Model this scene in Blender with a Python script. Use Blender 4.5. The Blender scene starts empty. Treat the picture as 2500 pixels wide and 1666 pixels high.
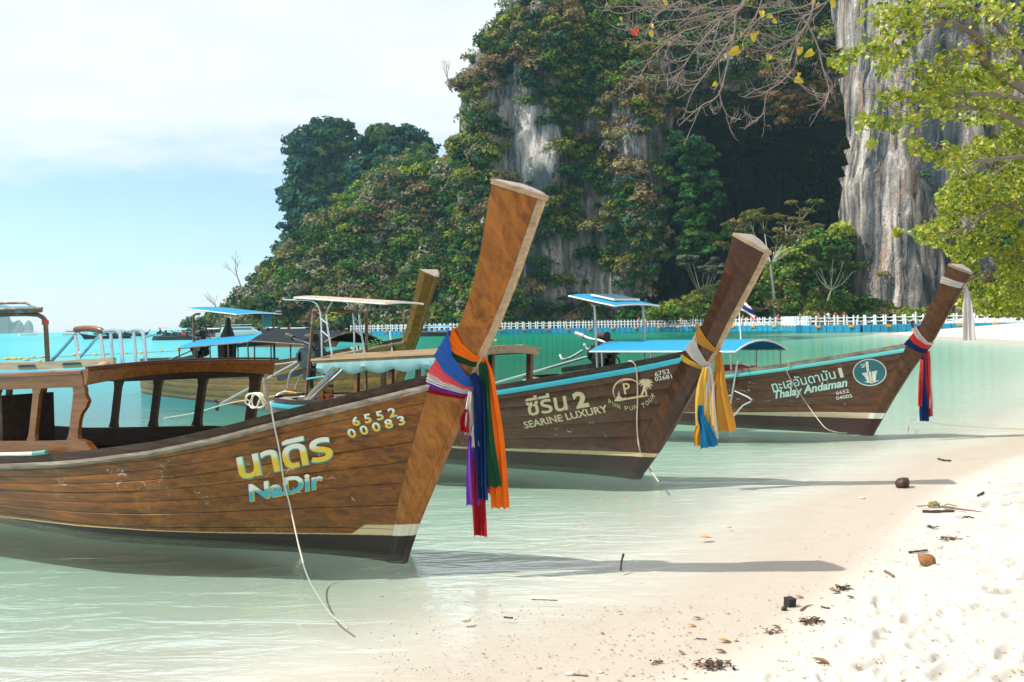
import bpy, math, random
import numpy as np
from mathutils import Matrix, Vector
R = math.radians
random.seed(7)
rng = np.random.default_rng(7)
sc = bpy.context.scene
col = sc.collection

# ------------------------------------------------------------------ camera
FPX = 2430.0; CAMZ = 1.7; ROLL = R(1.03); PITCH = math.atan(42 / 2430.0)
fwd = Vector((0, math.cos(PITCH), -math.sin(PITCH)))
up0 = Vector((0, math.sin(PITCH), math.cos(PITCH)))
rt0 = Vector((1, 0, 0))
rt = rt0 * math.cos(ROLL) - up0 * math.sin(ROLL)
up = rt0 * math.sin(ROLL) + up0 * math.cos(ROLL)
cam_d = bpy.data.cameras.new('camera'); cam = bpy.data.objects.new('camera', cam_d); col.objects.link(cam)
cam_d.sensor_width = 36; cam_d.lens = 36 * FPX / 2500; cam_d.clip_end = 30000; cam_d.clip_start = 0.05
m = Matrix.Identity(4)
for i in range(3):
    m[i][0] = rt[i]; m[i][1] = up[i]; m[i][2] = -fwd[i]
m[2][3] = CAMZ
cam.matrix_world = m
sc.camera = cam

# ------------------------------------------------------------------ light
SUN = Vector((-0.77, 0.02, 1.0)).normalized()
EL = math.asin(SUN.z); AZ = math.atan2(SUN.x, SUN.y)
sd = bpy.data.lights.new('sun', 'SUN'); so = bpy.data.objects.new('sun', sd); col.objects.link(so)
sd.energy = 4.8; sd.angle = R(0.53); sd.color = (1.0, 0.95, 0.87)
so.rotation_euler = SUN.to_track_quat('Z', 'Y').to_euler()
w = bpy.data.worlds.new('World'); sc.world = w; w.use_nodes = True
nt = w.node_tree; nt.nodes.clear()
def wn(t, **k):
    n = nt.nodes.new(t)
    for a, b in k.items(): setattr(n, a, b)
    return n
def wmath(op, a, b=None, c=None):
    n = wn('ShaderNodeMath', operation=op)
    for i, v in enumerate((a, b, c)):
        if v is None: continue
        if isinstance(v, (int, float)): n.inputs[i].default_value = v
        else: nt.links.new(v, n.inputs[i])
    return n.outputs[0]
sky = wn('ShaderNodeTexSky', sky_type='NISHITA'); sky.sun_disc = False
sky.sun_elevation = EL; sky.sun_rotation = AZ; sky.air_density = 1.0; sky.dust_density = 0.4; sky.ozone_density = 3.0
tc = wn('ShaderNodeTexCoord'); sep = wn('ShaderNodeSeparateXYZ'); nt.links.new(tc.outputs['Generated'], sep.inputs[0])
zc = wmath('MAXIMUM', sep.outputs[2], 0.0)
den = wmath('ADD', zc, 0.12)
comb = wn('ShaderNodeCombineXYZ')
nt.links.new(wmath('DIVIDE', sep.outputs[0], den), comb.inputs[0]); nt.links.new(wmath('DIVIDE', sep.outputs[1], den), comb.inputs[1])
nz = wn('ShaderNodeTexNoise'); nz.inputs['Scale'].default_value = 0.75; nz.inputs['Detail'].default_value = 7; nz.inputs['Roughness'].default_value = 0.62
nt.links.new(comb.outputs[0], nz.inputs['Vector'])
nz2 = wn('ShaderNodeTexNoise'); nz2.inputs['Scale'].default_value = 2.6; nz2.inputs['Detail'].default_value = 5
nt.links.new(comb.outputs[0], nz2.inputs['Vector'])
# veil of thin cloud above about nine degrees of elevation, ragged lower edge, faint band near the horizon
edge = wmath('ADD', zc, wmath('MULTIPLY', wmath('SUBTRACT', nz.outputs[0], 0.5), 0.16))
mr = wn('ShaderNodeMapRange', interpolation_type='SMOOTHSTEP'); mr.inputs[1].default_value = 0.135; mr.inputs[2].default_value = 0.20
nt.links.new(edge, mr.inputs[0])
veil = wmath('MULTIPLY', mr.outputs[0], wmath('ADD', 0.62, wmath('MULTIPLY', nz2.outputs[0], 0.5)))
mr2 = wn('ShaderNodeMapRange', interpolation_type='SMOOTHSTEP'); mr2.inputs[1].default_value = 0.085; mr2.inputs[2].default_value = 0.0
mr2.inputs[3].default_value = 0.0; mr2.inputs[4].default_value = 0.75
nt.links.new(edge, mr2.inputs[0])
cf = wmath('MINIMUM', wmath('MAXIMUM', veil, mr2.outputs[0]), 0.95)
tint = wn('ShaderNodeMix', data_type='RGBA', blend_type='MULTIPLY'); tint.inputs[0].default_value = 1.0
nt.links.new(sky.outputs[0], tint.inputs[6]); tint.inputs[7].default_value = (1.34, 1.40, 1.40, 1)
mx = wn('ShaderNodeMix', data_type='RGBA'); nt.links.new(cf, mx.inputs[0]); nt.links.new(tint.outputs[2], mx.inputs[6])
mx.inputs[7].default_value = (8.5, 8.7, 8.95, 1)
bg = wn('ShaderNodeBackground'); bg.inputs[1].default_value = 0.1; nt.links.new(mx.outputs[2], bg.inputs[0])
wo = wn('ShaderNodeOutputWorld'); nt.links.new(bg.outputs[0], wo.inputs[0])
sc.view_settings.view_transform = 'Standard'; sc.view_settings.look = 'None'
sc.view_settings.exposure = 0.34; sc.view_settings.gamma = 1.0; sc.view_settings.use_curve_mapping = False
sc.render.engine = 'CYCLES'
sc.cycles.max_bounces = 7; sc.cycles.transparent_max_bounces = 16; sc.cycles.volume_bounces = 0
sc.cycles.caustics_reflective = False; sc.cycles.caustics_refractive = False
sc.cycles.sample_clamp_indirect = 4.0

# ------------------------------------------------------------------ helpers
def ray(px, py):
    u = (px - 1250) / FPX; v = -(py - 833) / FPX
    return fwd + rt * u + up * v
def gz(px, py, z=0.0):
    d = ray(px, py); return Vector((0, 0, CAMZ)) + d * ((z - CAMZ) / d.z)
def gy(px, py, Y):
    d = ray(px, py); return Vector((0, 0, CAMZ)) + d * (Y / d.y)
def ip(x, xs, ys): return float(np.interp(x, xs, ys))
def sm(x, a, b):
    t = np.clip((np.asarray(x, float) - a) / (b - a), 0, 1); return t * t * (3 - 2 * t)
def _h(ix, iy, iz):
    n = (ix.astype(np.int64) * 374761393 + iy.astype(np.int64) * 668265263 + iz.astype(np.int64) * 2147483647 // 7) & 0xffffffff
    n = ((n ^ (n >> 13)) * 1274126177) & 0xffffffff
    n = ((n ^ (n >> 16)) * 2246822519) & 0xffffffff
    return ((n ^ (n >> 15)) & 0xffffff) / float(0xffffff)
def vn(x, y, z=0.0):
    x, y, z = np.broadcast_arrays(np.asarray(x, float), np.asarray(y, float), np.asarray(z, float))
    ix, iy, iz = np.floor(x).astype(np.int64), np.floor(y).astype(np.int64), np.floor(z).astype(np.int64)
    fx, fy, fz = x - ix, y - iy, z - iz
    fx = fx * fx * (3 - 2 * fx); fy = fy * fy * (3 - 2 * fy); fz = fz * fz * (3 - 2 * fz)
    r = 0
    for dx in (0, 1):
        for dy in (0, 1):
            for dz in (0, 1):
                r = r + _h(ix + dx, iy + dy, iz + dz) * (fx if dx else 1 - fx) * (fy if dy else 1 - fy) * (fz if dz else 1 - fz)
    return r
def fbm(x, y, z=0.0, o=4, g=0.5):
    s = 0; a = 1.0; t = 0
    x = np.asarray(x, float); y = np.asarray(y, float)
    for i in range(o):
        s = s + a * vn(x * 2 ** i + 17.3 * i, y * 2 ** i + 5.1 * i, z * 2 ** i if not np.isscalar(z) else z + 3.7 * i); t += a; a *= g
    return s / t

def tag(o, label=None, cat=None, group=None, kind=None):
    if label: o['label'] = label
    if cat: o['category'] = cat
    if group: o['group'] = group
    if kind: o['kind'] = kind
    return o
def empty(name, loc=(0, 0, 0), rz=0.0):
    o = bpy.data.objects.new(name, None); col.objects.link(o); o.location = loc; o.rotation_euler = (0, 0, rz)
    o.empty_display_size = 0.2
    return o
def link(name, me, mats=None, parent=None, smooth=False):
    o = bpy.data.objects.new(name, me); col.objects.link(o)
    if mats is not None and len(me.materials) == 0:
        for k in (mats if isinstance(mats, (list, tuple)) else [mats]): me.materials.append(k)
    if parent is not None: o.parent = parent
    if smooth: me.polygons.foreach_set('use_smooth', [True] * len(me.polygons))
    return o
def npmesh(name, V, Fq, mi=None, attrs=None):
    """V (n,3), Fq (m,3 or 4) -> mesh; attrs: dict name -> (domain, array float or (n,3))"""
    me = bpy.data.meshes.new(name); V = np.asarray(V, np.float32); Fq = np.asarray(Fq, np.int32)
    k = Fq.shape[1]
    me.vertices.add(len(V)); me.vertices.foreach_set('co', V.ravel())
    me.loops.add(Fq.size); me.loops.foreach_set('vertex_index', Fq.ravel())
    me.polygons.add(len(Fq)); me.polygons.foreach_set('loop_start', np.arange(0, Fq.size, k, dtype=np.int32))
    me.polygons.foreach_set('loop_total', np.full(len(Fq), k, np.int32))
    if mi is not None: me.polygons.foreach_set('material_index', np.asarray(mi, np.int32))
    for an, (dom, arr) in (attrs or {}).items():
        arr = np.asarray(arr, np.float32)
        if arr.ndim == 1:
            a = me.attributes.new(an, 'FLOAT', dom); a.data.foreach_set('value', arr)
        else:
            a = me.attributes.new(an, 'FLOAT_COLOR', dom)
            c = np.ones((len(arr), 4), np.float32); c[:, :3] = arr; a.data.foreach_set('color', c.ravel())
    me.update(calc_edges=True); me.validate()
    return me
class MB:
    def __init__(s): s.v = []; s.f = []; s.m = []; s.cm = 0
    def add(s, vs, fs):
        b = len(s.v); s.v += [tuple(p) for p in vs]; s.f += [tuple(b + i for i in f) for f in fs]; s.m += [s.cm] * len(fs); return s
    def box(s, c, d, rot=None, taper=1.0):
        x, y, z = d[0] / 2, d[1] / 2, d[2] / 2
        vs = [Vector((sx * x * (taper if sz > 0 else 1), sy * y * (taper if sz > 0 else 1), sz * z)) for sz in (-1, 1) for sy in (-1, 1) for sx in (-1, 1)]
        if rot is not None:
            if isinstance(rot, (int, float)): rot = Matrix.Rotation(rot, 3, 'Z')
            vs = [rot @ p for p in vs]
        vs = [p + Vector(c) for p in vs]
        return s.add(vs, [(0, 2, 3, 1), (4, 5, 7, 6), (0, 1, 5, 4), (1, 3, 7, 5), (3, 2, 6, 7), (2, 0, 4, 6)])
    def beam(s, a, b, w, h, upv=(0, 0, 1)):
        a, b = Vector(a), Vector(b); d = (b - a).normalized(); u = Vector(upv)
        if abs(d.dot(u)) > 0.98: u = Vector((1, 0, 0))
        sd_ = d.cross(u).normalized(); u = sd_.cross(d)
        vs = []
        for p in (a, b):
            for i, j in ((-1, -1), (1, -1), (1, 1), (-1, 1)): vs.append(p + sd_ * (i * w / 2) + u * (j * h / 2))
        return s.add(vs, [(3, 2, 1, 0), (4, 5, 6, 7), (0, 1, 5, 4), (1, 2, 6, 5), (2, 3, 7, 6), (3, 0, 4, 7)])
    def tube(s, pts, r, n=8, cap=True):
        pts = [Vector(p) for p in pts]; k = len(pts)
        rs = r if isinstance(r, (list, tuple, np.ndarray)) else [r] * k
        t0 = (pts[1] - pts[0]).normalized(); u = Vector((0, 0, 1)) if abs(t0.z) < 0.9 else Vector((1, 0, 0))
        vs = []
        for i, p in enumerate(pts):
            t = (pts[min(i + 1, k - 1)] - pts[max(i - 1, 0)])
            t = t.normalized() if t.length > 1e-9 else t0
            sd_ = t.cross(u)
            if sd_.length < 1e-5: sd_ = t.cross(Vector((0.3, 1, 0.2)))
            sd_.normalize(); u = sd_.cross(t).normalized()
            for j in range(n):
                a = 2 * math.pi * j / n; vs.append(p + (sd_ * math.cos(a) + u * math.sin(a)) * rs[i])
        fs = [(i * n + j, i * n + (j + 1) % n, (i + 1) * n + (j + 1) % n, (i + 1) * n + j) for i in range(k - 1) for j in range(n)]
        if cap: fs += [tuple(range(n - 1, -1, -1)), tuple((k - 1) * n + j for j in range(n))]
        return s.add(vs, fs)
    def cyl(s, a, b, r, n=12, r2=None): return s.tube([a, b], [r, r if r2 is None else r2], n)
    def ball(s, c, r, n=10, k=7, sx=(1, 1, 1)):
        c = Vector(c); vs = []; 
        for i in range(1, k):
            ph = math.pi * i / k
            for j in range(n):
                a = 2 * math.pi * j / n
                vs.append(c + Vector((r * sx[0] * math.sin(ph) * math.cos(a), r * sx[1] * math.sin(ph) * math.sin(a), r * sx[2] * math.cos(ph))))
        vs += [c + Vector((0, 0, r * sx[2])), c - Vector((0, 0, r * sx[2]))]
        N = len(vs)
        fs = [(i * n + j, (i + 1) * n + j, (i + 1) * n + (j + 1) % n, i * n + (j + 1) % n) for i in range(k - 2) for j in range(n)]
        fs += [(N - 2, j, (j + 1) % n) for j in range(n)] + [(N - 1, (k - 2) * n + (j + 1) % n, (k - 2) * n + j) for j in range(n)]
        return s.add(vs, fs)
    def loft(s, secs, closed=True, caps=True):
        n = len(secs[0]); vs = [p for q in secs for p in q]; fs = []
        for i in range(len(secs) - 1):
            for j in range(n if closed else n - 1):
                fs.append((i * n + j, i * n + (j + 1) % n, (i + 1) * n + (j + 1) % n, (i + 1) * n + j))
        if caps and closed: fs += [tuple(range(n - 1, -1, -1)), tuple((len(secs) - 1) * n + j for j in range(n))]
        return s.add(vs, fs)
    def sheet(s, rows, th):
        """solid sheet from a grid of points (rows of equal length), thickness th along the vertex normal"""
        g = [[Vector(p) for p in r] for r in rows]; a, b = len(g), len(g[0]); top = []; bot = []
        for i in range(a):
            for j in range(b):
                du = g[min(i + 1, a - 1)][j] - g[max(i - 1, 0)][j]; dv = g[i][min(j + 1, b - 1)] - g[i][max(j - 1, 0)]
                nn = du.cross(dv); nn = nn.normalized() if nn.length > 1e-12 else Vector((0, 0, 1))
                top.append(g[i][j] + nn * th / 2); bot.append(g[i][j] - nn * th / 2)
        N = a * b; q = lambda i, j: i * b + j; fs = []
        for i in range(a - 1):
            for j in range(b - 1):
                fs.append((q(i, j), q(i + 1, j), q(i + 1, j + 1), q(i, j + 1)))
                fs.append((N + q(i, j), N + q(i, j + 1), N + q(i + 1, j + 1), N + q(i + 1, j)))
        for i in range(a - 1):
            fs.append((q(i, 0), N + q(i, 0), N + q(i + 1, 0), q(i + 1, 0))); fs.append((q(i, b - 1), q(i + 1, b - 1), N + q(i + 1, b - 1), N + q(i, b - 1)))
        for j in range(b - 1):
            fs.append((q(0, j), q(0, j + 1), N + q(0, j + 1), N + q(0, j))); fs.append((q(a - 1, j), N + q(a - 1, j), N + q(a - 1, j + 1), q(a - 1, j + 1)))
        return s.add(top + bot, fs)
    def build(s, name, mats, parent=None, smooth=False, label=None):
        me = bpy.data.meshes.new(name); me.from_pydata(s.v, [], s.f)
        if any(s.m): me.polygons.foreach_set('material_index', s.m)
        me.update()
        o = link(name, me, mats, parent, smooth)
        if smooth:
            try: me.set_sharp_from_angle(angle=R(40))
            except Exception: pass
        if label: o['label'] = label
        return o
def copy_tree(o, parent=None):
    c = o.copy(); col.objects.link(c); c.parent = parent
    for ch in o.children: copy_tree(ch, c)
    return c
def arc(pts, n=8):
    """Catmull-Rom through points"""
    P = [Vector(p) for p in pts]; P = [P[0] * 2 - P[1]] + P + [P[-1] * 2 - P[-2]]; out = []
    for i in range(1, len(P) - 2):
        for k in range(n):
            t = k / n; a, b, c, d = P[i - 1], P[i], P[i + 1], P[i + 2]
            out.append(0.5 * ((2 * b) + (c - a) * t + (2 * a - 5 * b + 4 * c - d) * t * t + (3 * b - a - 3 * c + d) * t ** 3))
    out.append(P[-2]); return out

# ------------------------------------------------------------------ materials
class NT:
    def __init__(s, name):
        s.m = bpy.data.materials.new(name); s.m.use_nodes = True; s.t = s.m.node_tree; s.t.nodes.clear()
        s.out = s.t.nodes.new('ShaderNodeOutputMaterial')
    def n(s, t, ins=None, **k):
        nd = s.t.nodes.new(t)
        for a, b in k.items(): setattr(nd, a, b)
        for a, b in (ins or {}).items(): s.set(nd.inputs[a], b)
        return nd
    def set(s, sock, v):
        if hasattr(v, 'is_output') or hasattr(v, 'links'): s.t.links.new(v, sock)
        elif isinstance(v, (tuple, list)) and sock.type == 'RGBA' and len(v) == 3: sock.default_value = (*v, 1)
        else: sock.default_value = v
    def math(s, op, a, b=0.0, c=0.0):
        nd = s.n('ShaderNodeMath', operation=op)
        s.set(nd.inputs[0], a); s.set(nd.inputs[1], b); s.set(nd.inputs[2], c); return nd.outputs[0]
    def mix(s, f, a, b, blend='MIX'):
        nd = s.n('ShaderNodeMix', data_type='RGBA', blend_type=blend); s.set(nd.inputs[0], f); s.set(nd.inputs[6], a); s.set(nd.inputs[7], b); return nd.outputs[2]
    def rng(s, v, a, b, c=0.0, d=1.0, smooth=True):
        nd = s.n('ShaderNodeMapRange', interpolation_type='SMOOTHSTEP' if smooth else 'LINEAR')
        for i, x in enumerate((v, a, b, c, d)): s.set(nd.inputs[i], x)
        return nd.outputs[0]
    def coord(s, which='Object', scale=(1, 1, 1), rot=(0, 0, 0)):
        t = s.n('ShaderNodeTexCoord'); mp = s.n('ShaderNodeMapping'); s.t.links.new(t.outputs[which], mp.inputs[0])
        mp.inputs['Rotation'].default_value = rot
        m2 = s.n('ShaderNodeMapping'); s.t.links.new(mp.outputs[0], m2.inputs[0]); m2.inputs['Scale'].default_value = scale; return m2.outputs[0]
    def pos(s): return s.n('ShaderNodeNewGeometry').outputs['Position']
    def scalev(s, v, sc_):
        mp = s.n('ShaderNodeMapping'); s.t.links.new(v, mp.inputs[0]); mp.inputs['Scale'].default_value = sc_; return mp.outputs[0]
    def noise(s, v, scale, detail=4, rough=0.55, dist=0.0):
        nd = s.n('ShaderNodeTexNoise', {'Scale': scale, 'Detail': detail, 'Roughness': rough, 'Distortion': dist}); s.t.links.new(v, nd.inputs['Vector']); return nd.outputs[0]
    def bump(s, h, strength=0.3, dist=0.01, normal=None):
        nd = s.n('ShaderNodeBump', {'Strength': strength, 'Distance': dist}); s.t.links.new(h, nd.inputs['Height'])
        if normal is not None: s.t.links.new(normal, nd.inputs['Normal'])
        return nd.outputs[0]
    def bsdf(s, colr, rough=0.5, metal=0.0, normal=None, spec=None, **k):
        b = s.n('ShaderNodeBsdfPrincipled'); s.set(b.inputs['Base Color'], colr); s.set(b.inputs['Roughness'], rough); s.set(b.inputs['Metallic'], metal)
        if spec is not None: s.set(b.inputs['Specular IOR Level'], spec)
        if normal is not None: s.t.links.new(normal, b.inputs['Normal'])
        for a, v in k.items(): s.set(b.inputs[a.replace('_', ' ')], v)
        return b.outputs[0]
    def done(s, sh): s.t.links.new(sh, s.out.inputs[0]); return s.m
def simple(name, c, rough=0.5, metal=0.0, var=0.15, scale=12.0, bumps=0.1, alt=None, spec=None):
    t = NT(name); v = t.coord('Object'); n1 = t.noise(v, scale, 5); n2 = t.noise(v, scale * 0.2, 3)
    lo = tuple(x * (1 - var) for x in c); hi = tuple(min(1, x * (1 + var)) for x in c)
    cc = t.mix(n1, lo, hi)
    if alt: cc = t.mix(t.rng(n2, 0.52, 0.68), cc, alt)
    return t.done(t.bsdf(cc, rough, metal, t.bump(n1, bumps, 0.01) if bumps else None, spec))
def wood(name, dark, mid, light, rough=0.4, grain=(1.0, 16.0, 16.0), rot=(0, 0, 0), worn=None, wornamt=0.6, coat=0.0, painted_glint=None, paint=None, objvar=0.3, spec=0.3, scale=1.0):
    t = NT(name)
    v = t.coord('Object', tuple(g * scale for g in grain), rot); v0 = t.coord('Object')
    g1 = t.noise(v, 1.6, 7, 0.6, 0.6); g2 = t.noise(v, 7.0, 4, 0.7); bl = t.noise(v0, 1.9 * scale, 4, 0.6); sp = t.noise(v0, 14.0, 5, 0.7)
    ra = t.n('ShaderNodeValToRGB'); ra.color_ramp.elements[0].position = 0.3; ra.color_ramp.elements[0].color = (*dark, 1)
    ra.color_ramp.elements[1].position = 0.72; ra.color_ramp.elements[1].color = (*light, 1)
    e = ra.color_ramp.elements.new(0.5); e.color = (*mid, 1)
    t.t.links.new(t.math('ADD', t.math('MULTIPLY', g1, 0.80), t.math('MULTIPLY', bl, 0.22)), ra.inputs[0])
    c = t.mix(t.rng(g2, 0.52, 0.75, 0, 0.55), ra.outputs[0], dark)
    oi = t.n('ShaderNodeObjectInfo').outputs['Random']
    c = t.mix(t.math('MULTIPLY', oi, objvar), c, tuple(x * 0.45 for x in mid))
    vo = t.n('ShaderNodeTexVoronoi', {'Scale': 3.3}); t.t.links.new(t.coord('Object', (1, 2.2, 2.2)), vo.inputs['Vector'])
    c = t.mix(t.rng(vo.outputs['Distance'], 0.075, 0.03, 0, 0.75), c, tuple(x * 0.25 for x in dark))
    if worn: c = t.mix(t.math('MULTIPLY', t.rng(t.math('ADD', t.math('MULTIPLY', bl, 0.6), t.math('MULTIPLY', sp, 0.4)), 0.54, 0.66), wornamt), c, worn)
    if painted_glint:   # sun glints off the water painted into the wood, low on the topsides
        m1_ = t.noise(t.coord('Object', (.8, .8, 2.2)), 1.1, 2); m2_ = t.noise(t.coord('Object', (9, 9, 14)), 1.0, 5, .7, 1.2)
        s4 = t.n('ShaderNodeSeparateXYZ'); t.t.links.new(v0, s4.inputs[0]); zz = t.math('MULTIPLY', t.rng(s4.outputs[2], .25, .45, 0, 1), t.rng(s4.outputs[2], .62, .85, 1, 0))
        c = t.mix(t.math('MULTIPLY', t.math('MULTIPLY', t.rng(m1_, .50, .60), zz), t.rng(m2_, .60, .66)), c, painted_glint)
    if paint:   # paint = (z0 at bow, z0 aft, below colour, band colour, band height)
        s3 = t.n('ShaderNodeSeparateXYZ'); t.t.links.new(v0, s3.inputs[0])
        x, z = s3.outputs[0], s3.outputs[2]
        pk = t.rng(x, -2.6, 0.1, 0, 1, False)
        line = t.math('ADD', t.math('ADD', t.math('ADD', paint[1], t.math('MULTIPLY', t.math('MULTIPLY', pk, pk), paint[0] - paint[1])), t.rng(x, -5.5, -2.6, -.09, 0, False)), t.math('MULTIPLY', t.math('SUBTRACT', sp, 0.5), 0.012))
        below = t.rng(t.math('SUBTRACT', z, line), -0.003, 0.003, 1, 0, False)
        bh = t.rng(x, paint[5], paint[6], paint[4], paint[7])
        band = t.math('MULTIPLY', t.rng(t.math('SUBTRACT', z, t.math('ADD', line, bh)), -0.003, 0.003, 1, 0, False), t.rng(sp, 0.30, 0.40, 0.15, 1))
        c = t.mix(band, c, paint[3]); c = t.mix(below, c, t.mix(sp, tuple(q * 0.6 for q in paint[2]), paint[2]))
    rg = t.rng(g2, 0.2, 0.8, rough * 0.8, rough * 1.35, False)
    b = t.bump(t.math('ADD', t.math('MULTIPLY', g2, 0.5), sp), 0.25, 0.006)
    return t.done(t.bsdf(c, rg, 0, b, spec, Coat_Weight=coat, Coat_Roughness=0.2))
M = {}
M['wood1'] = wood('varnished_teak', painted_glint=(.62, .52, .44), dark=(0.030, 0.010, 0.002), mid=(0.185, 0.060, 0.007), light=(0.37, 0.128, 0.014), rough=0.30, worn=(0.42, 0.25, 0.13), wornamt=0.25,
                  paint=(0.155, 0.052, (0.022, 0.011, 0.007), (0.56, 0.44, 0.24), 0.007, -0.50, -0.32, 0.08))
M['stem1'] = wood('stem_timber', (0.050, 0.017, 0.003), (0.27, 0.092, 0.013), (0.42, 0.150, 0.020), 0.34, rot=(0, R(-66), 0), grain=(1.3, 9, 9), worn=(0.10, 0.045, 0.02), wornamt=0.3,
                  paint=(0.155, 0.052, (0.020, 0.011, 0.008), (0.60, 0.54, 0.44), 0.01, -1.0, -0.9, 0.085), objvar=0.0)
M['wood2'] = wood('dark_varnished_hull', dark=(0.022, 0.007, 0.003), mid=(0.082, 0.026, 0.008), light=(0.155, 0.052, 0.016), rough=0.3, painted_glint=(.70, .62, .58), worn=(0.26, 0.13, 0.07), wornamt=0.22,
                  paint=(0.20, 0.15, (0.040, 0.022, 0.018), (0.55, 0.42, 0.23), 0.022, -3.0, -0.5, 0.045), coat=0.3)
M['stem2'] = wood('dark_stem_timber', (0.014, 0.005, 0.003), (0.052, 0.018, 0.008), (0.12, 0.044, 0.015), 0.28, rot=(0, R(-60), 0), grain=(1.3, 9, 9),
                  paint=(0.20, 0.15, (0.040, 0.022, 0.018), (0.55, 0.42, 0.23), 0.022, -3.0, -0.5, 0.045), coat=0.3, objvar=0.0)
M['wood3'] = wood('brown_varnished_hull', dark=(0.026, 0.01, 0.005), mid=(0.092, 0.034, 0.013), light=(0.165, 0.065, 0.024), rough=0.3, painted_glint=(.70, .62, .58), worn=(0.24, 0.14, 0.09), wornamt=0.25,
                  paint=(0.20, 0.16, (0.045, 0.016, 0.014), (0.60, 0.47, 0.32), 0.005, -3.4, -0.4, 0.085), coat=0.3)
M['stem3'] = wood('brown_stem_timber', (0.028, 0.012, 0.006), (0.085, 0.036, 0.015), (0.15, 0.066, 0.026), 0.32, rot=(0, R(-57), 0), grain=(1.3, 9, 9),
                  paint=(0.20, 0.16, (0.045, 0.016, 0.014), (0.62, 0.62, 0.55), 0.005, -3.4, -0.4, 0.085), objvar=0.0)
M['wood4'] = wood('ochre_hull', (0.06, 0.036, 0.008), (0.21, 0.115, 0.022), (0.34, 0.20, 0.045), 0.4,
                  paint=(0.22, 0.15, (0.10, 0.04, 0.03), (0.3, 0.2, 0.1), 0.01, -3.0, -0.5, 0.02))
M['wood5'] = wood('orange_brown_hull', (0.06, 0.024, 0.01), (0.18, 0.075, 0.025), (0.26, 0.12, 0.05), 0.45)
M['wood_dark'] = wood('dark_hull', (0.012, 0.012, 0.014), (0.035, 0.028, 0.028), (0.07, 0.05, 0.045), 0.45)
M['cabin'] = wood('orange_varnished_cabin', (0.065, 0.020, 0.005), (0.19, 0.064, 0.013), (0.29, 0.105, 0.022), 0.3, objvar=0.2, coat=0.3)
M['cabin_dark'] = wood('dark_cabin_wood', (0.020, 0.008, 0.004), (0.060, 0.022, 0.008), (0.13, 0.05, 0.018), 0.4, objvar=0.2)  # darker cabin wood, mainly for the far side and battens
M['pale'] = wood('bare_timber', (0.22, 0.14, 0.08), (0.42, 0.29, 0.17), (0.55, 0.41, 0.27), 0.6, objvar=0.15)
M['grey_wood'] = wood('weathered_timber', (0.10, 0.078, 0.058), (0.26, 0.21, 0.165), (0.44, 0.38, 0.32), 0.7, objvar=0.1)
M['cap'] = wood('weathered_prow_cap', (0.16, 0.14, 0.12), (0.33, 0.29, 0.25), (0.45, 0.40, 0.35), 0.7, objvar=0.0)
M['coaming'] = wood('weathered_dark_coaming', (0.015, 0.009, 0.006), (0.042, 0.025, 0.016), (0.10, 0.066, 0.042), 0.6, objvar=0.1)
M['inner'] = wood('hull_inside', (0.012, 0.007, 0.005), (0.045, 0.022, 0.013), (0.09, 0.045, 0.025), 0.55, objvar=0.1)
M['deckred'] = wood('red_brown_deck', (0.10, 0.035, 0.02), (0.20, 0.07, 0.04), (0.30, 0.12, 0.07), 0.5)
M['cyan'] = simple('cyan_gloss_paint', (0.035, 0.42, 0.56), 0.35, var=0.12, scale=6, alt=(0.06, 0.36, 0.46))
M['aqua'] = simple('pale_aqua_paint', (0.12, 0.60, 0.62), 0.4, var=0.1, scale=6)
M['greyhull'] = simple('pale_grey_hull_paint', (0.34, 0.36, 0.33), 0.5, var=0.2, scale=3, alt=(0.22, 0.22, 0.2))
M['white'] = simple('white_paint', (0.78, 0.78, 0.76), 0.45, var=0.06)
M['steel'] = simple('stainless_steel', (0.62, 0.64, 0.65), 0.25, 1.0, var=0.1, bumps=0.02)
M['galv'] = simple('galvanised_pipe', (0.42, 0.44, 0.45), 0.4, 0.8, var=0.2)
M['rusty'] = simple('rusty_pipe', (0.20, 0.11, 0.06), 0.7, 0.2, var=0.4, scale=30, alt=(0.33, 0.30, 0.26))
M['iron'] = simple('dark_engine_iron', (0.028, 0.030, 0.032), 0.45, 0.5, var=0.4, scale=20, alt=(0.07, 0.05, 0.04))
M['iron2'] = simple('greasy_green_iron', (0.03, 0.045, 0.05), 0.4, 0.2, var=0.4, scale=20)
M['alu'] = simple('worn_aluminium', (0.42, 0.42, 0.40), 0.4, 0.8, var=0.25, scale=20)
M['black'] = simple('black_rubber', (0.014, 0.014, 0.015), 0.6)
M['rope'] = simple('sun_bleached_rope', (0.55, 0.47, 0.36), 0.9, var=0.25, scale=120, bumps=0.8)
M['rope_white'] = simple('white_rope', (0.70, 0.66, 0.55), 0.9, var=0.2, scale=120, bumps=0.8)
def cloth(name, c, transl=0.25):
    t = NT(name); v = t.coord('Object'); n1 = t.noise(v, 9, 4); n2 = t.noise(t.coord('Object', (60, 60, 3)), 3, 3)
    cc = t.mix(n1, tuple(x * 0.8 for x in c), tuple(min(1, x * 1.1) for x in c))
    b = t.bump(n2, 0.25, 0.006)
    d = t.bsdf(cc, 0.85, 0, b, 0.15); tr = t.n('ShaderNodeBsdfTranslucent', {'Color': cc}).outputs[0]
    ms = t.n('ShaderNodeMixShader', {0: transl}); t.t.links.new(d, ms.inputs[1]); t.t.links.new(tr, ms.inputs[2])
    return t.done(ms.outputs[0])
M['c_orange'] = cloth('orange_cloth', (0.85, 0.17, 0.012)); M['c_green'] = cloth('dark_green_cloth', (0.008, 0.055, 0.022), 0.1)
M['c_blue'] = cloth('blue_cloth', (0.03, 0.11, 0.42), 0.15); M['c_navy'] = cloth('navy_cloth', (0.006, 0.022, 0.10), 0.1)
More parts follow.
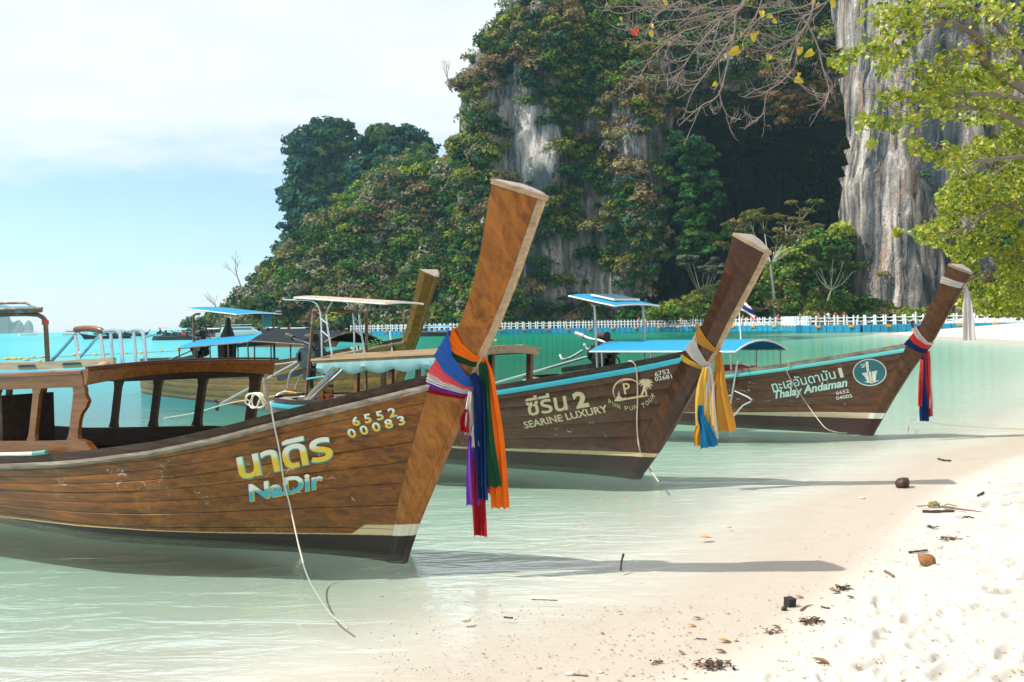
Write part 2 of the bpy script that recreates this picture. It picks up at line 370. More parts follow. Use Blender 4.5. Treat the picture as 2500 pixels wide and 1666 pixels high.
M['c_pink'] = cloth('pink_cloth', (0.80, 0.10, 0.13)); M['c_red'] = cloth('dark_red_cloth', (0.30, 0.008, 0.014), 0.15)
M['c_purple'] = cloth('purple_cloth', (0.16, 0.045, 0.36), 0.2); M['c_white'] = cloth('off_white_cloth', (0.66, 0.62, 0.60), 0.3)
M['c_gold'] = cloth('gold_cloth', (0.60, 0.29, 0.045), 0.3); M['c_yellow'] = cloth('yellow_cloth', (0.72, 0.45, 0.08), 0.3)
M['c_ochre'] = cloth('ochre_cloth', (0.55, 0.25, 0.015), 0.2)
M['c_teal'] = cloth('teal_blue_cloth', (0.005, 0.12, 0.24), 0.15); M['c_redw'] = cloth('scarlet_cloth', (0.60, 0.045, 0.035), 0.2)
M['tarp'] = cloth('blue_tarpaulin', (0.035, 0.33, 0.56), 0.25); M['tarp_white'] = cloth('white_plastic_sheet', (0.66, 0.66, 0.63), 0.35)
M['tarp_beige'] = cloth('beige_canvas', (0.58, 0.48, 0.36), 0.25); M['tarp_dark'] = cloth('underside_shade_canvas', (0.012, 0.022, 0.026), 0.1)  # dark awning: underside shade painted into the whole cloth colour
M['tarp_teal'] = cloth('pale_teal_canvas', (0.28, 0.50, 0.52), 0.2)
M['solar'] = simple('solar_glass', (0.10, 0.22, 0.30), 0.08, 0.0, var=0.1, bumps=0)
M['yellowp'] = simple('yellow_plastic', (0.62, 0.33, 0.03), 0.5); M['bluep'] = simple('blue_float_plastic', (0.015, 0.30, 0.50), 0.45, var=0.25, scale=2)
M['redp'] = simple('red_plastic', (0.55, 0.06, 0.04), 0.5); M['orangep'] = simple('orange_fabric', (0.65, 0.16, 0.06), 0.7); M['greenp'] = simple('green_glass_bottle', (0.0, 0.16, 0.07), 0.15)
M['lt_cream'] = simple('cream_lettering_paint', (0.66, 0.53, 0.33), 0.5, var=0.1, bumps=0); M['lt_white'] = simple('white_lettering_paint', (0.72, 0.70, 0.64), 0.5, var=0.1, bumps=0)
M['lt_cyan'] = simple('cyan_lettering_edge', (0.05, 0.42, 0.45), 0.5, bumps=0); M['lt_aqua'] = simple('pale_aqua_lettering', (0.50, 0.74, 0.70), 0.5, bumps=0)
M['lt_teal'] = simple('teal_emblem_paint', (0.008, 0.13, 0.17), 0.4, bumps=0); M['lt_yel'] = simple('yellow_lettering_edge', (0.58, 0.42, 0.05), 0.5, bumps=0)
M['lt_green'] = simple('pale_green_lettering', (0.22, 0.42, 0.16), 0.5, bumps=0)
def gradmat(name, top, bot, p=0.5):
    t = NT(name); a = t.n('ShaderNodeAttribute', attribute_name='g').outputs['Fac']
    n = t.noise(t.coord('Object'), 60, 3)
    f = t.rng(t.math('ADD', a, t.math('MULTIPLY', t.math('SUBTRACT', n, 0.5), 0.25)), p - 0.12, p + 0.12)
    return t.done(t.bsdf(t.mix(f, bot, top), 0.5))
M['lt_grad'] = gradmat('white_to_yellow_lettering', (0.72, 0.70, 0.60), (0.72, 0.47, 0.02))
M['lt_grad2'] = gradmat('white_to_cyan_lettering', (0.72, 0.74, 0.70), (0.04, 0.36, 0.46), 0.55)

# ------------------------------------------------------------------ longtail boat
PROFILE = {
 1: dict(f=[(-.25, .09), (0, 0), (.27, -.12), (.68, -.34), (1.10, -.56), (1.47, -.72), (1.71, -.87), (2.03, -1.03), (2.39, -1.19), (2.52, -1.25)],
         r=[(-.25, .30), (0, .14), (.26, .06), (.61, -.06), (1.06, -.25), (1.30, -.36), (1.37, -.38), (1.47, -.46), (1.63, -.59), (1.81, -.69), (2.05, -.79), (2.38, -.88), (2.64, -.94)]),
 2: dict(f=[(-.25, .16), (0, 0), (.32, -.28), (.70, -.55), (1.06, -.79), (1.38, -1.02), (1.68, -1.20), (1.94, -1.38), (2.17, -1.53), (2.34, -1.63)],
         r=[(-.25, .34), (0, .20), (.42, -.07), (.81, -.36), (1.24, -.61), (1.31, -.66), (1.39, -.72), (1.50, -.84), (1.72, -.96), (1.98, -1.12), (2.28, -1.24), (2.54, -1.33)]),
 3: dict(f=[(-.25, .14), (0, 0), (.48, -.29), (.94, -.60), (1.36, -.92), (1.73, -1.14), (2.04, -1.32), (2.26, -1.46)],
         r=[(-.25, .30), (0, .17), (.25, .05), (.59, -.16), (.90, -.35), (1.22, -.55), (1.31, -.58), (1.45, -.73), (1.84, -.94), (2.14, -1.11), (2.39, -1.22)]),
}
class Longtail:
    def __init__(s, name, O, theta, L, prof, sheer, bg=(0.13, 0.80, 2.0), bw=0.68, wt=3.0, e=0.55, rnd=2.0, mats=None, nplank=9, label='', group=None, cat='longtail boat', far=False, rail_w=0.05, scale=1.0, capm=None, strip0=1.2, gap=0.0014):
        s.strip0 = strip0; s.gap = gap; s.bev = 0.0035 if gap > .001 else 0.002; s.th = R(theta); s.O = Vector(O); s.L = L; s.P = PROFILE[prof]; s.sheer = sheer; s.bgp = bg; s.bwv = bw; s.wt = wt; s.e = e; s.rnd = rnd; s.mats = mats
        s.h = Vector((math.cos(s.th), -math.sin(s.th), 0)); s.st = Vector((-math.sin(s.th), -math.cos(s.th), 0))
        s.root = empty(name, (O[0], O[1], 0), -s.th); s.root.scale = (scale,) * 3
        tag(s.root, label, cat, group)
        s.hull(nplank, far, rail_w); s.stem(far, capm)
    # profile curves: a = metres aft of the waterline stem
    def ar(s, z): return ip(z, [p[0] for p in s.P['r']], [p[1] for p in s.P['r']])
    def af(s, z): return ip(z, [p[0] for p in s.P['f']], [p[1] for p in s.P['f']])
    def zg(s, t): return ip(t, [p[0] for p in s.sheer], [p[1] for p in s.sheer])
    def sternf(s, t):
        q = max(0.0, (t - (s.L - s.rnd)) / s.rnd); return math.sqrt(max(0.0, 1 - q * q * (1 - s.e * s.e)))
    def b(s, t, z):
        t = max(t, 0.0); zg = s.zg(t); k = max(0.0, min(1.15, z / zg)) ** 0.85
        g = s.bgp[0] + s.bgp[1] * (1 - math.exp(-t / s.bgp[2])); u = min(1.0, t / s.wt); wl = 0.035 + s.bwv * u * u * (3 - 2 * u)
        wl *= 1.0
        v = wl + (g - wl) * k
        if z < 0: v = wl * math.sqrt(max(0.0, 1 - (z / 0.34) ** 2))
        return v * s.sternf(t)
    def S(s, t, z, side=-1, off=0.0):
        """local point on the hull skin, side -1 = starboard (towards the beach)"""
        e = 0.02; b0 = s.b(t, z)
        db = (s.b(t + e, z) - b0) / e
        n = Vector((db, 1.0)).normalized() if off else Vector((0, 1))
        return Vector((-(s.ar(min(z, s.zg(0))) + t) + n.x * off, side * (b0 + n.y * off), z))
    def hit(s, px, py, off=0.0):
        """where the photographed point lies on the starboard skin: local x, z"""
        d = ray(px, py); C = Vector((0, 0, CAMZ)); b = 0.4; a = z = 0
        for i in range(60):
            t = (b - (C - s.O).dot(s.st)) / d.dot(s.st); P = C + d * t
            a = -(P - s.O).dot(s.h); z = P.z
            b = 0.5 * b + 0.5 * s.b(a - s.ar(min(z, s.zg(0))), z)
        return -a, z
    def pl(s, px, py, b):
        """the photographed point on the fore-and-aft vertical plane b metres to starboard: local point"""
        d = ray(px, py); C = Vector((0, 0, CAMZ)); t = (b - (C - s.O).dot(s.st)) / d.dot(s.st); P = C + d * t
        return Vector(((P - s.O).dot(s.h), -b, P.z))
    def zl(s, px, py, x, b=None, z=None): pass
    def world(s, p): return s.root.matrix_basis @ Vector(p) if False else s.O + s.h * p[0] - s.st * p[1] + Vector((0, 0, p[2]))
    def hull(s, npl, far, rail_w):
        zlo = -0.07; nt_ = 14 if far else 34
        ts = [s.L * (i / nt_) ** 1.35 for i in range(nt_ + 1)]
        cz = 0.075    # coaming height
        for side in (-1, 1):
            vs_ = [0.0] + [0.0 + (j / npl) for j in range(1, npl + 1)]
            for j in range(npl):
                m = MB(); secs = []
                for t in ts:
                    top = s.zg(t) - cz; z0 = zlo + (top - zlo) * (j / npl) ** 0.8; z1 = zlo + (top - zlo) * ((j + 1) / npl) ** 0.8
                    g = 0.0 if far else s.gap
                    w = 0.0 if far else (0.002 if s.gap > .001 else .0006) * ((j * 7919) % 3 - 1)
                    pts = []
                    kk = [z0 + g, z0 + g + 0.006, 0.5 * (z0 + z1), z1 - g - 0.006, z1 - g]
                    of = [-s.bev, w, w, w, -s.bev] if not far else [0] * 5
                    if far: kk = [z0, z1]; of = [0, 0]
                    for z, o in zip(kk, of): pts.append(s.S(t, z, side, o))
                    for z, o in ((z1 - g, -0.03), (z0 + g, -0.03)): pts.append(s.S(t, z, side, o))
                    if side > 0: pts = pts[::-1]
                    secs.append(pts)
                m.loft(secs); m.build('plank', s.mats['hull'], s.root, smooth=not far)
            # coaming above the rubbing strake, then the rubbing strake itself
            m = MB(); m2 = MB(); secs = []; sec2 = []
            for t in ts:
                zt = s.zg(t); pts = [s.S(t, zt - cz - 0.002, side, -0.008), s.S(t, zt, side, -0.012), s.S(t, zt, side, -0.045), s.S(t, zt - cz - 0.002, side, -0.045)]
                secs.append(pts if side < 0 else pts[::-1])
                zr = zt - cz; h = rail_w
                pts = [s.S(t, zr - h, side, 0.004), s.S(t, zr - h, side, 0.022), s.S(t, zr - h * 0.5, side, 0.032), s.S(t, zr, side, 0.024), s.S(t, zr + 0.002, side, -0.004)]
                sec2.append(pts if side < 0 else pts[::-1])
            m.loft(secs); m.build('coaming', s.mats['coaming'], s.root)
            m2.loft(sec2); m2.build('rubbing_strake', s.mats['rail'], s.root, smooth=True)
        # inside skin, floor, transom, thwarts
        m = MB(); rows = []
        for t in ts:
            zt = s.zg(t) - cz; zs = [zt + (-.06 - zt) * q_ / 9 for q_ in range(10)]
            rows.append([s.S(t, z, -1, -0.034) for z in zs] + [s.S(t, z, 1, -0.034) for z in zs[::-1]])
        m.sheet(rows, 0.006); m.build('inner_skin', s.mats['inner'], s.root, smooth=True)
        m = MB(); zt = s.zg(s.L); tr = [s.S(s.L, z, -1, 0) for z in (zt, zt * .5, 0, -.06)] + [s.S(s.L, z, 1, 0) for z in (-.06, 0, zt * .5, zt)]
        m.loft([[p + Vector((0.02, 0, 0)) for p in tr], [p - Vector((0.03, 0, 0)) for p in tr]]); m.build('transom', s.mats.get('transom', s.mats['hull']), s.root)
        if not far:
            for i in range(5):
                t = 1.2 + i * (s.L - 2) / 5; z = s.zg(t) - 0.18; p, q = s.S(t, z, -1, -0.05), s.S(t, z, 1, -0.05)
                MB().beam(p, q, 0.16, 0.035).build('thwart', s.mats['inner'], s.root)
    def stem(s, far, capm):
        zs = [-.07, 0, .27, .5, .68, .9, 1.1, 1.25, 1.38, 1.5, 1.68, 1.85, 2.03, 2.2, s.P['f'][-1][0]]
        zr_top = s.P['r'][-1][0]; zf_top = zs[-1]; secs = []; strip = []; dark = []
        z0 = s.zg(0) - 0.05
        for z in zs:
            k = max(0.0, (z - z0) / (zf_top - z0)); zr = z + k * (zr_top - zf_top)
            ar, af = s.ar(zr), s.af(z)
            w = (s.b(0, z) + 0.012) if z < z0 else (s.b(0, z0) + 0.012) + 0.035 * k
            w = max(w, 0.03)
            am = af + 0.036; zm = z + (zr - z) * 0.15
            mid = 0.5 * (ar + am); zmid = 0.5 * (zr + zm)
            secs.append([(-ar, -w, zr), (-mid, -(w * 0.66 + 0.018), zmid), (-am, -0.032, zm), (-am, 0.032, zm), (-mid, w * 0.66 + 0.018, zmid), (-ar, w, zr)])
            if z > s.strip0: strip.append(((-am + 0.002, zm), (-af, z)))
            else: dark.append(((-am + 0.002, zm), (-af, z)))
        MB().loft(secs).build('prow', s.mats['stem'], s.root)
        for run, mt, nm in ((strip, s.mats.get('edge', M['pale']), 'prow_edge'), (dark + strip[:1], s.mats['stem'], 'stem_edge')):
            if len(run) < 2: continue
            m = MB(); m.loft([[(x0, -0.030, za), (x1, -0.022, zb), (x1, 0.022, zb), (x0, 0.030, za)] for (x0, za), (x1, zb) in run]); m.build(nm, mt, s.root)
        # cap board
        q = [Vector(p) for p in secs[-1]]; xf = Vector((-s.af(zf_top), 0, zf_top)); c = sum(q, Vector()) / 6
        ax = (Vector(q[0]) - Vector(secs[-2][0])).normalized()
        o = [q[0], q[1], xf + Vector((0, -0.034, 0)), xf + Vector((0, 0.034, 0)), q[4], q[5]]
        o = [c + (p - c) * 1.03 for p in o]
        ic = sum(o, Vector()) / 6
        MB().loft([[p + ax * 0.002 for p in o], [p + ax * 0.034 for p in o]]).build('prow_cap', s.mats.get('cap', M['pale']), s.root)
        MB().loft([[ic + (p - ic) * 0.93 + ax * 0.035 for p in o], [ic + (p - ic) * 0.80 + ax * 0.046 for p in o]]).build('cap_top', M['cap'], s.root)
        s.capo = o
    # painted writing laid on the skin
    def text(s, body, p0, p1, hgt, mat, name='painted_lettering', bold=0.0, off=0.0045, shear=0.0, grad=False, dz=0.0, dx=0.0, fitw=True, squash=1.0, arcr=None):
        cu = bpy.data.curves.new('t', 'FONT'); cu.body = body; cu.offset = bold; cu.shear = shear; cu.resolution_u = 3
        ob = bpy.data.objects.new('t', cu); col.objects.link(ob); dg = bpy.context.evaluated_depsgraph_get(); me = ob.evaluated_get(dg).to_mesh()
        V = np.array([v.co[:] for v in me.vertices]); F = [tuple(p.vertices) for p in me.polygons]; ob.evaluated_get(dg).to_mesh_clear()
        bpy.data.objects.remove(ob); bpy.data.curves.remove(cu)
        if not len(V): return None
        x0, z0 = s.hit(*p0); x1, z1 = s.hit(*p1); wd = V[:, 0].max() - V[:, 0].min()
        L = math.hypot(x1 - x0, z1 - z0); c, sn = (x1 - x0) / L, (z1 - z0) / L
        vx = (V[:, 0] - V[:, 0].min()) / wd * L if fitw else V[:, 0] * hgt
        vy = V[:, 1] * hgt / 0.7
        if arcr:
            # bend the line of writing down into a bowl: angle follows the position along the line
            ang = (vx / L - 0.5) * arcr; rr = L / arcr
            vx2 = L / 2 + np.sin(ang) * (rr - vy) ; vy2 = (rr * (1 - np.cos(arcr / 2))) - (np.cos(ang) * (rr - vy) - rr * np.cos(arcr / 2)) + 0 * vy
            vx, vy = vx2, vy2 - rr * (1 - math.cos(arcr / 2)) 
        out = []
        for a, b_ in zip(vx, vy):
            X = x0 + c * a - sn * b_ * 0.35 + dx; Z = z0 + sn * a + b_ + dz
            p = s.S(-X - s.ar(min(Z, s.zg(0))), Z, -1, off); p.x = X; out.append(p)
        me = bpy.data.meshes.new(name); me.from_pydata(out, [], F)
        if grad:
            at = me.attributes.new('g', 'FLOAT', 'POINT'); hh = V[:, 1]; at.data.foreach_set('value', np.clip((hh - 0) / 0.72, 0, 1).astype(np.float32))
        return link(name, me, mat, s.root)
    def decal(s, polys, mat, name, off=0.0045):
        """polys: list of outlines given as local (x,z) points, filled and laid on the skin"""
        import mathutils.geometry as mg
        V = []; F = []
        for pg in polys:
            tri = mg.tessellate_polygon([[Vector((p[0], p[1], 0)) for p in pg]]); b0 = len(V)
            for X, Z in pg:
                p = s.S(-X - s.ar(min(Z, s.zg(0))), Z, -1, off); p.x = X; V.append(p)
            F += [tuple(b0 + i for i in t) for t in tri]
        me = bpy.data.meshes.new(name); me.from_pydata(V, [], F); return link(name, me, mat, s.root)

def engine(boat, x, y, z, yaw=0.0, shaft=4.2, tilt=14, handle=1.0, mat='iron', mat2='alu', sc_=1.0):
    """car engine on a swivel with its long propeller shaft aft (local -x)"""
    def T(p): 
        p = Vector(p) * sc_; c, s_ = math.cos(yaw), math.sin(yaw); return Vector((x + p.x * c - p.y * s_, y + p.x * s_ + p.y * c, z + p.z))
    class TB(MB):
        def add(s, vs, fs): return MB.add(s, [T(p) for p in vs], fs)
    m = TB(); m.box((0, 0, .28), (.46, .24, .26)); m.box((0.02, 0, .47), (.40, .15, .14), taper=.85); m.box((0, 0, .10), (.36, .28, .12), taper=1.15)
    m.cyl((.24, 0, .30), (.30, 0, .30), .13, 14); m.cyl((.24, 0, .12), (.28, 0, .12), .08, 12); m.cyl((-.30, 0, .25), (-.23, 0, .25), .17, 14)
    for i in range(4): m.cyl((-.15 + i * .1, .1, .40), (-.15 + i * .1, .19, .38), .022, 6)
    e = m.build('engine', M[mat], boat.root)
    m = TB(); m.cyl((-.12, -.02, .60), (.16, -.02, .60), .085, 12); m.cyl((.02, 0, .5), (.02, 0, .58), .03, 8); m.build('air_filter', M['black'], e)
    m = TB(); m.tube(arc([(.16, -.10, .42), (.26, -.17, .46), (.10, -.20, .52), (-.16, -.19, .55), (-.42, -.17, .62)], 4), .028, 8); m.cyl((-.62, -.16, .66), (-.36, -.17, .60), .05, 10); m.build('exhaust', M[mat2], e)
    m = TB()
    for k in range(5): m.tube(arc([(.1 - k * .07, .13, .3), (.16 - k * .06, .22, .45 + .03 * k), (.0 - k * .02, .1, .55), (-.1, .02 * k, .45)], 4), .009, 5)
    m.tube(arc([(.22, .05, .25), (.36, .1, .1), (.34, .05, -.15), (.2, 0, -.35)], 4), .014, 6); m.build('hose', M['black'], e)
    ct, st_ = math.cos(R(tilt)), math.sin(R(tilt))
    m = TB(); m.beam((.30, 0, .07), (-.30 - .9, 0, .07 - .9 * st_), .10, .10); m.box((-.1, 0, -.08), (.18, .16, .22)); m.cyl((-.05, 0, -.35), (-.05, 0, -.02), .045, 10); m.build('swivel_beam', M['iron'], e)
    m = TB(); m.tube([(-.25, 0, .22), (-.25 - shaft * ct, 0, .22 - shaft * st_)], .026, 8); m.build('propeller_shaft', M['galv'], e)
    m = TB(); hx, hz = -.25 - shaft * ct, .22 - shaft * st_; m.cyl((hx - .05, 0, hz), (hx + .05, 0, hz), .03, 8)
    for k in range(3):
        a = k * 2.094; m.add([(hx, 0, hz), (hx + .03, .05 * math.cos(a + .5), hz + .05 * math.sin(a + .5)), (hx, .14 * math.cos(a + .3), hz + .14 * math.sin(a + .3)), (hx - .03, .13 * math.cos(a - .2), hz + .13 * math.sin(a - .2)), (hx - .03, .05 * math.cos(a - .4), hz + .05 * math.sin(a - .4))], [(0, 1, 2, 3, 4), (4, 3, 2, 1, 0)])
    m.build('propeller', M['iron'], e)
    if handle:
        m = TB(); m.tube(arc([(.28, -.02, .18), (.5, -.05, .30), (.8 * handle, -.06, .32), (1.15 * handle, -.05, .42)], 4), .02, 8); m.cyl((1.1 * handle, -.05, .41), (1.25 * handle, -.05, .44), .028, 8); m.build('tiller', M['steel'], e)
    return e

def canopy(boat, x0, x1, w, ze, zr, mat, under=None, edge='white', posts=(), zb=0.8, pr=0.016, pm='galv', z1=None, name='canopy', nx=6, lace=True, y0=0.0):
    """arched cloth on a pipe frame: x0 (fore) .. x1 (aft), half width w, edge height ze, ridge height zr"""
    dzx = lambda x: 0 if z1 is None else z1 * (x - x0) / (x1 - x0)
    rows = []
    for i in range(nx + 1):
        x = x0 + (x1 - x0) * i / nx; r = []
        for j in range(9):
            k = j / 4 - 1; r.append((x, y0 + k * w, ze + (zr - ze) * (1 - k * k) + dzx(x)))
        rows.append(r)
    m = MB(); m.sheet(rows, 0.012); c = m.build(name, M[mat], boat.root, smooth=True)
    f = MB()
    for k in (-1, 1): f.tube([(x, y0 + k * w, ze + dzx(x) - 0.012) for x in (x0, x1)], pr)
    for x in (x0, x1): f.tube([(x, y0 + k / 4 * w, ze + (zr - ze) * (1 - (k / 4) ** 2) + dzx(x) - 0.014) for k in range(-4, 5)], pr)
    f.build('canopy_rail', M[edge], c)
    for x in posts:
        for k in (-1, 1):
            p = MB(); p.tube([(x, y0 + k * w * .97, zb), (x, y0 + k * w * .97, ze + dzx(x))], pr); p.build('post', M[pm], c)
    if lace:
        lm = MB(); n = int(abs(x1 - x0) / 0.16)
        for i in range(n):
            x = x0 + (x1 - x0) * (i + .5) / n
            for k in (-1, 1): lm.tube([(x, y0 + k * (w - .03), ze + dzx(x) + .012), (x + .02, y0 + k * (w + pr + .004), ze + dzx(x) - .012), (x + .01, y0 + k * (w - .03), ze + dzx(x) - .03)], .005, 4)
        tag(lm.build('lacing', M['black'], c), kind='stuff')
    return c

def ribbon(name, label, pts, width, mat, group=None, cat='sash', pleats=3, amp=0.012, wdir=None, up=None, parent=None, n=6, flare=1.0, seed=0, join=None):
    """strip of cloth along pts (world), wdir = across direction (world) or list"""
    P = arc(pts, n); k = len(P); nc = 4 * pleats + 1; rnd = random.Random(seed); ph = rnd.random() * 6
    rows = []
    jag = [rnd.random() for _ in range(nc)]; f2 = rnd.uniform(.6, 1.0); sd2 = sum(ord(c_) for c_ in mat) + k; rnd2 = random.Random(sd2); ph2 = rnd2.random() * 6; am = [rnd2.uniform(.35, 1.5) for _ in range(nc)]
    for i, p in enumerate(P):
        t = (P[min(i + 1, k - 1)] - P[max(i - 1, 0)]).normalized(); u = i / (k - 1)
        wd = wdir(u) if callable(wdir) else Vector(wdir)
        wd = (wd - t * wd.dot(t)).normalized(); nn = t.cross(wd)
        W = width(u) if callable(width) else width
        rows.append([p + wd * (W * (j / (nc - 1) - .5) * (1 + .10 * math.sin(5 * u + ph2))) + nn * (amp * am[j] * math.sin(j * 1.5 * f2 + ph2 + 1.4 * math.sin(2.3 * u + ph2)) + .014 * math.sin(4.5 * u + ph2 + j * .35)) * (0.5 + 0.5 * min(1, u * 3)) + (t * (.030 * jag[j]) if i == k - 1 else Vector()) for j in range(nc)])
    m = join or MB(); m.sheet(rows, 0.003)
    if join: return m
    o = m.build(name, M[mat], parent, smooth=True)
    if label: tag(o, label, cat, group)
    return o
# ------------------------------------------------------------------ ground, seabed and water
SHORE = [(-14, 1.2), (-6, 2.6), (-1.3, 3.9), (-.25, 4.6), (.4, 5.15), (1.05, 5.95), (1.8, 7.1), (2.65, 8.5), (3.7, 10.2), (5.3, 12.0), (7.8, 14.2), (12, 20), (18, 29), (24, 39), (29, 49), (31.5, 60), (33.5, 72), (35.5, 88), (37, 99), (41, 107),
         (52, 118), (58, 130), (52, 150), (36, 176), (12, 198), (-18, 220), (-55, 262), (-90, 310), (-100, 380), (-60, 480), (0, 700), (2500, 900), (2500, -300), (-14, -300)]
def sdist(x, y, poly=SHORE):
    """signed distance to the shoreline, positive on land"""
    P = np.array(poly, float); x = np.asarray(x, float); y = np.asarray(y, float); d = np.full(x.shape, 1e18); ins = np.zeros(x.shape, bool)
    for i in range(len(P)):
        a, b = P[i], P[(i + 1) % len(P)]; e = b - a; t = np.clip(((x - a[0]) * e[0] + (y - a[1]) * e[1]) / (e @ e), 0, 1)
        dd = (x - a[0] - t * e[0]) ** 2 + (y - a[1] - t * e[1]) ** 2; d = np.minimum(d, dd)
        c = (a[1] > y) != (b[1] > y); xi = a[0] + (y - a[1]) / (b[1] - a[1] + 1e-12) * (b[0] - a[0]); ins ^= c & (x < xi)
    return np.where(ins, 1, -1) * np.sqrt(d)
def ground_z(x, y):
    x = np.asarray(x, float); y = np.asarray(y, float)
    wob = .35 * (vn(x * .45, y * .45, 3.1) - .5) + .12 * (vn(x * 1.7, y * 1.7, 9.1) - .5)
    s = sdist(x, y) + wob * np.clip(2 - np.hypot(x, y) * .02, 0, 1)
    far = np.hypot(x, y)
    land = .042 * s + .05 * sm(s, .7, 2.2) + .035 * np.maximum(s - 2.1, 0); land = np.minimum(land, 1.2 + .004 * s)
    bay = .055 * np.minimum(-s, 1.3) + .11 * np.clip(-s - 1.3, 0, 1.7) + .055 * np.clip(-s - 3, 0, 12) + .07 * np.clip(-s - 15, 0, 1e9); bay = np.minimum(bay, 14)
    z = np.where(s > 0, land, -bay)
    # dry sand: lumps, footprints, small ridges
    dry = sm(s, .55, 1.3) * (far < 60)
    z = z + dry * (  .075 * (fbm(x * 1.3, y * 1.3, 1.0, 4) - .5) + .055 * (fbm(x * 6, y * 6, 2.0, 4) - .5) + .010 * (vn(x * 30, y * 30, .5) - .5))
    z = z + (1 - dry) * sm(s, -4, 0) * (far < 40) * (.012 * (vn(x * 1.2 + y * .5, y * 2.2 - x, 4.) - .5) + .004 * (vn(x * 9, y * 9, 7.) - .5))
    return z
rg_ = np.concatenate([np.geomspace(1.2, 3.6, 30)[:-1], np.geomspace(3.6, 11, 420)[:-1], np.geomspace(11, 40, 130)[:-1], np.geomspace(40, 9000, 120)])
an_ = np.concatenate([np.linspace(-75, -34, 24)[:-1], np.linspace(-34, 34, 520), np.linspace(34, 75, 24)[1:]]) * math.pi / 180
RR, AA = np.meshgrid(rg_, an_, indexing='ij'); GX, GY = RR * np.sin(AA), RR * np.cos(AA)
GZ = ground_z(GX, GY)
# footprints pressed into the dry sand
frng = np.random.default_rng(11)
S0 = sdist(GX, GY)
near = (RR < 16)
for k in range(620):
    fy = frng.uniform(4.0, 12.5); fx = frng.uniform(.4, min(7.5, .2 + .56 * fy))
    if sdist(np.array([fx]), np.array([fy]))[0] < .95: continue
    an = frng.uniform(-.9, .9) + .9; big = frng.random() < .35; L, W, D = (frng.uniform(.09, .16), frng.uniform(.04, .07), frng.uniform(.012, .034)) if big else (frng.uniform(.03, .08), frng.uniform(.02, .04), frng.uniform(.005, .015))
    ii = int(np.searchsorted(rg_, math.hypot(fx, fy))); jj = int(np.searchsorted(an_, math.atan2(fx, fy))); q = int(.36 / (.0027 * fy)) + 3; q2 = int(.36 / (.0023 * fy)) + 3
    sl = (slice(max(ii - q, 0), ii + q), slice(max(jj - q2, 0), jj + q2)); dx, dy = GX[sl] - fx, GY[sl] - fy
    dx, dy = dx + .02 * (vn(dx * 22 + k, dy * 22) - .5), dy + .02 * (vn(dx * 22, dy * 22 + k) - .5)
    u = (dx * math.cos(an) + dy * math.sin(an)) / L; v = (-dx * math.sin(an) + dy * math.cos(an)) / W; r = np.sqrt(u * u + v * v)
    GZ[sl] += -D * (1 - sm(r, .55, 1.05)) + .5 * D * np.exp(-((r - 1.3) / .26) ** 2)
for k in range(900):   # crumbs and small clods
    fx, fy = frng.uniform(.2, 7.5), frng.uniform(3.8, 12)
    if S0.size and sdist(np.array([fx]), np.array([fy]))[0] < 1.1: continue
    w_ = frng.uniform(.012, .03); ii = int(np.searchsorted(rg_, math.hypot(fx, fy))); jj = int(np.searchsorted(an_, math.atan2(fx, fy)))
    i0, i1, j0, j1 = max(ii - 12, 0), ii + 13, max(jj - 14, 0), jj + 15
    sx, sy = GX[i0:i1, j0:j1] - fx, GY[i0:i1, j0:j1] - fy
    GZ[i0:i1, j0:j1] += frng.uniform(.4, .9) * w_ * np.exp(-(sx * sx + sy * sy) / w_ ** 2)
def gridfaces(a, b):
    i, j = np.meshgrid(np.arange(a - 1), np.arange(b - 1), indexing='ij'); q = i * b + j
    return np.stack([q, q + 1, q + b + 1, q + b], -1).reshape(-1, 4)[:, ::-1]
def gz_at(x, y):

    i = np.clip(np.searchsorted(rg_, math.hypot(x, y)) - 1, 0, len(rg_) - 2); j = np.clip(np.searchsorted(an_, math.atan2(x, y)) - 1, 0, len(an_) - 2)
    return float(GZ[i:i + 2, j:j + 2].mean())
t = NT('coral_sand')
ps = t.pos(); sp3 = t.n('ShaderNodeSeparateXYZ'); t.t.links.new(ps, sp3.inputs[0]); z = sp3.outputs[2]
n1 = t.noise(ps, 1.2, 5); n2 = t.noise(ps, 40, 4, .7); n3 = t.noise(ps, 260, 2, .7)
sa = t.n('ShaderNodeAttribute', attribute_name='shore').outputs['Fac']
wet = t.rng(t.math('ADD', sa, t.math('MULTIPLY', n1, .35)), 0.62, 1.12, 1, 0)
c = t.mix(n2, (.50, .46, .40), (.59, .555, .495)); c = t.mix(t.rng(n3, .62, .75, 0, .35), c, (.50, .42, .32))
cw = t.mix(n2, (.44, .375, .30), (.53, .465, .38)); c = t.mix(wet, c, cw)
# drift of dark organic flecks along the swash
fl = t.noise(t.scalev(ps, (1.5, 3.5, 1)), 1.3, 6, .7); fl2 = t.noise(ps, 70, 3, .8)
c = t.mix(t.math('MULTIPLY', t.math('MULTIPLY', t.rng(fl, .56, .70), t.rng(fl2, .45, .62)), t.math('MULTIPLY', wet, .55)), c, (.20, .15, .12))
under = t.rng(z, -.06, .0, 1, 0); c = t.mix(under, c, t.mix(n2, (.64, .60, .51), (.74, .70, .62)))
hb = t.math('ADD', t.math('MULTIPLY', n2, .8), n3)
nb = t.bump(hb, .45, .014)
M['sand'] = t.done(t.bsdf(c, t.rng(wet, 0, 1, .95, .42), 0, nb, t.rng(wet, 0, 1, .1, .45)))
me = npmesh('sand', np.stack([GX, GY, GZ], -1).reshape(-1, 3), gridfaces(*GX.shape), attrs={'shore': ('POINT', S0.ravel())})
tag(link('sand_beach_and_seabed', me, M['sand'], None, True), kind='structure')
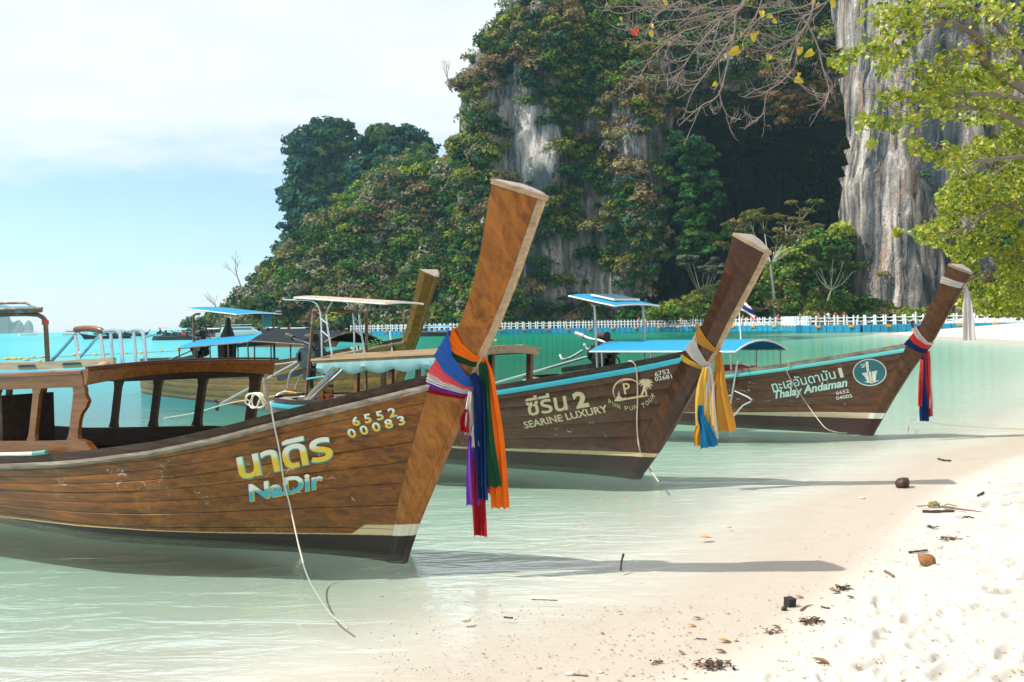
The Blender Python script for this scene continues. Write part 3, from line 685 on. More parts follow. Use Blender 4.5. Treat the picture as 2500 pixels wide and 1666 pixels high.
# water: one level sheet, coloured by how deep it is under each point
rw = np.concatenate([np.geomspace(1.5, 30, 150)[:-1], np.geomspace(30, 12000, 110)]); aw = np.radians(np.concatenate([np.linspace(-75, -34, 20)[:-1], np.linspace(-34, 34, 220), np.linspace(34, 75, 20)[1:]]))
WR_, WA = np.meshgrid(rw, aw, indexing='ij'); WX, WY = WR_ * np.sin(WA), WR_ * np.cos(WA)
dep = np.maximum(-ground_z(WX, WY), 0)
# the bay behind the pontoon side is a greener pool, the open sea to the left paler over its sandbank
grn = sm(WX / np.maximum(WY, 1), -.33, -.02) * sm(WY, 12, 30) + .55 * (1 - sm(WY, 10, 24))
me = npmesh('water', np.stack([WX, WY, 0 * WX], -1).reshape(-1, 3), gridfaces(*WX.shape), attrs={'depth': ('POINT', dep.ravel()), 'green': ('POINT', grn.ravel())})
t = NT('sea_water'); d = t.n('ShaderNodeAttribute', attribute_name='depth').outputs['Fac']; gr = t.n('ShaderNodeAttribute', attribute_name='green').outputs['Fac']; ps = t.pos()
# ripple height in world metres, two crossing trains plus chop
wv = t.noise(t.scalev(ps, (1.0, 3.0, 1)), 1.5, 3, .55, .8); wv2 = t.noise(t.scalev(ps, (.5, 1.1, 1)), .8, 3, .5, .3); wv3 = t.noise(t.scalev(ps, (3, 7, 1)), 3.5, 3, .6)
h = t.math('ADD', t.math('ADD', t.math('MULTIPLY', wv, .55), t.math('MULTIPLY', wv2, .9)), t.math('MULTIPLY', wv3, .06))
nrm = t.bump(h, 1.0, .066)
ex = lambda k: t.math('EXPONENT', t.math('MULTIPLY', d, -k))
tc_ = t.n('ShaderNodeCombineColor'); 
for i, k in enumerate((.95, .17, .36)): t.t.links.new(ex(k), tc_.inputs[i])
tr = t.n('ShaderNodeBsdfTransparent'); t.t.links.new(tc_.outputs[0], tr.inputs[0])
deepc = t.mix(gr, (.072, .42, .47), (.004, .165, .098))
wind = t.noise(t.scalev(ps, (.03, .10, 1)), 1.0, 4); deepc = t.mix(t.rng(wind, .4, .65, 0, .35), deepc, t.mix(gr, (.11, .46, .47), (.006, .125, .10)))
deepc = t.mix(t.rng(d, .1, 1.1), (.25, .365, .28), deepc); df = t.n('ShaderNodeBsdfDiffuse'); t.t.links.new(deepc, df.inputs[0]); t.t.links.new(nrm, df.inputs['Normal'])
op = t.math('SUBTRACT', 1.0, t.math('EXPONENT', t.math('MULTIPLY', t.math('MULTIPLY', d, d), t.math('DIVIDE', -.75, t.math('ADD', d, .35)))))
m1 = t.n('ShaderNodeMixShader'); t.t.links.new(op, m1.inputs[0]); t.t.links.new(tr.outputs[0], m1.inputs[1]); t.t.links.new(df.outputs[0], m1.inputs[2])
gl = t.n('ShaderNodeBsdfGlossy', {'Roughness': .06}); t.t.links.new(nrm, gl.inputs['Normal'])
fr = t.n('ShaderNodeFresnel', {'IOR': 1.33}); t.t.links.new(nrm, fr.inputs['Normal'])
m2 = t.n('ShaderNodeMixShader'); t.t.links.new(t.math('MULTIPLY', t.math('MINIMUM', fr.outputs[0], t.rng(d, .4, 2.0, .42, .24)), t.rng(d, 0, .07, .08, 1)), m2.inputs[0]); t.t.links.new(m1.outputs[0], m2.inputs[1]); t.t.links.new(gl.outputs[0], m2.inputs[2])
M['water'] = t.done(m2.outputs[0])
tag(link('sea_water', me, M['water'], None, True), kind='structure')
# ------------------------------------------------------------------ limestone cliffs, jungle, far islands
def poly_world(pts, Y): return [(gy(px, py, Y).x, gy(px, py, Y).z) for px, py in pts]
def inpoly(x, z, P):
    ins = np.zeros(x.shape, bool)
    for i in range(len(P)):
        a, b = P[i], P[(i + 1) % len(P)]
        c = (a[1] > z) != (b[1] > z); ins ^= c & (x < a[0] + (z - a[1]) / (b[1] - a[1] + 1e-12) * (b[0] - a[0]))
    return ins
def pdist(x, z, L):
    d = np.full(x.shape, 1e18)
    for i in range(len(L) - 1):
        a = np.array(L[i]); e = np.array(L[i + 1]) - a; t = np.clip(((x - a[0]) * e[0] + (z - a[1]) * e[1]) / (e @ e), 0, 1)
        d = np.minimum(d, (x - a[0] - t * e[0]) ** 2 + (z - a[1] - t * e[1]) ** 2)
    return np.sqrt(d)
def softpoly(x, z, P, w): 
    s = pdist(x, z, P + [P[0]]); return sm(np.where(inpoly(x, z, P), s, -s), -w, w)
# limestone: pale rock stained in vertical streaks of grey-blue, ochre and pink
def rockmat(name, base, lightc, stainc, ochre, streak=1.0):
    t = NT(name); ps = t.pos(); v = t.scalev(ps, (.55 * streak, .55 * streak, .035)); v2 = t.scalev(ps, (1.6, 1.6, .12))
    n1 = t.noise(v, 1.0, 6, .62, .8); n2 = t.noise(v2, 1.0, 5, .65, .5); n3 = t.noise(t.scalev(ps, (.16, .16, .03)), 1.0, 4, .6); n4 = t.noise(ps, 1.3, 5, .7); n5 = t.noise(v, 2.1, 4, .6)
    c = t.mix(t.rng(n1, .40, .60), stainc, lightc); c = t.mix(t.rng(n2, .42, .62, 0, .75), c, base); c = t.mix(t.rng(n5, .56, .68, 0, .8), c, ochre)
    c = t.mix(t.rng(n3, .45, .62, 0, .85), c, stainc); c = t.mix(t.rng(n4, .58, .72, 0, .6), c, tuple(x * .35 for x in stainc))
    n6 = t.noise(t.scalev(ps, (3, 3, 1.2)), 1.0, 5, .75); c = t.mix(t.rng(n6, .56, .66, 0, .7), c, tuple(x * .6 for x in stainc))
    h = t.math('ADD', t.math('ADD', t.math('MULTIPLY', n2, .8), t.math('MULTIPLY', n4, .6)), t.math('MULTIPLY', n6, .5))
    return t.done(t.bsdf(c, .9, 0, t.bump(h, 1.0, .9), .2))
M['rock'] = rockmat('limestone_rock', (.26, .23, .22), (.56, .47, .42), (.055, .080, .085), (.42, .26, .17))
M['rockdark'] = rockmat('dark_limestone', (.06, .07, .07), (.15, .16, .155), (.018, .028, .030), (.10, .08, .06))  # darker limestone for the jungle hill and the far rocks
M['rockwhite'] = rockmat('pale_limestone', (.34, .28, .24), (.76, .68, .61), (.028, .048, .06), (.48, .27, .14), .8)
M['cavewall'] = rockmat('cave_shade_limestone', (.045, .052, .054), (.10, .105, .10), (.018, .024, .026), (.07, .055, .04))  # the shade of the hollow is painted in as a darker rock colour
M['rockpink'] = rockmat('painted_sunlit_pinkish_limestone', (.55, .46, .42), (.86, .76, .70), (.10, .15, .17), (.62, .44, .34), .9)  # pale rock scar, its colour brightened to stand in for sunlight
def massif(name, outline, Y0, slope, Rnd, res, zmin=-1.5, noise=3.0, extra=None, label=None, mat='rock', flute=1.2, base=True, ymul=1.0, zones=()):
    P = poly_world(outline, Y0); xs = [p[0] for p in P]; zs = [p[1] for p in P]
    X, Z = np.meshgrid(np.arange(min(xs), max(xs) + res, res), np.arange(zmin, max(zs) + res, res), indexing='ij')
    PP = [(P[0][0], zmin - 2)] + P + [(P[-1][0], zmin - 2)]
    ins = inpoly(X, Z, PP); d = pdist(X, Z, [(P[0][0], zmin - 2)] + P)
    q = np.clip(d / Rnd, 0, 1); Y = Y0 + slope * np.maximum(Z, 0) + Rnd * ymul * ((1 - np.sqrt(1 - (1 - q) ** 2)) if ymul == 1.0 else (1 - q) ** 2)
    ed = .15 + .85 * q; Y = Y - ed * noise * 2.2 * (fbm(X / 16, Z / 16, 3.3, 4) - .5) - ed * noise * (fbm(X / 5, Z / 7, 8.1, 3) - .5) - ed * flute * (fbm(X / 2.2, Z / 22, 5.5, 3) - .5)
    if extra: Y = extra(X, Z, Y)
    # drop cells outside the outline
    idx = np.full(X.shape, -1); vv = ins.copy()
    Fq = gridfaces(*X.shape); ok = vv.ravel()[Fq].all(1); Fq = Fq[ok][:, ::-1]
    used = np.unique(Fq); remap = np.full(X.size, -1); remap[used] = np.arange(len(used)); V = np.stack([X, Y, Z], -1).reshape(-1, 3)[used]
    mi = np.zeros(len(Fq), int); cx = X.ravel()[Fq].mean(1); cz = Z.ravel()[Fq].mean(1)
    for k_, (zp, zm_) in enumerate(zones): mi[inpoly(cx + 1.2 * (vn(cx * .6, cz * .25, 4.4) - .5) * 4, cz, zp)] = k_ + 1
    me = npmesh(name, V, remap[Fq], mi); o = link(name, me, [M[mat]] + [M[z_[1]] for z_ in zones], None, True); tag(o, kind='structure')
    return dict(X=X, Y=Y, Z=Z, ins=ins, res=res, obj=o)
A_out = [(430, 812), (510, 778), (541, 752), (575, 705), (605, 672), (637, 628), (665, 592), (682, 577), (700, 548), (720, 528), (744, 508), (775, 470), (807, 452), (850, 405), (890, 375), (924, 352), (975, 340), (1020, 336), (1060, 345), (1095, 333), (1130, 345), (1230, 500), (1330, 700), (1400, 812)]
T_out = [(674, 640), (675, 560), (677, 470), (676, 400), (684, 352), (705, 330), (735, 312), (765, 295), (800, 289), (823, 297), (838, 325), (846, 352), (849, 400), (848, 480), (846, 560), (846, 640)]
T2_out = [(838, 440), (855, 385), (862, 345), (890, 322), (912, 308), (925, 316), (950, 306), (975, 304), (998, 306), (1010, 320), (1030, 334), (1045, 350), (1060, 380), (1075, 440)]
B_out = [(1100, 812), (1102, 700), (1103, 560), (1104, 450), (1102, 400), (1098, 345), (1100, 315), (1105, 280), (1106, 240), (1110, 185), (1114, 140), (1126, 105), (1142, 75), (1160, 52), (1180, 30), (1200, 8), (1225, -25), (1300, -90), (1500, -170), (1800, -200), (2500, -200), (2500, 812)]
D_out = [(2085, 812), (2097, 760), (2095, 700), (2105, 640), (2100, 560), (2103, 500), (2095, 440), (2111, 370), (2123, 290), (2117, 200), (2123, 100), (2115, 0), (2120, -120), (2150, -230), (2600, -260), (3100, -250), (3100, 812)]
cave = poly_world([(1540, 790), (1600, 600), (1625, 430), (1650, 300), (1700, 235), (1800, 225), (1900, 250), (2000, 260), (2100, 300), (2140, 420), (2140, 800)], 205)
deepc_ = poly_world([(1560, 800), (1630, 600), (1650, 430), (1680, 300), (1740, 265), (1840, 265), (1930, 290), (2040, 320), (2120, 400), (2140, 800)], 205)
rockB = poly_world([(1222, 130), (1240, 125), (1262, 190), (1290, 240), (1330, 250), (1375, 300), (1385, 330), (1370, 420), (1340, 455), (1300, 480), (1240, 450), (1215, 400), (1212, 300), (1222, 220)], 200)
def exB(X, Z, Y):
    c = softpoly(X, Z, cave, 4.0); c2 = softpoly(X, Z, deepc_, 3.0)
    Y = Y + 12 * c + 30 * c2
    # overhanging brow above the cave, and the flank of rock left of it standing forward
    br = np.exp(-((X - 54) / 17) ** 2 - ((Z - 52) / 6) ** 2); Y = Y - 9 * br
    fl = np.exp(-((X - 26) / 5.5) ** 2) * sm(Z, 62, 40); Y = Y - 10 * fl
    r = softpoly(X, Z, rockB, 2.0); Y = Y + r * (1.0 - .9 * (X - 5)) * .8
    # undercut notch at sea level
    Y = Y + 5 * np.exp(-((Z - 2.5) / 3.0) ** 2) * sm(X, -2, 6) * (1 - sm(X, 22, 30))
    return Y
def exD(X, Z, Y): return Y - .38 * (X - 55) + 3.0 * (fbm(X / 3.0, Z / 30, 2.2, 3) - .5) * 2 + 1.6 * (fbm(X / .8, Z / 7, 6.2, 3) - .5) + 1.2 * np.abs(fbm(X / 4, Z / 5, 9.2, 3) - .5) * 2 + 5 * sm(Z, 20, 60)
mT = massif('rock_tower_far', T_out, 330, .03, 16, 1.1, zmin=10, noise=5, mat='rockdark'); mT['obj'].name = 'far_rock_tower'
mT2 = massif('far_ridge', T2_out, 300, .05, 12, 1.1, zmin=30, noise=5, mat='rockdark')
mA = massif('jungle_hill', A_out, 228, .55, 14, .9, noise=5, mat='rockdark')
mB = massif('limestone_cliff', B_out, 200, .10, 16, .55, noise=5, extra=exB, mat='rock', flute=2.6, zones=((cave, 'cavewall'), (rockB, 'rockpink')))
mD = massif('pale_limestone_wall', D_out, 166, .06, 4.5, .5, noise=2.2, extra=exD, mat='rockwhite', flute=2.2, ymul=2.5)
# leaf-clump crowns, built as real triangles; each crown has its own size, lean and colour
def crowns(name, C, Rr, colr, ntri=150, leaf=.5, flat=.8, seed=1, label=None, gap=.0, parent=None, kind='stuff', hemi=-.35, mat=None, sub=5):
    g = np.random.default_rng(seed); n = len(C); C = np.asarray(C, float); Rr = np.asarray(Rr, float)
    # sub-lobes on each crown give the billowy outline
    D = g.normal(size=(n, sub, 3)); D[..., 2] = np.abs(D[..., 2]) * .8 + hemi * .3; D /= np.linalg.norm(D, axis=-1, keepdims=True)
    LC = C[:, None] + D * (Rr[:, None, None] * .62) * np.array([1, 1, flat]); LR = Rr[:, None] * g.uniform(.42, .62, (n, sub))
    k = ntri // sub; N = g.normal(size=(n, sub, k, 3)); N[..., 2] = np.abs(N[..., 2] + .25) - .35; N /= np.linalg.norm(N, axis=-1, keepdims=True)
    P = LC[:, :, None] + N * (LR[..., None, None] * g.uniform(.72, 1.06, (n, sub, k, 1))) * np.array([1, 1, flat])
    nn = N + g.normal(size=N.shape) * .38 + np.array([0, 0, .25]); nn /= np.linalg.norm(nn, axis=-1, keepdims=True)
    a = np.cross(nn, g.normal(size=nn.shape)); a /= np.linalg.norm(a, axis=-1, keepdims=True); b = np.cross(nn, a)
    s = leaf * g.uniform(.55, 1.35, (n, sub, k, 1)) * np.clip(Rr / Rr.mean(), .6, 1.5)[:, None, None, None]
    v0 = P + a * s; v1 = P - a * s * .6 + b * s * .9; v2 = P - a * s * .5 - b * s * .8
    V = np.stack([v0, v1, v2], -2).reshape(-1, 3); Fq = np.arange(len(V)).reshape(-1, 3)
    cc = np.asarray(colr)[:, None, None, :] * g.uniform(.7, 1.3, (n, sub, k, 1)) * g.uniform(.85, 1.15, (n, sub, 1, 1))
    me = npmesh(name, V, Fq, attrs={'tint': ('FACE', cc.reshape(-1, 3))})
    o = link(name, me, mat or M['leafage'], parent)
    if kind: tag(o, label, None, None, kind)
    return o
t = NT('jungle_leaves'); a = t.n('ShaderNodeAttribute', attribute_name='tint').outputs['Color']
d = t.n('ShaderNodeBsdfDiffuse'); t.t.links.new(a, d.inputs[0]); tl = t.n('ShaderNodeBsdfTranslucent'); t.t.links.new(a, tl.inputs[0])
ms = t.n('ShaderNodeMixShader', {0: .22}); t.t.links.new(d.outputs[0], ms.inputs[1]); t.t.links.new(tl.outputs[0], ms.inputs[2]); M['leafage'] = t.done(ms.outputs[0])
PAL = 1.12 * np.array([(.040, .105, .026), (.024, .075, .036), (.085, .145, .026), (.150, .165, .036), (.19, .165, .075), (.18, .18, .11), (.25, .235, .17), (.20, .235, .034), (.045, .090, .055), (.18, .125, .065)])
def palette(g, n, x, z, w):
    """kinds of tree come in drifts: choose by slow noise plus chance"""
    f = fbm(np.asarray(x) / 14, np.asarray(z) / 14, 6.6, 3); r = g.random(n); idx = np.zeros(n, int)
    q = np.clip((f - .5) * 1.6 + r, 0, .999); cum = np.cumsum(w) / np.sum(w); idx = np.searchsorted(cum, q); return PAL[np.minimum(idx, len(PAL) - 1)] * g.uniform(.75, 1.3, (n, 1))
def scatter(m, n, seed, keep, rr=(1.6, 3.4), off=.5):
    g = np.random.default_rng(seed); X, Y, Z, ins = m['X'], m['Y'], m['Z'], m['ins']
    ij = np.argwhere(ins[1:-1, 1:-1]) + 1; ij = ij[g.integers(0, len(ij), n * 3)]
    x, y, z = X[ij[:, 0], ij[:, 1]], Y[ij[:, 0], ij[:, 1]], Z[ij[:, 0], ij[:, 1]]
    ok = g.random(len(x)) < keep(x, z); x, y, z = x[ok][:n], y[ok][:n], z[ok][:n]
    R_ = g.uniform(*rr, len(x)) * g.choice([.7, 1, 1, 1.25], len(x))
    return np.stack([x + g.normal(size=len(x)) * .3, y - off * R_, np.maximum(z, 1.5) + .15 * R_], -1), R_, g
vA = scatter(mA, 2200, 3, lambda x, z: np.ones(x.shape), (1.2, 3.8))
kB_rock2 = poly_world([(1120, 200), (1135, 190), (1150, 300), (1165, 400), (1150, 420), (1128, 330)], 200)
kB_low = poly_world([(1230, 770), (1240, 640), (1300, 560), (1420, 560), (1520, 640), (1560, 780)], 200)
kB_mid = poly_world([(1380, 250), (1440, 230), (1500, 300), (1500, 350), (1400, 340)], 200)
kB_pil = poly_world([(1590, 130), (1680, 110), (1700, 200), (1650, 330), (1640, 420), (1650, 520), (1590, 520), (1570, 420), (1600, 300)], 200)
def keepB(x, z):
    k = np.ones(x.shape) - 1.15 * softpoly(x, z, rockB, 5.5) - .9 * softpoly(x, z, kB_rock2, 1.5) - .80 * softpoly(x, z, kB_low, 3) - .6 * softpoly(x, z, kB_mid, 2) - .8 * softpoly(x, z, kB_pil, 2) - .97 * softpoly(x, z, deepc_, 3.5)
    return np.clip(k, 0, 1) * np.where(fbm(x / 3.0, z / 12, 1.7, 3) > .40, 1, .35)
vB = scatter(mB, 3300, 5, keepB, (.9, 3.1), .35)
vT = scatter(mT, 420, 7, lambda x, z: np.clip(.35 + sm(x, -75, -66), 0, 1), (2.6, 4.4)); vT2 = scatter(mT2, 220, 8, lambda x, z: np.ones(x.shape), (2.6, 4.2))
kD_green = poly_world([(2340, 812), (2300, 700), (2260, 560), (2330, 480), (2500, 380), (3100, 300), (3100, 812)], 166)
def keepD(x, z): return np.clip(.9 * softpoly(x, z, kD_green, 2) + .012 + .9 * sm(x, 84, 95) * (fbm(x / 4, z / 9, 3.1, 3) > .5), 0, 1)
vD = scatter(mD, 520, 9, keepD, (1.1, 2.2), .3)
wA = [3, 2.2, 2.6, 2.2, 1.3, 1.1, .8, .9, 1.4, .4]
teal = np.array([(.030, .095, .075), (.040, .11, .070), (.024, .070, .062), (.075, .13, .05)])
crowns('jungle_canopy', vA[0], vA[1], palette(vA[2], len(vA[1]), vA[0][:, 0], vA[0][:, 2], wA), 210, .33, seed=21)
crowns('jungle_canopy', vB[0], vB[1], palette(vB[2], len(vB[1]), vB[0][:, 0] * 1.1, vB[0][:, 2], [3, 2.2, 2.4, 2.4, 1.0, .9, .6, 1.2, 1.6, .3]), 215, .28, seed=22)
for v, sd_ in ((vT, 23), (vT2, 24)): crowns('jungle_canopy', v[0], v[1], teal[v[2].integers(0, 4, len(v[1]))], 120, .75, seed=sd_)
crowns('cliff_scrub', vD[0], vD[1], palette(vD[2], len(vD[1]), vD[0][:, 0], vD[0][:, 2], [1, 1, 2, 2.5, 2, 2.5, 1.5, 1.5, 1, 1.5]), 130, .30, seed=25)
# thicket behind the pontoon beach and the greener crowns right of the cave
g = np.random.default_rng(31)
Cs = []; Rs = []
for i in range(330):
    px = g.uniform(1590, 2330); Y = g.uniform(150, 172); top = ip(px, [1590, 1680, 1750, 1850, 1950, 2050, 2120, 2200, 2330], [770, 735, 700, 690, 690, 700, 725, 760, 770]); py = g.uniform(top, 782)
    p = gy(px, py, Y); p.y -= 0; Cs.append((p.x, p.y + (782 - py) * .12, max(p.z, 1.0))); Rs.append(g.uniform(.9, 1.9))
colb = PAL[[0, 2, 3, 2, 7, 4, 2]][g.integers(0, 7, len(Cs))] * g.uniform(.8, 1.3, (len(Cs), 1))
crowns('beach_thicket', Cs, Rs, colb, 150, .26, seed=32)
Cs = []; Rs = []
for i in range(120):
    px = g.uniform(1890, 2062); top = ip(px, [1890, 1940, 2000, 2062], [640, 600, 575, 560]); py = g.uniform(top, 720); p = gy(px, py, 172); Cs.append((p.x, 172 + g.uniform(-3, 4), p.z)); Rs.append(g.uniform(1.3, 2.4))
crowns('beach_thicket', Cs, Rs, PAL[[0, 2, 7, 0]][g.integers(0, 4, len(Cs))] * g.uniform(1.0, 1.6, (len(Cs), 1)), 170, .30, seed=33)
Cs = []; Rs = []
for i in range(90):   # hanging creeper at the left lip of the cave
    px = g.normal(1690, 28); py = g.uniform(340, 640); p = gy(px, py, 192); Cs.append((p.x, 192 + g.uniform(-2, 2), p.z)); Rs.append(g.uniform(1.0, 2.0))
crowns('hanging_creeper', Cs, Rs, PAL[[0, 1, 0, 2]][g.integers(0, 4, len(Cs))] * g.uniform(.9, 1.4, (len(Cs), 1)), 150, .30, seed=34)

Cs = []; Rs = []
for i in range(70):   # rusty dry scrub along the brow over the hollow
    px = g.uniform(1860, 2050); py = g.normal(245, 26); p = gy(px, py, 196); Cs.append((p.x, 196 + g.uniform(-3, 2), p.z)); Rs.append(g.uniform(.8, 1.7))
crowns('dry_brow_scrub', Cs, Rs, np.array([(.30, .17, .07), (.22, .14, .06), (.16, .15, .05)])[g.integers(0, 3, len(Cs))] * g.uniform(.8, 1.3, (len(Cs), 1)), 150, .26, seed=35)
# distinct trees below the cave
def tree(name, label, base, H, spread, crown_cols, bark, seed, lean=0.1, nb=7, leaf=.24, cr=(.8, 1.5), trunk_r=.28, cat='tree', flatc=.55, ntri=170, fork=.42):
    g = random.Random(seed); root = empty(name, base); tag(root, label, cat, None)
    m = MB(); tips = []
    top = Vector((lean * H, 0, H * fork)); m.tube(arc([(0, 0, -.3), (lean * H * .2, .1, H * fork * .4), top], 5), list(np.linspace(trunk_r, trunk_r * .62, 11)), 8)
    for i in range(nb):
        a = 2 * math.pi * i / nb + g.uniform(-.3, .3); r = spread * g.uniform(.55, 1.0); z = H * g.uniform(.62, .98)
        e = top + Vector((math.cos(a) * r, math.sin(a) * r * .8, z - H * fork)); mid = top.lerp(e, .5) + Vector((0, 0, -H * .04))
        m.tube(arc([top, mid, e], 4), list(np.linspace(trunk_r * .45, trunk_r * .12, 9)), 6); tips.append(e); 
        for j in range(3):
            e2 = e + Vector((g.uniform(-1, 1), g.uniform(-1, 1), g.uniform(.1, .8))) * spread * .30; m.tube([mid.lerp(e, .6), e.lerp(e2, .5) + Vector((0, 0, -.1)), e2], [trunk_r * .18, trunk_r * .12, trunk_r * .05], 5); tips.append(e2)
    m.build('trunk', bark, root, smooth=True)
    gg = np.random.default_rng(seed); C = np.array([t_[:] for t_ in tips]); 
    crowns('crown', C, gg.uniform(*cr, len(C)), np.array(crown_cols)[gg.integers(0, len(crown_cols), len(C))] * gg.uniform(.8, 1.25, (len(C), 1)), ntri, leaf, flatc, seed, parent=root, kind=None, hemi=.2)
    return root
M['bark_pale'] = simple('pale_bark', (.42, .38, .32), .8, var=.25, scale=1.5, bumps=.3); M['bark'] = simple('brown_grey_bark', (.20, .165, .13), .85, var=.3, scale=3, bumps=.4)
b = gy(1893, 776, 158); tree('rain_tree', 'spreading pale-barked tree with feathery olive crown before the dark cave', (b.x, 158, .8), 19.5, 6.6, [(.12, .12, .035), (.16, .14, .05), (.10, .11, .03)], M['bark_pale'], 5, lean=-.035, nb=11, leaf=.20, cr=(.9, 1.7), trunk_r=.30, fork=.50)
b = gy(1700, 776, 160); tree('layered_tree', 'dark tree with pale layered leaf tiers left of the cave', (b.x, 160, .8), 11.0, 4.2, [(.12, .13, .09), (.07, .085, .05)], M['bark'], 6, nb=10, leaf=.2, cr=(.6, 1.2), trunk_r=.22, flatc=.3)
b = gy(2010, 776, 156); tree('slim_tree', 'slim green tree right of the spreading pale-barked tree', (b.x, 156, .8), 12.5, 3.6, [(.07, .10, .03), (.05, .09, .03)], M['bark_pale'], 8, nb=8, leaf=.22, cr=(.9, 1.5), trunk_r=.16)
b = gy(1790, 776, 154); tree('slim_tree', 'small yellow-green tree standing behind the second prow', (b.x, 154, .8), 7.5, 2.6, [(.09, .11, .03), (.06, .09, .03)], M['bark'], 9, nb=7, leaf=.22, cr=(.8, 1.3), trunk_r=.14)
def baretree(px, py, Y, H, seed, label):
    g = random.Random(seed); p = gy(px, py, Y); root = empty('bare_tree', p); tag(root, label, 'tree'); m = MB()
    def br(a, d, L, r, k):
        e = a + d * L; m.tube([a, a.lerp(e, .5) + Vector((g.uniform(-.1, .1), 0, .1)) * L * .3, e], [r, r * .7, r * .45], 4)
        if k: 
            for i in range(3): br(a.lerp(e, g.uniform(.5, 1)), (d + Vector((g.uniform(-.8, .8), g.uniform(-.6, .6), g.uniform(-.3, .6)))).normalized(), L * .6, r * .5, k - 1)
    br(Vector((0, 0, -1)), Vector((-.3, 0, 1)).normalized(), H * .5, .16, 3); m.build('branches', M['bark'], root)
baretree(588, 690, 232, 9, 1, 'leafless spindly tree on the left shoulder of the jungle slope')
baretree(545, 790, 225, 9, 2, 'leafless tree at the foot of the jungle slope, left end')
baretree(1104, 215, 206, 8, 3, 'leafless tree leaning out from the left cliff edge'); 
# far islands
def island(name, out, Y):
    P = poly_world(out, Y); m = MB(); secs = []
    for k, (dy, f) in enumerate(((0, 0), (15, .75), (50, 1), (110, .8), (150, 0))): secs.append([(x - dy * .5, Y + dy, z * f if f else -2) for x, z in P])
    m.loft(secs, closed=False); o = m.build(name, M['islandm'], None, smooth=True); tag(o, kind='structure'); return o
M['islandm'] = simple('distant_island_rock_and_forest', (.10, .13, .09), .9, var=.4, scale=.02, bumps=0)
island('far_island', [(-220, 812), (-200, 760), (-120, 742), (-40, 735), (18, 745), (22, 770), (27, 783), (33, 788), (40, 783), (48, 781), (56, 790), (59, 797), (62, 788), (70, 781), (76, 784), (81, 793), (82, 800), (80, 813)], 2600)
# haze
hb = MB(); hb.box((500, 1480, 74), (7400, 3120, 178)); t = NT('sea_haze'); pv = t.n('ShaderNodeVolumePrincipled', {'Density': 0.00016, 'Anisotropy': .2}); pv.inputs['Color'].default_value = (.50, .86, 1.0, 1)
t.t.links.new(pv.outputs[0], t.out.inputs['Volume']); M['haze'] = t.m
hz = hb.build('haze', M['haze'], None); tag(hz, kind='stuff')
# ------------------------------------------------------------------ the boats
SH1 = [(0, 1.36), (.47, 1.235), (.9, 1.125), (1.13, 1.065), (1.63, .93), (2.25, .80), (3.17, .67), (4.42, .56), (6, .52), (8, .56), (10.5, .72)]
SH2 = [(0, 1.39), (.35, 1.30), (1.03, 1.17), (1.81, 1.03), (2.43, .93), (4, .76), (6, .63), (7.2, .62), (9, .64)]
SH3 = [(0, 1.32), (.15, 1.29), (.87, 1.15), (1.71, 1.0), (2.79, .84), (4, .72), (6, .62), (8.8, .66)]
GR = 'longtail boats moored along the beach'
B1 = Longtail('longtail_boat', gz(996, 1354), 34, 10.2, 1, SH1, label='nearest golden brown wooden longtail boat, numbered 6552 00083, with cabin and rainbow sashes', group=GR,
              mats=dict(hull=M['wood1'], stem=M['stem1'], coaming=M['coaming'], rail=M['grey_wood'], inner=M['inner'], edge=M['pale'], cap=M['pale']), nplank=8, bg=(.13, .76, 1.85))
B2 = Longtail('longtail_boat', gz(1570, 1157), 46, 7.5, 2, SH2, label='dark brown longtail boat numbered 6752 02681, cyan rail, cream palm emblem', group=GR, e=0.25, rnd=1.6,
              mats=dict(hull=M['wood2'], stem=M['stem2'], coaming=M['coaming'], rail=M['cyan'], inner=M['inner'], edge=M['pale'], cap=M['pale'], transom=M['greyhull']), nplank=7, bw=0.62, wt=3.2, rail_w=0.062, gap=.0008)
B3 = Longtail('longtail_boat', gz(2136, 1054), 50, 7.6, 3, SH3, label='farthest right brown longtail boat, aqua rail, round teal emblem, boarding ladder', group=GR,
              mats=dict(hull=M['wood3'], stem=M['stem3'], coaming=M['grey_wood'], rail=M['aqua'], inner=M['inner'], edge=M['stem3'], cap=M['grey_wood']), nplank=7, bw=0.56, wt=3.4, rail_w=0.055, bg=(.13, .74, 2.0), gap=.0008)
B4 = Longtail('longtail_boat', gz(955, 1018), 50, 11.5, 3, [(0, 1.50), (.6, 1.40), (1.5, 1.27), (3, 1.08), (5, .93), (8, .85), (11.5, .95)], label='ochre longtail boat with green numbers 6352 24011, behind the brown cabin boats', group=GR, e=0.7,
              mats=dict(hull=M['wood4'], stem=M['wood4'], coaming=M['coaming'], rail=M['pale'], inner=M['inner'], edge=M['wood4'], cap=M['wood4'], transom=M['greyhull']), nplank=6, bg=(.13, .9, 2.4))
for ch in B4.root.children:
    if ch.name.startswith(('prow', 'cap_', 'stem_')): ch.scale = (1.06, 1.15, 1.11)
def pl1(px, py, b): return B1.pl(px, py, b)
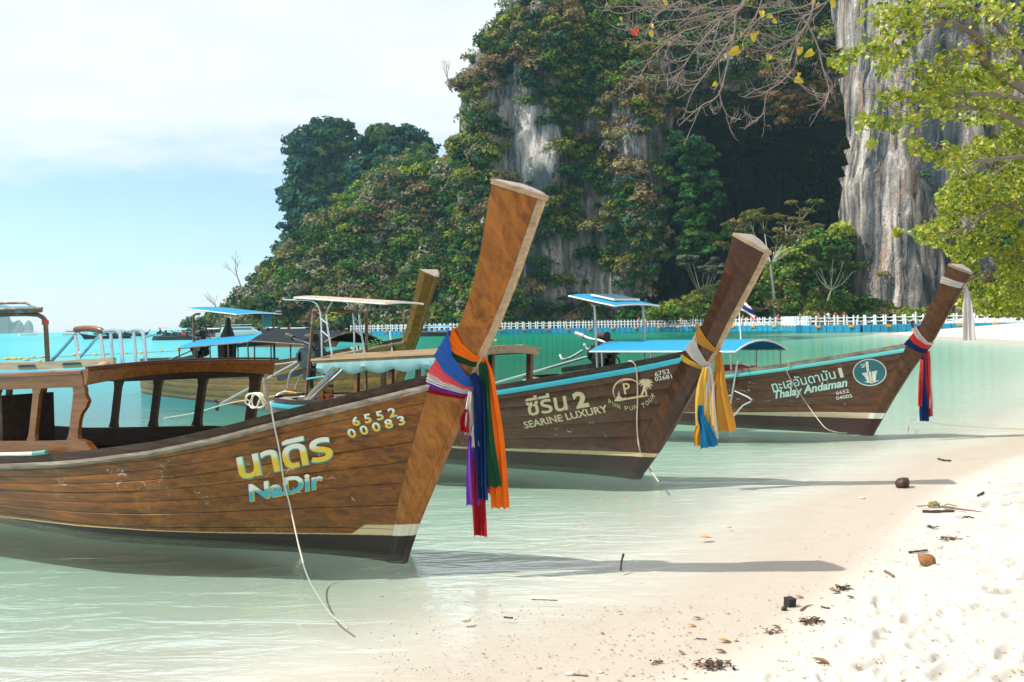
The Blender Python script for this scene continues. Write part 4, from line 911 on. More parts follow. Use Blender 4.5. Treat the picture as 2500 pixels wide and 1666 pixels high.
# --- boat 1: cabin
def zs1(x): return ip(x, [-9, -5, -3], [.62, .66, .77])      # sill height
def zh1(x): return ip(x, [-9, -4.4, -2.2], [1.15, 1.17, 1.26])  # head height
cabin = MB()
W1 = 0.66
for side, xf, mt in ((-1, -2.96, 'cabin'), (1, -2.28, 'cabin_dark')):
    xa = -8.6; m = MB()
    N = 18
    secs = []
    for i in range(N + 1):
        x = xf + (xa - xf) * i / N; y = side * (W1 + (0.0))
        secs.append([(x, y, zs1(x)), (x, y + side * 0.03, zs1(x)), (x, y + side * 0.03, zs1(x) - .19), (x, y, zs1(x) - .19)] if side < 0 else [(x, y, zs1(x) - .19), (x, y + .03, zs1(x) - .19), (x, y + .03, zs1(x)), (x, y, zs1(x))])
    m.loft(secs); cs = m.build('cabin_side', M[mt], B1.root)
    m = MB(); secs = []
    for i in range(N + 1):
        x = xf + (xa - xf) * i / N; y = side * W1; z = zh1(x)
        q = [(x, y - side * .0, z), (x, y + side * .035, z), (x, y + side * .05, z + .11), (x, y, z + .11)]
        secs.append(q if side > 0 else q[::-1])
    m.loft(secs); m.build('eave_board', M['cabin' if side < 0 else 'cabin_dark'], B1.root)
    if side < 0: posts = [(-3.10, .13), (-3.74, .10), (-4.42, .09), (-5.1, .09), (-5.8, .09), (-6.5, .09), (-7.3, .09), (-8.5, .1)]
    else: posts = [(-2.42, .12), (-3.17, .095), (-3.86, .095), (-4.52, .095), (-5.2, .09), (-5.9, .09), (-6.6, .09), (-7.3, .09), (-8.5, .1)]
    for x, wd in posts:
        m = MB(); zb, zt = zs1(x) - .002, zh1(x) + .004; y = side * (W1 + .014)
        ns = 8; secs = []
        for i in range(ns + 1):
            k = i / ns; fl = .022 * (max(0, 1 - k * 6) ** 2 + max(0, (k - 1) * 6 + 1) ** 2); xx = x + .11 * (k - .5) * 1.0; z = zb + (zt - zb) * k
            hw = wd / 2 + fl
            if side < 0 and x == -3.10: hw2 = hw + .10 * math.exp(-((k - .72) / .16) ** 2)
            else: hw2 = hw
            secs.append([(xx - hw, y - .017, z), (xx + hw2, y - .017, z), (xx + hw2, y + .017, z), (xx - hw, y + .017, z)])
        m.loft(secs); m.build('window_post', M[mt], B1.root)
# knee at the front foot of the near cabin side
m = MB(); m.loft([[(-3.15, -W1 - .05 + d, .80), (-2.93, -W1 - .05 + d, .76), (-2.80, -W1 - .05 + d, .66), (-2.83, -W1 - .05 + d, .60), (-2.83, -W1 - .05 + d, .52), (-3.2, -W1 - .05 + d, .50)] for d in (0, .06)]); m.build('cabin_knee', M['cabin'], B1.root)
# front arch of the roof and the roof itself
def roofpt(x, k, dz=0): return (x, k * (W1 + .04), zh1(x) + .11 + .045 * (1 - k * k) + dz)
m = MB(); secs = []
for i in range(13):
    k = i / 6 - 1; x = -2.92 + (k + 1) / 2 * .72; y = k * (W1 + .05); z = ip(k, [-1, 1], [1.245, 1.268]); u = .03 * (1 - k * k)
    secs.append([(x + .02, y, z + u * 2.2), (x + .055, y, z + .115 + u), (x + .045, y, z + .137 + u), (x - .03, y, z + .137 + u), (x - .01, y, z + u * 2.2)])
m.loft(secs); m.build('roof_arch', M['cabin'], B1.root)
m = MB(); secs = []
for i in range(13):
    k = i / 6 - 1; x = -2.90 + (k + 1) / 2 * .72; y = k * (W1 + .07); z = ip(k, [-1, 1], [1.245, 1.268]); u = .03 * (1 - k * k)
    secs.append([(x + .02, y, z + .139 + u), (x + .06, y, z + .139 + u), (x + .06, y, z + .158 + u), (x + .02, y, z + .158 + u)])
m.loft(secs); m.build('arch_moulding', M['cabin_dark'], B1.root)
rows = []
for i in range(15):
    r = []
    for j in range(9):
        k = j / 4 - 1; xf = -2.93 + (k + 1) / 2 * .72; x = xf + (-8.7 - xf) * i / 14; r.append(roofpt(x, k, .012))
    rows.append(r)
MB().sheet(rows, .02).build('roof', M['tarp_teal'] if False else M['cyan'], B1.root)
for i in range(9):   # ceiling battens
    x = -3.3 - i * .6; MB().loft([[(x, k * W1, zh1(x) + .085 + .04 * (1 - k * k)), (x + .05, k * W1, zh1(x) + .085 + .04 * (1 - k * k)), (x + .05, k * W1, zh1(x) + .115 + .04 * (1 - k * k)), (x, k * W1, zh1(x) + .115 + .04 * (1 - k * k))] for k in (-1, -.5, 0, .5, 1)]).build('ceiling_batten', M['cabin_dark'], B1.root)
# outer eave plank on the near side and the slotted timber kerb on the roof
m = MB(); secs = []
for i in range(15):
    x = -2.97 - 5.7 * i / 14; z = zh1(x) + .10; y = -W1 - .055
    secs.append([(x, y, z + .04), (x, y + .10, z + .055), (x, y + .10, z + .03), (x, y, z + .012)])
m.loft(secs); m.build('eave_plank', M['cabin'], B1.root)
m = MB(); secs = []
for i in range(13):
    x = -3.12 - 4.2 * i / 12; z = zh1(x) + .145; secs.append([(x, -.30, z), (x, -.27, z), (x, -.27, z + .095), (x, -.30, z + .095)])
m.loft(secs); kb = m.build('roof_kerb', M['pale'], B1.root)
for x in (-3.75, -4.5, -5.4):
    z = zh1(x) + .17; m = MB(); m.loft([[(x - .16, -.312 + d, z + .02), (x + .16, -.312 + d, z + .035), (x + .13, -.312 + d, z + .052), (x - .12, -.312 + d, z + .045)] for d in (0, .008)]); m.build('slot', M['black'], kb)
m = MB(); m.ball((-3.22, -.33, zh1(-3.2) + .17), .05, sx=(1.25, 1, .8)); tag(m.build('roof_bung', M['pale'], B1.root))
# things on the roof of boat 1
def place1(m, name, mat, label, cat, group=None, smooth=False):
    o = m.build(name, mat, None, smooth); o.location = B1.root.location; o.rotation_euler = B1.root.rotation_euler; tag(o, label, cat, group); return o
bt = MB(); p = pl1(219, 902, .30); bt.cyl(p + Vector((-.05, 0, 0)), p + Vector((.03, 0, .0)), .032, 12); bt.cyl(p + Vector((.03, 0, 0)), p + Vector((.075, 0, 0)), .014, 8)
place1(bt, 'glass_bottle', M['greenp'], 'small green glass bottle lying on the near cabin roof', 'bottle', smooth=True)
ld = MB(); b0 = -.12; q = lambda x, y, b=b0: pl1(x, y, b)
for a, b_ in (((184, 818), (197, 903)), ((245, 815), (255, 895))): ld.tube([q(*a), q(*b_)], .017)
for a, b_ in (((104, 907), (184, 818)), ((174, 898), (243, 818))): ld.tube([q(*a, b0 - .12), q(*b_, b0)], .015)
for pts in ([(241, 811), (262, 808), (283, 807), (290, 812), (294, 822), (301, 903)], [(320, 808), (335, 806), (343, 807), (348, 813), (351, 825), (357, 897)]): ld.tube(arc([q(*t) for t in pts], 4), .017)
for a, b_ in (((270, 810), (277, 905)), ((326, 808), (333, 899))): ld.tube([q(*a, b0 - .25), q(*b_, b0 - .25)], .016)
ld.tube([q(262, 808), q(270, 810, b0 - .25)], .016); ld.tube([q(320, 808), q(326, 808, b0 - .25)], .016)
ld.tube([q(108, 907), q(212, 897), q(334, 887)], .016); ld.tube([q(108, 912, b0 - .2), q(334, 892, b0 - .2)], .016)
la = place1(ld, 'folding_ladder', M['steel'], 'folded steel boarding ladder propped on the near cabin roof', 'ladder', smooth=True)
m = MB(); m.tube(arc([q(182, 806), q(200, 803), q(225, 803), q(252, 809)], 5), [.02] + [.032] * 14 + [.02], 10); o = m.build('tread_pad', M['cabin'], la, smooth=True)
m = MB()
for x, y in ((105, 906), (141, 903), (113, 906)): m.tube([q(x - 3, y), q(x + 3, y)], .022, 8)
m.build('joint_sleeve', M['redp'], la)
m = MB()
for i in range(4):
    a = pl1(20 + i * 38, 921 - i * 3, .22); m.tube(arc([a + Vector((0, -.06, 0)), a + Vector((.05, 0, .05)), a + Vector((.12, .04, .06)), a + Vector((.19, .0, .03)), a + Vector((.25, -.06, .0)), a + Vector((.16, -.02, .01))], 5), .006, 5)
place1(m, 'cord', M['black'], 'thin dark cord looped over the near cabin roof kerb', 'cord', smooth=True)
# helm canopy post and frame at the far left
hp = MB(); hp.tube(arc([pl1(118, 915, -.2), pl1(112, 800, -.2), pl1(110, 783, -.2), pl1(100, 773, -.2), pl1(80, 768, -.2), pl1(0, 769, -.2), pl1(-260, 780, -.2), pl1(-275, 800, -.2), pl1(-268, 930, -.2)], 6), .024, 10)
h = hp.build('helm_frame', M['rusty'], B1.root, smooth=True)
m = MB(); m.tube([pl1(110, 782, -.2), pl1(111, 793, -.2)], .034, 10); m.build('red_lashing', M['redp'], h)
m = MB(); P = [pl1(98, 754, .2), pl1(-200, 760, .2), pl1(-200, 752, -.7), pl1(85, 750, -.7)]
m.sheet([[P[0], P[3]], [P[1], P[2]]], .02); m.build('helm_canopy', M['tarp'], h)
m = MB(); m.tube(arc([pl1(-150, 745, .1), pl1(0, 741, .1), pl1(58, 740, .1), pl1(68, 743, .1), pl1(83, 751, .1)], 4), .012); m.tube([pl1(-150, 764, .1), pl1(100, 758, .1)], .022); m.tube([pl1(-150, 758, .3), pl1(103, 753, .3)], .012)
m.build('canopy_pole', M['rusty'], h)
m = MB(); m.cyl(pl1(-30, 1111, .78), pl1(82, 1108, .78), .018, 10); gp = place1(m, 'capped_pipe', M['white'], 'white plastic pipe with green end on the near boat gunwale', 'pipe')
m = MB(); m.cyl(pl1(82, 1108, .78), pl1(114, 1104, .78), .021, 10); m.build('end_sleeve', simple('sea_green_plastic', (.10, .30, .25), .5), gp)
# inside: bulkhead locker seen through the near windows, helm seat
m = MB(); m.box((-4.45, -.34, .74), (.05, .52, .74)); m.build('bulkhead', M['inner'], B1.root)
for i in range(6):
    m = MB(); x = -2.6 - i * .95; m.box((x, 0, .10), (.9, 1.0, .03)); m.build('floor_board', M['inner'], B1.root)
# --- boat 1 lettering
def c3(x, y): return (550 + x / 3.3614, 950 + y / 3.3614)
def digits(B, body, p0, p1, hgt, mat, edge=None, bold=0.02, sh=0.0, grad=True, name='painted_number'):
    if edge: B.text(body, (p0[0] + 1.2, p0[1] + 1.0), (p1[0] + 1.2, p1[1] + 1.0), hgt, M[edge], name, bold=bold + .012, off=.0035, shear=sh)
    B.text(body, p0, p1, hgt, M[mat], name, bold=bold, off=.0055, shear=sh, grad=grad)
digits(B1, '6 5 5 2', c3(1055, 303), c3(1412, 218), .062, 'lt_grad', 'lt_cyan')
digits(B1, '0 0 0 8 3', c3(1020, 402), c3(1482, 284), .062, 'lt_grad', 'lt_cyan')
digits(B1, 'นาดิร', c3(130, 735), c3(905, 560), .20, 'lt_grad', 'lt_cyan', bold=.022, name='painted_name', sh=.12)
digits(B1, 'NaDir', c3(200, 918), c3(830, 800), .125, 'lt_grad2', 'lt_yel', bold=.03, name='painted_name', sh=.22)
# --- boat 2: lettering and emblem
def c5(x, y): return (1100 + x / 3.3614, 800 + y / 3.3614)
digits(B2, 'ซีรีน', c5(650, 722), c5(985, 668), .19, 'lt_cream', bold=.018, grad=False, name='painted_name', sh=.15)
digits(B2, '2', c5(1035, 660), c5(1142, 640), .165, 'lt_cream', bold=.05, grad=False, name='painted_name')
digits(B2, 'SEARINE LUXURY', c5(615, 828), c5(1300, 690), .078, 'lt_cream', bold=.022, grad=False, name='painted_name')
digits(B2, '6752', c5(1683, 402), c5(1805, 372), .045, 'lt_white', bold=.01, grad=False)
digits(B2, '02681', c5(1683, 440), c5(1822, 415), .044, 'lt_white', bold=.01, grad=False)
digits(B2, 'P', c5(1430, 548), c5(1490, 538), .12, 'lt_cream', bold=.01, grad=False, name='emblem_letter', sh=.1)
def h2(x, y): return B2.hit(*c5(x, y))
def ringpoly(f, cx, cy, rx, ry, a0, a1, w, n=26):
    o = []; 
    for i in range(n + 1):
        a = R(a0 + (a1 - a0) * i / n); o.append(f(cx + rx * math.cos(a), cy - ry * math.sin(a)))
    for i in range(n, -1, -1):
        a = R(a0 + (a1 - a0) * i / n); ww = w * (0.35 + 0.65 * math.sin(math.pi * i / n)); o.append(f(cx + (rx - ww) * math.cos(a), cy - (ry - ww) * math.sin(a)))
    return o
em = [ringpoly(h2, 1450, 520, 118, 105, 28, 215, 14), ringpoly(h2, 1462, 520, 100, 92, 62, 140, 5)]
em.append([h2(*p) for p in ((1345, 600), (1372, 560), (1385, 515), (1392, 560), (1412, 580), (1445, 572), (1440, 580), (1560, 556), (1640, 560), (1560, 575), (1450, 592), (1385, 606), (1345, 604))])
em.append([h2(*p) for p in ((1560, 556), (1578, 510), (1590, 455), (1604, 455), (1606, 500), (1618, 555), (1604, 556), (1596, 520), (1578, 556))])
for a, l in ((5, 70), (-28, 78), (-60, 82), (32, 68), (62, 62), (95, 58), (125, 62), (155, 66), (188, 72), (222, 60), (252, 70), (285, 84), (310, 86)):
    cx, cy = 1600, 448; ca, sa = math.cos(R(a)), math.sin(R(a)); dx, dy = ca * l, -sa * l * .72; px_, py_ = -dy / l * 9, dx / l * 9
    em.append([h2(cx, cy), h2(cx + dx * .5 + px_, cy + dy * .5 + py_), h2(cx + dx, cy + dy + 9), h2(cx + dx * .5 - px_, cy + dy * .5 - py_)])
B2.decal(em, M['lt_cream'], 'painted_emblem')
word = 'PUN PUN TOUR'; pos_ = [(1310, 612, -38), (1345, 632, -32), (1383, 650, -22), None, (1450, 666, -5), (1488, 664, 2), (1527, 655, 8), None, (1590, 642, 22), (1622, 622, 32), (1648, 594, 46), (1672, 562, 58)]
for ch, q_ in zip(word, pos_):
    if q_ is None: continue
    cx, cy, an = q_; c, s_ = math.cos(R(an)), math.sin(R(an)); w = 28
    o = B2.text(ch, c5(cx - w / 2 * c, cy + 14 + w / 2 * s_), c5(cx + w / 2 * c, cy + 14 - w / 2 * s_), .048, M['lt_cream'], 'emblem_letter', bold=.008, off=.0055)
# --- boat 3 lettering and emblem
def c7(x, y): return (1650 + x / 2.9412, 620 + y / 2.9412)
digits(B3, 'ทะเลอันดามัน', c7(700, 985), c7(1155, 893), .135, 'lt_aqua', bold=.012, grad=False, name='painted_name')
digits(B3, '1', c7(1182, 888), c7(1208, 884), .14, 'lt_white', bold=.02, grad=False, name='painted_name')
digits(B3, 'Thalay Andaman', c7(715, 1040), c7(1240, 948), .12, 'lt_aqua', bold=.03, grad=False, name='painted_name', sh=.35)
digits(B3, '6652', c7(1155, 1013), c7(1248, 995), .052, 'lt_white', bold=.01, grad=False)
digits(B3, '04005', c7(1155, 1050), c7(1270, 1030), .052, 'lt_white', bold=.01, grad=False)
def h3(x, y): return B3.hit(*c7(x, y))
el = lambda rx, ry, n=32: [h3(1393 + rx * math.cos(2 * math.pi * i / n), 852 - ry * math.sin(2 * math.pi * i / n)) for i in range(n)]
B3.decal([el(121, 98)], M['lt_white'], 'emblem_border', .004); B3.decal([el(114, 91)], M['lt_teal'], 'emblem_disc', .0055)
B3.decal([[h3(*p) for p in q_] for q_ in (((1335, 858), (1450, 838), (1440, 868), (1436, 912), (1418, 916), (1378, 918), (1362, 888)), ((1362, 776), (1384, 772), (1388, 830), (1396, 850), (1374, 852)),
          ((1325, 798), (1360, 790), (1362, 796), (1325, 803)), ((1335, 812), (1362, 800), (1362, 808), (1340, 820)), ((1352, 922), (1380, 914), (1410, 922), (1440, 912), (1468, 906), (1440, 920), (1410, 930), (1380, 924)))], M['lt_white'], 'painted_emblem', .007)
B3.decal([[h3(*p) for p in q_] for q_ in (((1382, 842), (1386, 840), (1396, 916), (1391, 917)), ((1404, 840), (1408, 838), (1414, 914), (1409, 915)))], M['lt_teal'], 'painted_line', .0085)
def c4(x, y): return (700 + x / 5.6, 620 + y / 5.6)
digits(B4, '6352', c4(1120, 1262), c4(1318, 1215), .09, 'lt_green', bold=.01, grad=False)
digits(B4, '24011', c4(1120, 1322), c4(1330, 1275), .085, 'lt_green', bold=.01, grad=False)
digits(B4, '319', c4(900, 1392), c4(1085, 1362), .16, 'lt_aqua', bold=.05, grad=False, name='painted_name')

# --- boat 2: roof, posts, plastic curtain, helm frame, engine
def zr2(x): return ip(x, [-6, -2], [1.17, 1.34])
WR = .60; rows = [[(x, k * WR, zr2(x) + .05 * (1 - k * k)) for k in (-1, -.5, 0, .5, 1)] for x in np.linspace(-5.7, -2.2, 12)]
rf = MB().sheet(rows, .03).build('roof', M['wood5'], B2.root)
for k in (-1, 1):
    for i, (dy, dz, hh, mt) in enumerate(((.012, -.022, .055, 'pale'), (.035, .02, .03, 'pale'))):
        m = MB(); m.loft([[(x, k * (WR + dy), zr2(x) + dz), (x, k * (WR + dy - .03), zr2(x) + dz), (x, k * (WR + dy - .03), zr2(x) + dz + hh), (x, k * (WR + dy), zr2(x) + dz + hh)][::int(k)] for x in np.linspace(-5.72, -2.18, 10)]); m.build('eave_plank', M[mt], rf)
    m = MB(); m.loft([[(x, k * (WR - .16), zr2(x) + .028), (x, k * (WR - .19), zr2(x) + .028), (x, k * (WR - .19), zr2(x) + .10), (x, k * (WR - .16), zr2(x) + .10)][::int(k)] for x in np.linspace(-5.5, -2.3, 8)]); m.build('roof_rail', M['pale'], rf)
for x in (-5.7, -2.2):
    m = MB(); m.loft([[(x - .02, y, zr2(x) - .05 + .05 * (1 - (y / WR) ** 2)), (x + .02, y, zr2(x) - .05 + .05 * (1 - (y / WR) ** 2)), (x + .02, y, zr2(x) + .05 + .05 * (1 - (y / WR) ** 2)), (x - .02, y, zr2(x) + .05 + .05 * (1 - (y / WR) ** 2))] for y in (-WR, -.3, 0, .3, WR)]); m.build('roof_arch', M['pale'], rf)
for x in (-5.55, -4.7, -3.9, -3.1, -2.35):
    for k in (-1, 1): m = MB(); m.beam((x, k * .55, .50), (x + .05, k * .55, zr2(x) - .02), .05, .08); m.build('post', M['cabin'], B2.root)
for i in range(5):
    m = MB(); m.box((-5.45, -.55, .62 + i * .075), (.34, .025, .05), Matrix.Rotation(R(10), 3, 'X')); m.build('louvre_slat', M['cabin'], B2.root)
for k in (-1, 1):
    m = MB(); m.loft([[(x, k * .58, .50), (x, k * .545, .50), (x, k * .545, .64), (x, k * .58, .64)] for x in (-5.6, -4, -2.3)]); m.build('cabin_side', M['cabin_dark'], B2.root)
rows = []
for i in range(30):
    x = -5.55 + 3.1 * i / 29; sag = .035 * abs(math.sin(i * .55)) ; rows.append([(x, -.635 + .02 * math.sin(i * 1.9), zr2(x) - .02), (x, -.655 + .015 * math.sin(i * 2.7), zr2(x) - .08 - sag), (x, -.625 + .01 * math.sin(i * 3.1), zr2(x) - .135 - sag * 1.6)])
MB().sheet(rows, .006).build('rolled_curtain', M['tarp_teal'], B2.root, smooth=True)
rows = []
for i in range(10):
    u = i / 9; a = Vector((-4.95, -.64, zr2(-5) - .10)).lerp(Vector((-5.75, -.66, .62)), u); wd = .13 - .05 * u
    rows.append([a + Vector((wd * (j / 12 - .5) * 2, -.03 * math.sin(j * 1.3 + u * 2) - .02, .03 * math.sin(j) * (1 - u))) for j in range(13)])
MB().sheet(rows, .005).build('plastic_curtain', M['tarp_white'], B2.root, smooth=True)
m = MB(); m.cyl((-5.85, -.62, .93), (-4.9, -.66, 1.03), .015, 8); m.build('curtain_pole', M['cyan'], B2.root)
# stern deck with well and grey hull paint aft
m = MB(); n = 24; outer = []; inner = []
for i in range(n + 1):
    t = 5.4 + (7.46 - 5.4) * min(1, i / (n / 2)) if i <= n / 2 else 7.46 - (7.46 - 5.4) * (i - n / 2) / (n / 2)
    side = -1 if i <= n / 2 else 1; p = B2.S(t, B2.zg(t) - .05, side, -.04); outer.append(p); inner.append(Vector((-6.45 + (p.x + 6.45) * .62, p.y * .62, p.z)))
m.sheet([outer, inner], .02); m.build('stern_deck', M['grey_wood'], B2.root)
m = MB()
p = [B2.S(7.3, .60, -1, 0), B2.S(7.5, .60, -1, -.02)]
e2 = engine(B2, -6.75, .05, 1.02, 0.0, 3.6, 17, 0.0, 'iron2', 'iron', .85)
m = MB(); m.tube(arc([(-7.35, -.05, .70), (-7.25, -.05, .95), (-7.0, -.03, 1.10), (-6.8, -.02, 1.35)], 5), .018, 8); m.tube(arc([(-7.3, .08, .7), (-7.1, .06, .92), (-6.7, .03, 1.05)], 5), .018, 8); m.build('coolant_hose', M['galv'], B2.root, smooth=True)
m = MB(); m.tube(arc([(-6.35, -.33, .60), (-6.10, -.33, 1.85), (-6.08, -.31, 1.92), (-6.02, -.22, 1.955), (-5.9, .45, 1.93), (-5.9, .52, 1.88), (-5.95, .52, .62)], 7), .024, 10); fr = m.build('helm_arch', M['rusty'], B2.root, smooth=True)
m = MB()
for y in (-.30, .30):
    m.tube(arc([(-7.0, y, 2.18), (-6.96, y, 2.15), (-6.5, y, 2.13), (-6.15, y, 2.10), (-5.95, y, 1.93), (-5.93, y, 1.25)], 6), .014, 8)
    m.tube(arc([(-5.6, y, 2.10), (-5.75, y, 1.95), (-5.78, y, 1.8), (-5.65, y, 1.25)], 6), .014, 8)
    for z in (1.8, 1.62): m.tube([(-5.93, y, z + .03), (-5.74, y, z - .06)], .011, 6)
m.build('chrome_frame', M['steel'], B2.root, smooth=True)
c2 = canopy(B2, -4.25, -6.62, .34, 2.02, 2.04, 'tarp_beige', edge='white', z1=.16, name='helm_canopy', pr=.013)
m = MB(); m.tube([(-5.9, 0, 2.14), (-5.85, 0, 2.75)], .007, 6); m.build('aerial', M['rusty'], B2.root)
m = MB(); m.tube(arc([(-7.3, -.1, .66), (-7.35, -.25, .58), (-7.3, -.35, .35), (-7.2, -.38, .1), (-7.15, -.38, -.1)], 5), .03, 8); m.build('exhaust_pipe', M['galv'], B2.root, smooth=True)
for i, mt in enumerate(('orangep', 'deckred', 'c_navy', 'c_white')):
    m = MB(); m.box((-6.1 - i * .2, .15 - .07 * i, .58), (.3, .34, .05), .3 * i); m.build('folded_cloth', M[mt], B2.root)
m = MB(); m.tube(arc([(-7.2, -.2, .66), (-6.9, -.3, .68), (-6.75, -.25, .66)], 5), .016, 6); m.build('yellow_hose', M['yellowp'], B2.root)

# --- boat 3: canopies, helm roof with solar panel, engine, life jackets, ladder
canopy(B3, -2.0, -5.3, .70, 1.20, 1.37, 'tarp', posts=(-2.1,), zb=.9, z1=-.03, nx=8)
for x in (-2.6, -3.8, -5.0):
    for k in (-1, 1): m = MB(); m.tube([(x, k * .68, .62), (x, k * .69, 1.2)], .016); m.build('post', M['galv'], B3.root)
c3_ = canopy(B3, -4.75, -5.95, .60, 2.0, 2.03, 'tarp', z1=.22, name='helm_canopy', pr=.015)
m = MB(); m.box((-5.3, .0, 2.165), (.62, .70, .03), Matrix.Rotation(R(10.5), 3, 'Y')); sp = m.build('solar_panel', M['white'], c3_)
for i in range(2):
    for j in range(3): m = MB(); m.box((-5.45 + i * .30, -.22 + j * .22, 2.165 + .0185 + .028 - i * .0555), (.27, .2, .006), Matrix.Rotation(R(10.5), 3, 'Y')); m.build('solar_cell', M['solar'], c3_)
for y, x in ((-.5, -5.35), (.55, -5.1)):
    m = MB(); m.tube(arc([(x + .05, y, .60), (x, y, 1.9), (x - .03, y * .98, 2.0), (x - .1, y * .95, 2.05)], 6), .022, 10); m.build('helm_post', M['galv'], B3.root, smooth=True)
engine(B3, -5.7, .05, .86, 0.0, 3.4, 12, -0.4, 'iron', 'alu', .95)
m = MB(); m.tube(arc([(-6.1, -.1, 1.16), (-6.3, -.25, 1.02), (-6.55, -.22, .98), (-6.7, -.15, 1.06)], 5), .024, 8); m.build('tiller', M['steel'], B3.root, smooth=True)
for i in range(6):
    m = MB(); m.box((-1.9 - i * .42, -.30 + .25 * (i % 3), .86), (.34, .30, .14), .5 * i); o = m.build('life_jacket', M['orangep' if i % 2 else 'redp'], None); o.location = B3.root.location; o.rotation_euler = B3.root.rotation_euler
    tag(o, ['red life jacket nearest the front post of the blue canopy', 'orange life jacket second from the front under the blue canopy', 'red life jacket in the middle of the row under the canopy', 'orange life jacket just aft of the row middle', 'red life jacket second from the stern end of the row', 'orange life jacket nearest the engine under the canopy'][i], 'life jacket', 'life jackets in the far right boat')
q3 = lambda x, y, b: B3.pl(*c7(x, y), b)
m = MB(); 
for db in (0.0, .16):
    m.tube(arc([q3(370, 1180, .80 - db), q3(405, 1000, .80 - db), q3(438, 800, .84 - db), q3(450, 778, .82 - db), q3(475, 785, .70 - db), q3(530, 812, .55 - db)], 5), .015, 8)
    m.tube(arc([q3(385, 1165, .80 - db), q3(410, 1170, .80 - db), q3(480, 1090, .80 - db), q3(545, 1048, .80 - db), q3(425, 985, .80 - db)], 3), .013, 8)
for x, y in ((372, 1170), (425, 985), (545, 1050), (395, 1070)): m.tube([q3(x, y, .80), q3(x, y, .64)], .013, 8)
m.tube([q3(330, 1030, .78), q3(400, 1015, .80)], .012); m.tube([q3(320, 1140, .78), q3(370, 1070, .80)], .012)
o = m.build('boarding_ladder', M['steel'], None, smooth=True); o.location = B3.root.location; o.rotation_euler = B3.root.rotation_euler
tag(o, 'bent stainless steel boarding ladder hooked over the aqua rail', 'ladder')

# --- boat 4: sash, engine aft, canopies of the boat behind it
m = MB(); m.loft([[(x, y, z) for x, y, z in ((.30 + .10 * k, -.20, 1.62 - .55 * k), (.36 + .10 * k, -.215, 1.62 - .55 * k), (.36 + .10 * k, -.215, 1.52 - .55 * k), (.30 + .10 * k, -.20, 1.52 - .55 * k))] for k in (0, .5, 1)])
o = m.build('sash', M['c_white'], None); o.location = B4.root.location; o.rotation_euler = B4.root.rotation_euler; tag(o, 'faded white sash on the prow of the ochre boat', 'sash')
canopy(B4, -1.3, -4.3, .75, 1.36, 1.60, 'tarp_dark', edge='rusty', name='front_awning', posts=(-1.35,), zb=1.1, nx=8, z1=.08)
canopy(B4, -4.35, -8.3, .78, 1.42, 1.62, 'tarp', edge='rusty', name='rear_awning', nx=8, z1=-.17)
for x in (-4.4, -5.4, -6.4, -7.3, -8.25):
    for k in (-1, 1): m = MB(); m.tube([(x, k * .76, .85), (x, k * .77, ip(x, [-8.3, -4.35], [1.25, 1.42]))], .018); m.build('post', M['rusty'], B4.root)
c5_ = canopy(B4, -5.4, -8.3, .55, 2.03, 2.06, 'tarp', z1=.20, name='helm_canopy', pr=.014)
for x, y in ((-8.1, -.45), (-5.7, .5)):
    m = MB(); m.tube(arc([(x, y, .8), (x, y, 1.9), (x + .1, y, 2.06), (x + .4, y, 2.08)], 6), .026, 10); m.build('helm_post', M['rusty'], B4.root, smooth=True)
m = MB(); m.box((-5.75, .35, 1.88), (.1, .2, .30)); m.build('green_jerrycan', simple('green_can_plastic', (.05, .25, .22), .5), B4.root)
engine(B4, -8.9, .05, 1.0, 0.0, 4.4, 10, 0, 'iron', 'iron', 1.0)
m = MB(); secs = []
for z, w, o in ((.95, .26, 0), (1.3, .28, .02), (1.55, .2, .05), (1.75, .09, .09), (1.95, .06, .1)): secs.append([(-7.2 + o + w * math.cos(a), w * .8 * math.sin(a), z + .03 * math.sin(3 * a)) for a in np.linspace(0, 2 * math.pi, 9)[:-1]])
m.loft(secs); m.build('draped_cover', M['black'], B4.root)
# ------------------------------------------------------------------ floating pontoon bridge
PC = [(861, 820), (1100, 817.5), (1350, 813.5), (1650, 809.5), (1925, 808), (1960, 811), (2100, 809.5), (2300, 806.5), (2420, 802)]
PW = [gz(*p) for p in PC]; PW[-1] = gz(2300, 806.5) + (gz(2300, 806.5) - gz(2100, 809.5)).normalized() * 16
pont = empty('floating_pontoon', PW[0]); tag(pont, 'long blue modular float bridge with white posts and rope rails across the bay', 'pontoon')
cum = [0]; 
for i in range(1, len(PW)): cum.append(cum[-1] + (PW[i] - PW[i - 1]).length)
def pat(s): 
    i = max(0, min(len(cum) - 2, int(np.searchsorted(cum, s)) - 1)); k = (s - cum[i]) / (cum[i + 1] - cum[i]); return PW[i].lerp(PW[i + 1], k), (PW[i + 1] - PW[i]).normalized()
def blockmesh():
    m = MB(); w = .97; 
    m.loft([[(-w / 2 + c, -.98, z), (w / 2 - c, -.98, z), (w / 2, -.98 + c, z), (w / 2, .98 - c, z), (w / 2 - c, .98, z), (-w / 2 + c, .98, z), (-w / 2, .98 - c, z), (-w / 2, -.98 + c, z)] for z, c in ((-.15, .10), (-.10, .06), (.30, .06), (.36, .09), (.42, .06), (.74, .06), (.80, .10))])
    for x in (-.22, .22):
        m.box((x, -.985, .12), (.10, .03, .22)); m.box((x, -.985, .58), (.10, .03, .22))
    me = bpy.data.meshes.new('float_block'); me.from_pydata(m.v, [], m.f); me.materials.append(M['bluep']); return me
def postmesh():
    m = MB(); m.tube([(0, 0, 0), (0, 0, 1.12), (0, 0, 1.22)], [.115, .10, .07], 8); m.cyl((0, 0, -.02), (0, 0, .06), .12, 8); me = bpy.data.meshes.new('post'); me.from_pydata(m.v, [], m.f); me.materials.append(M['white']); return me
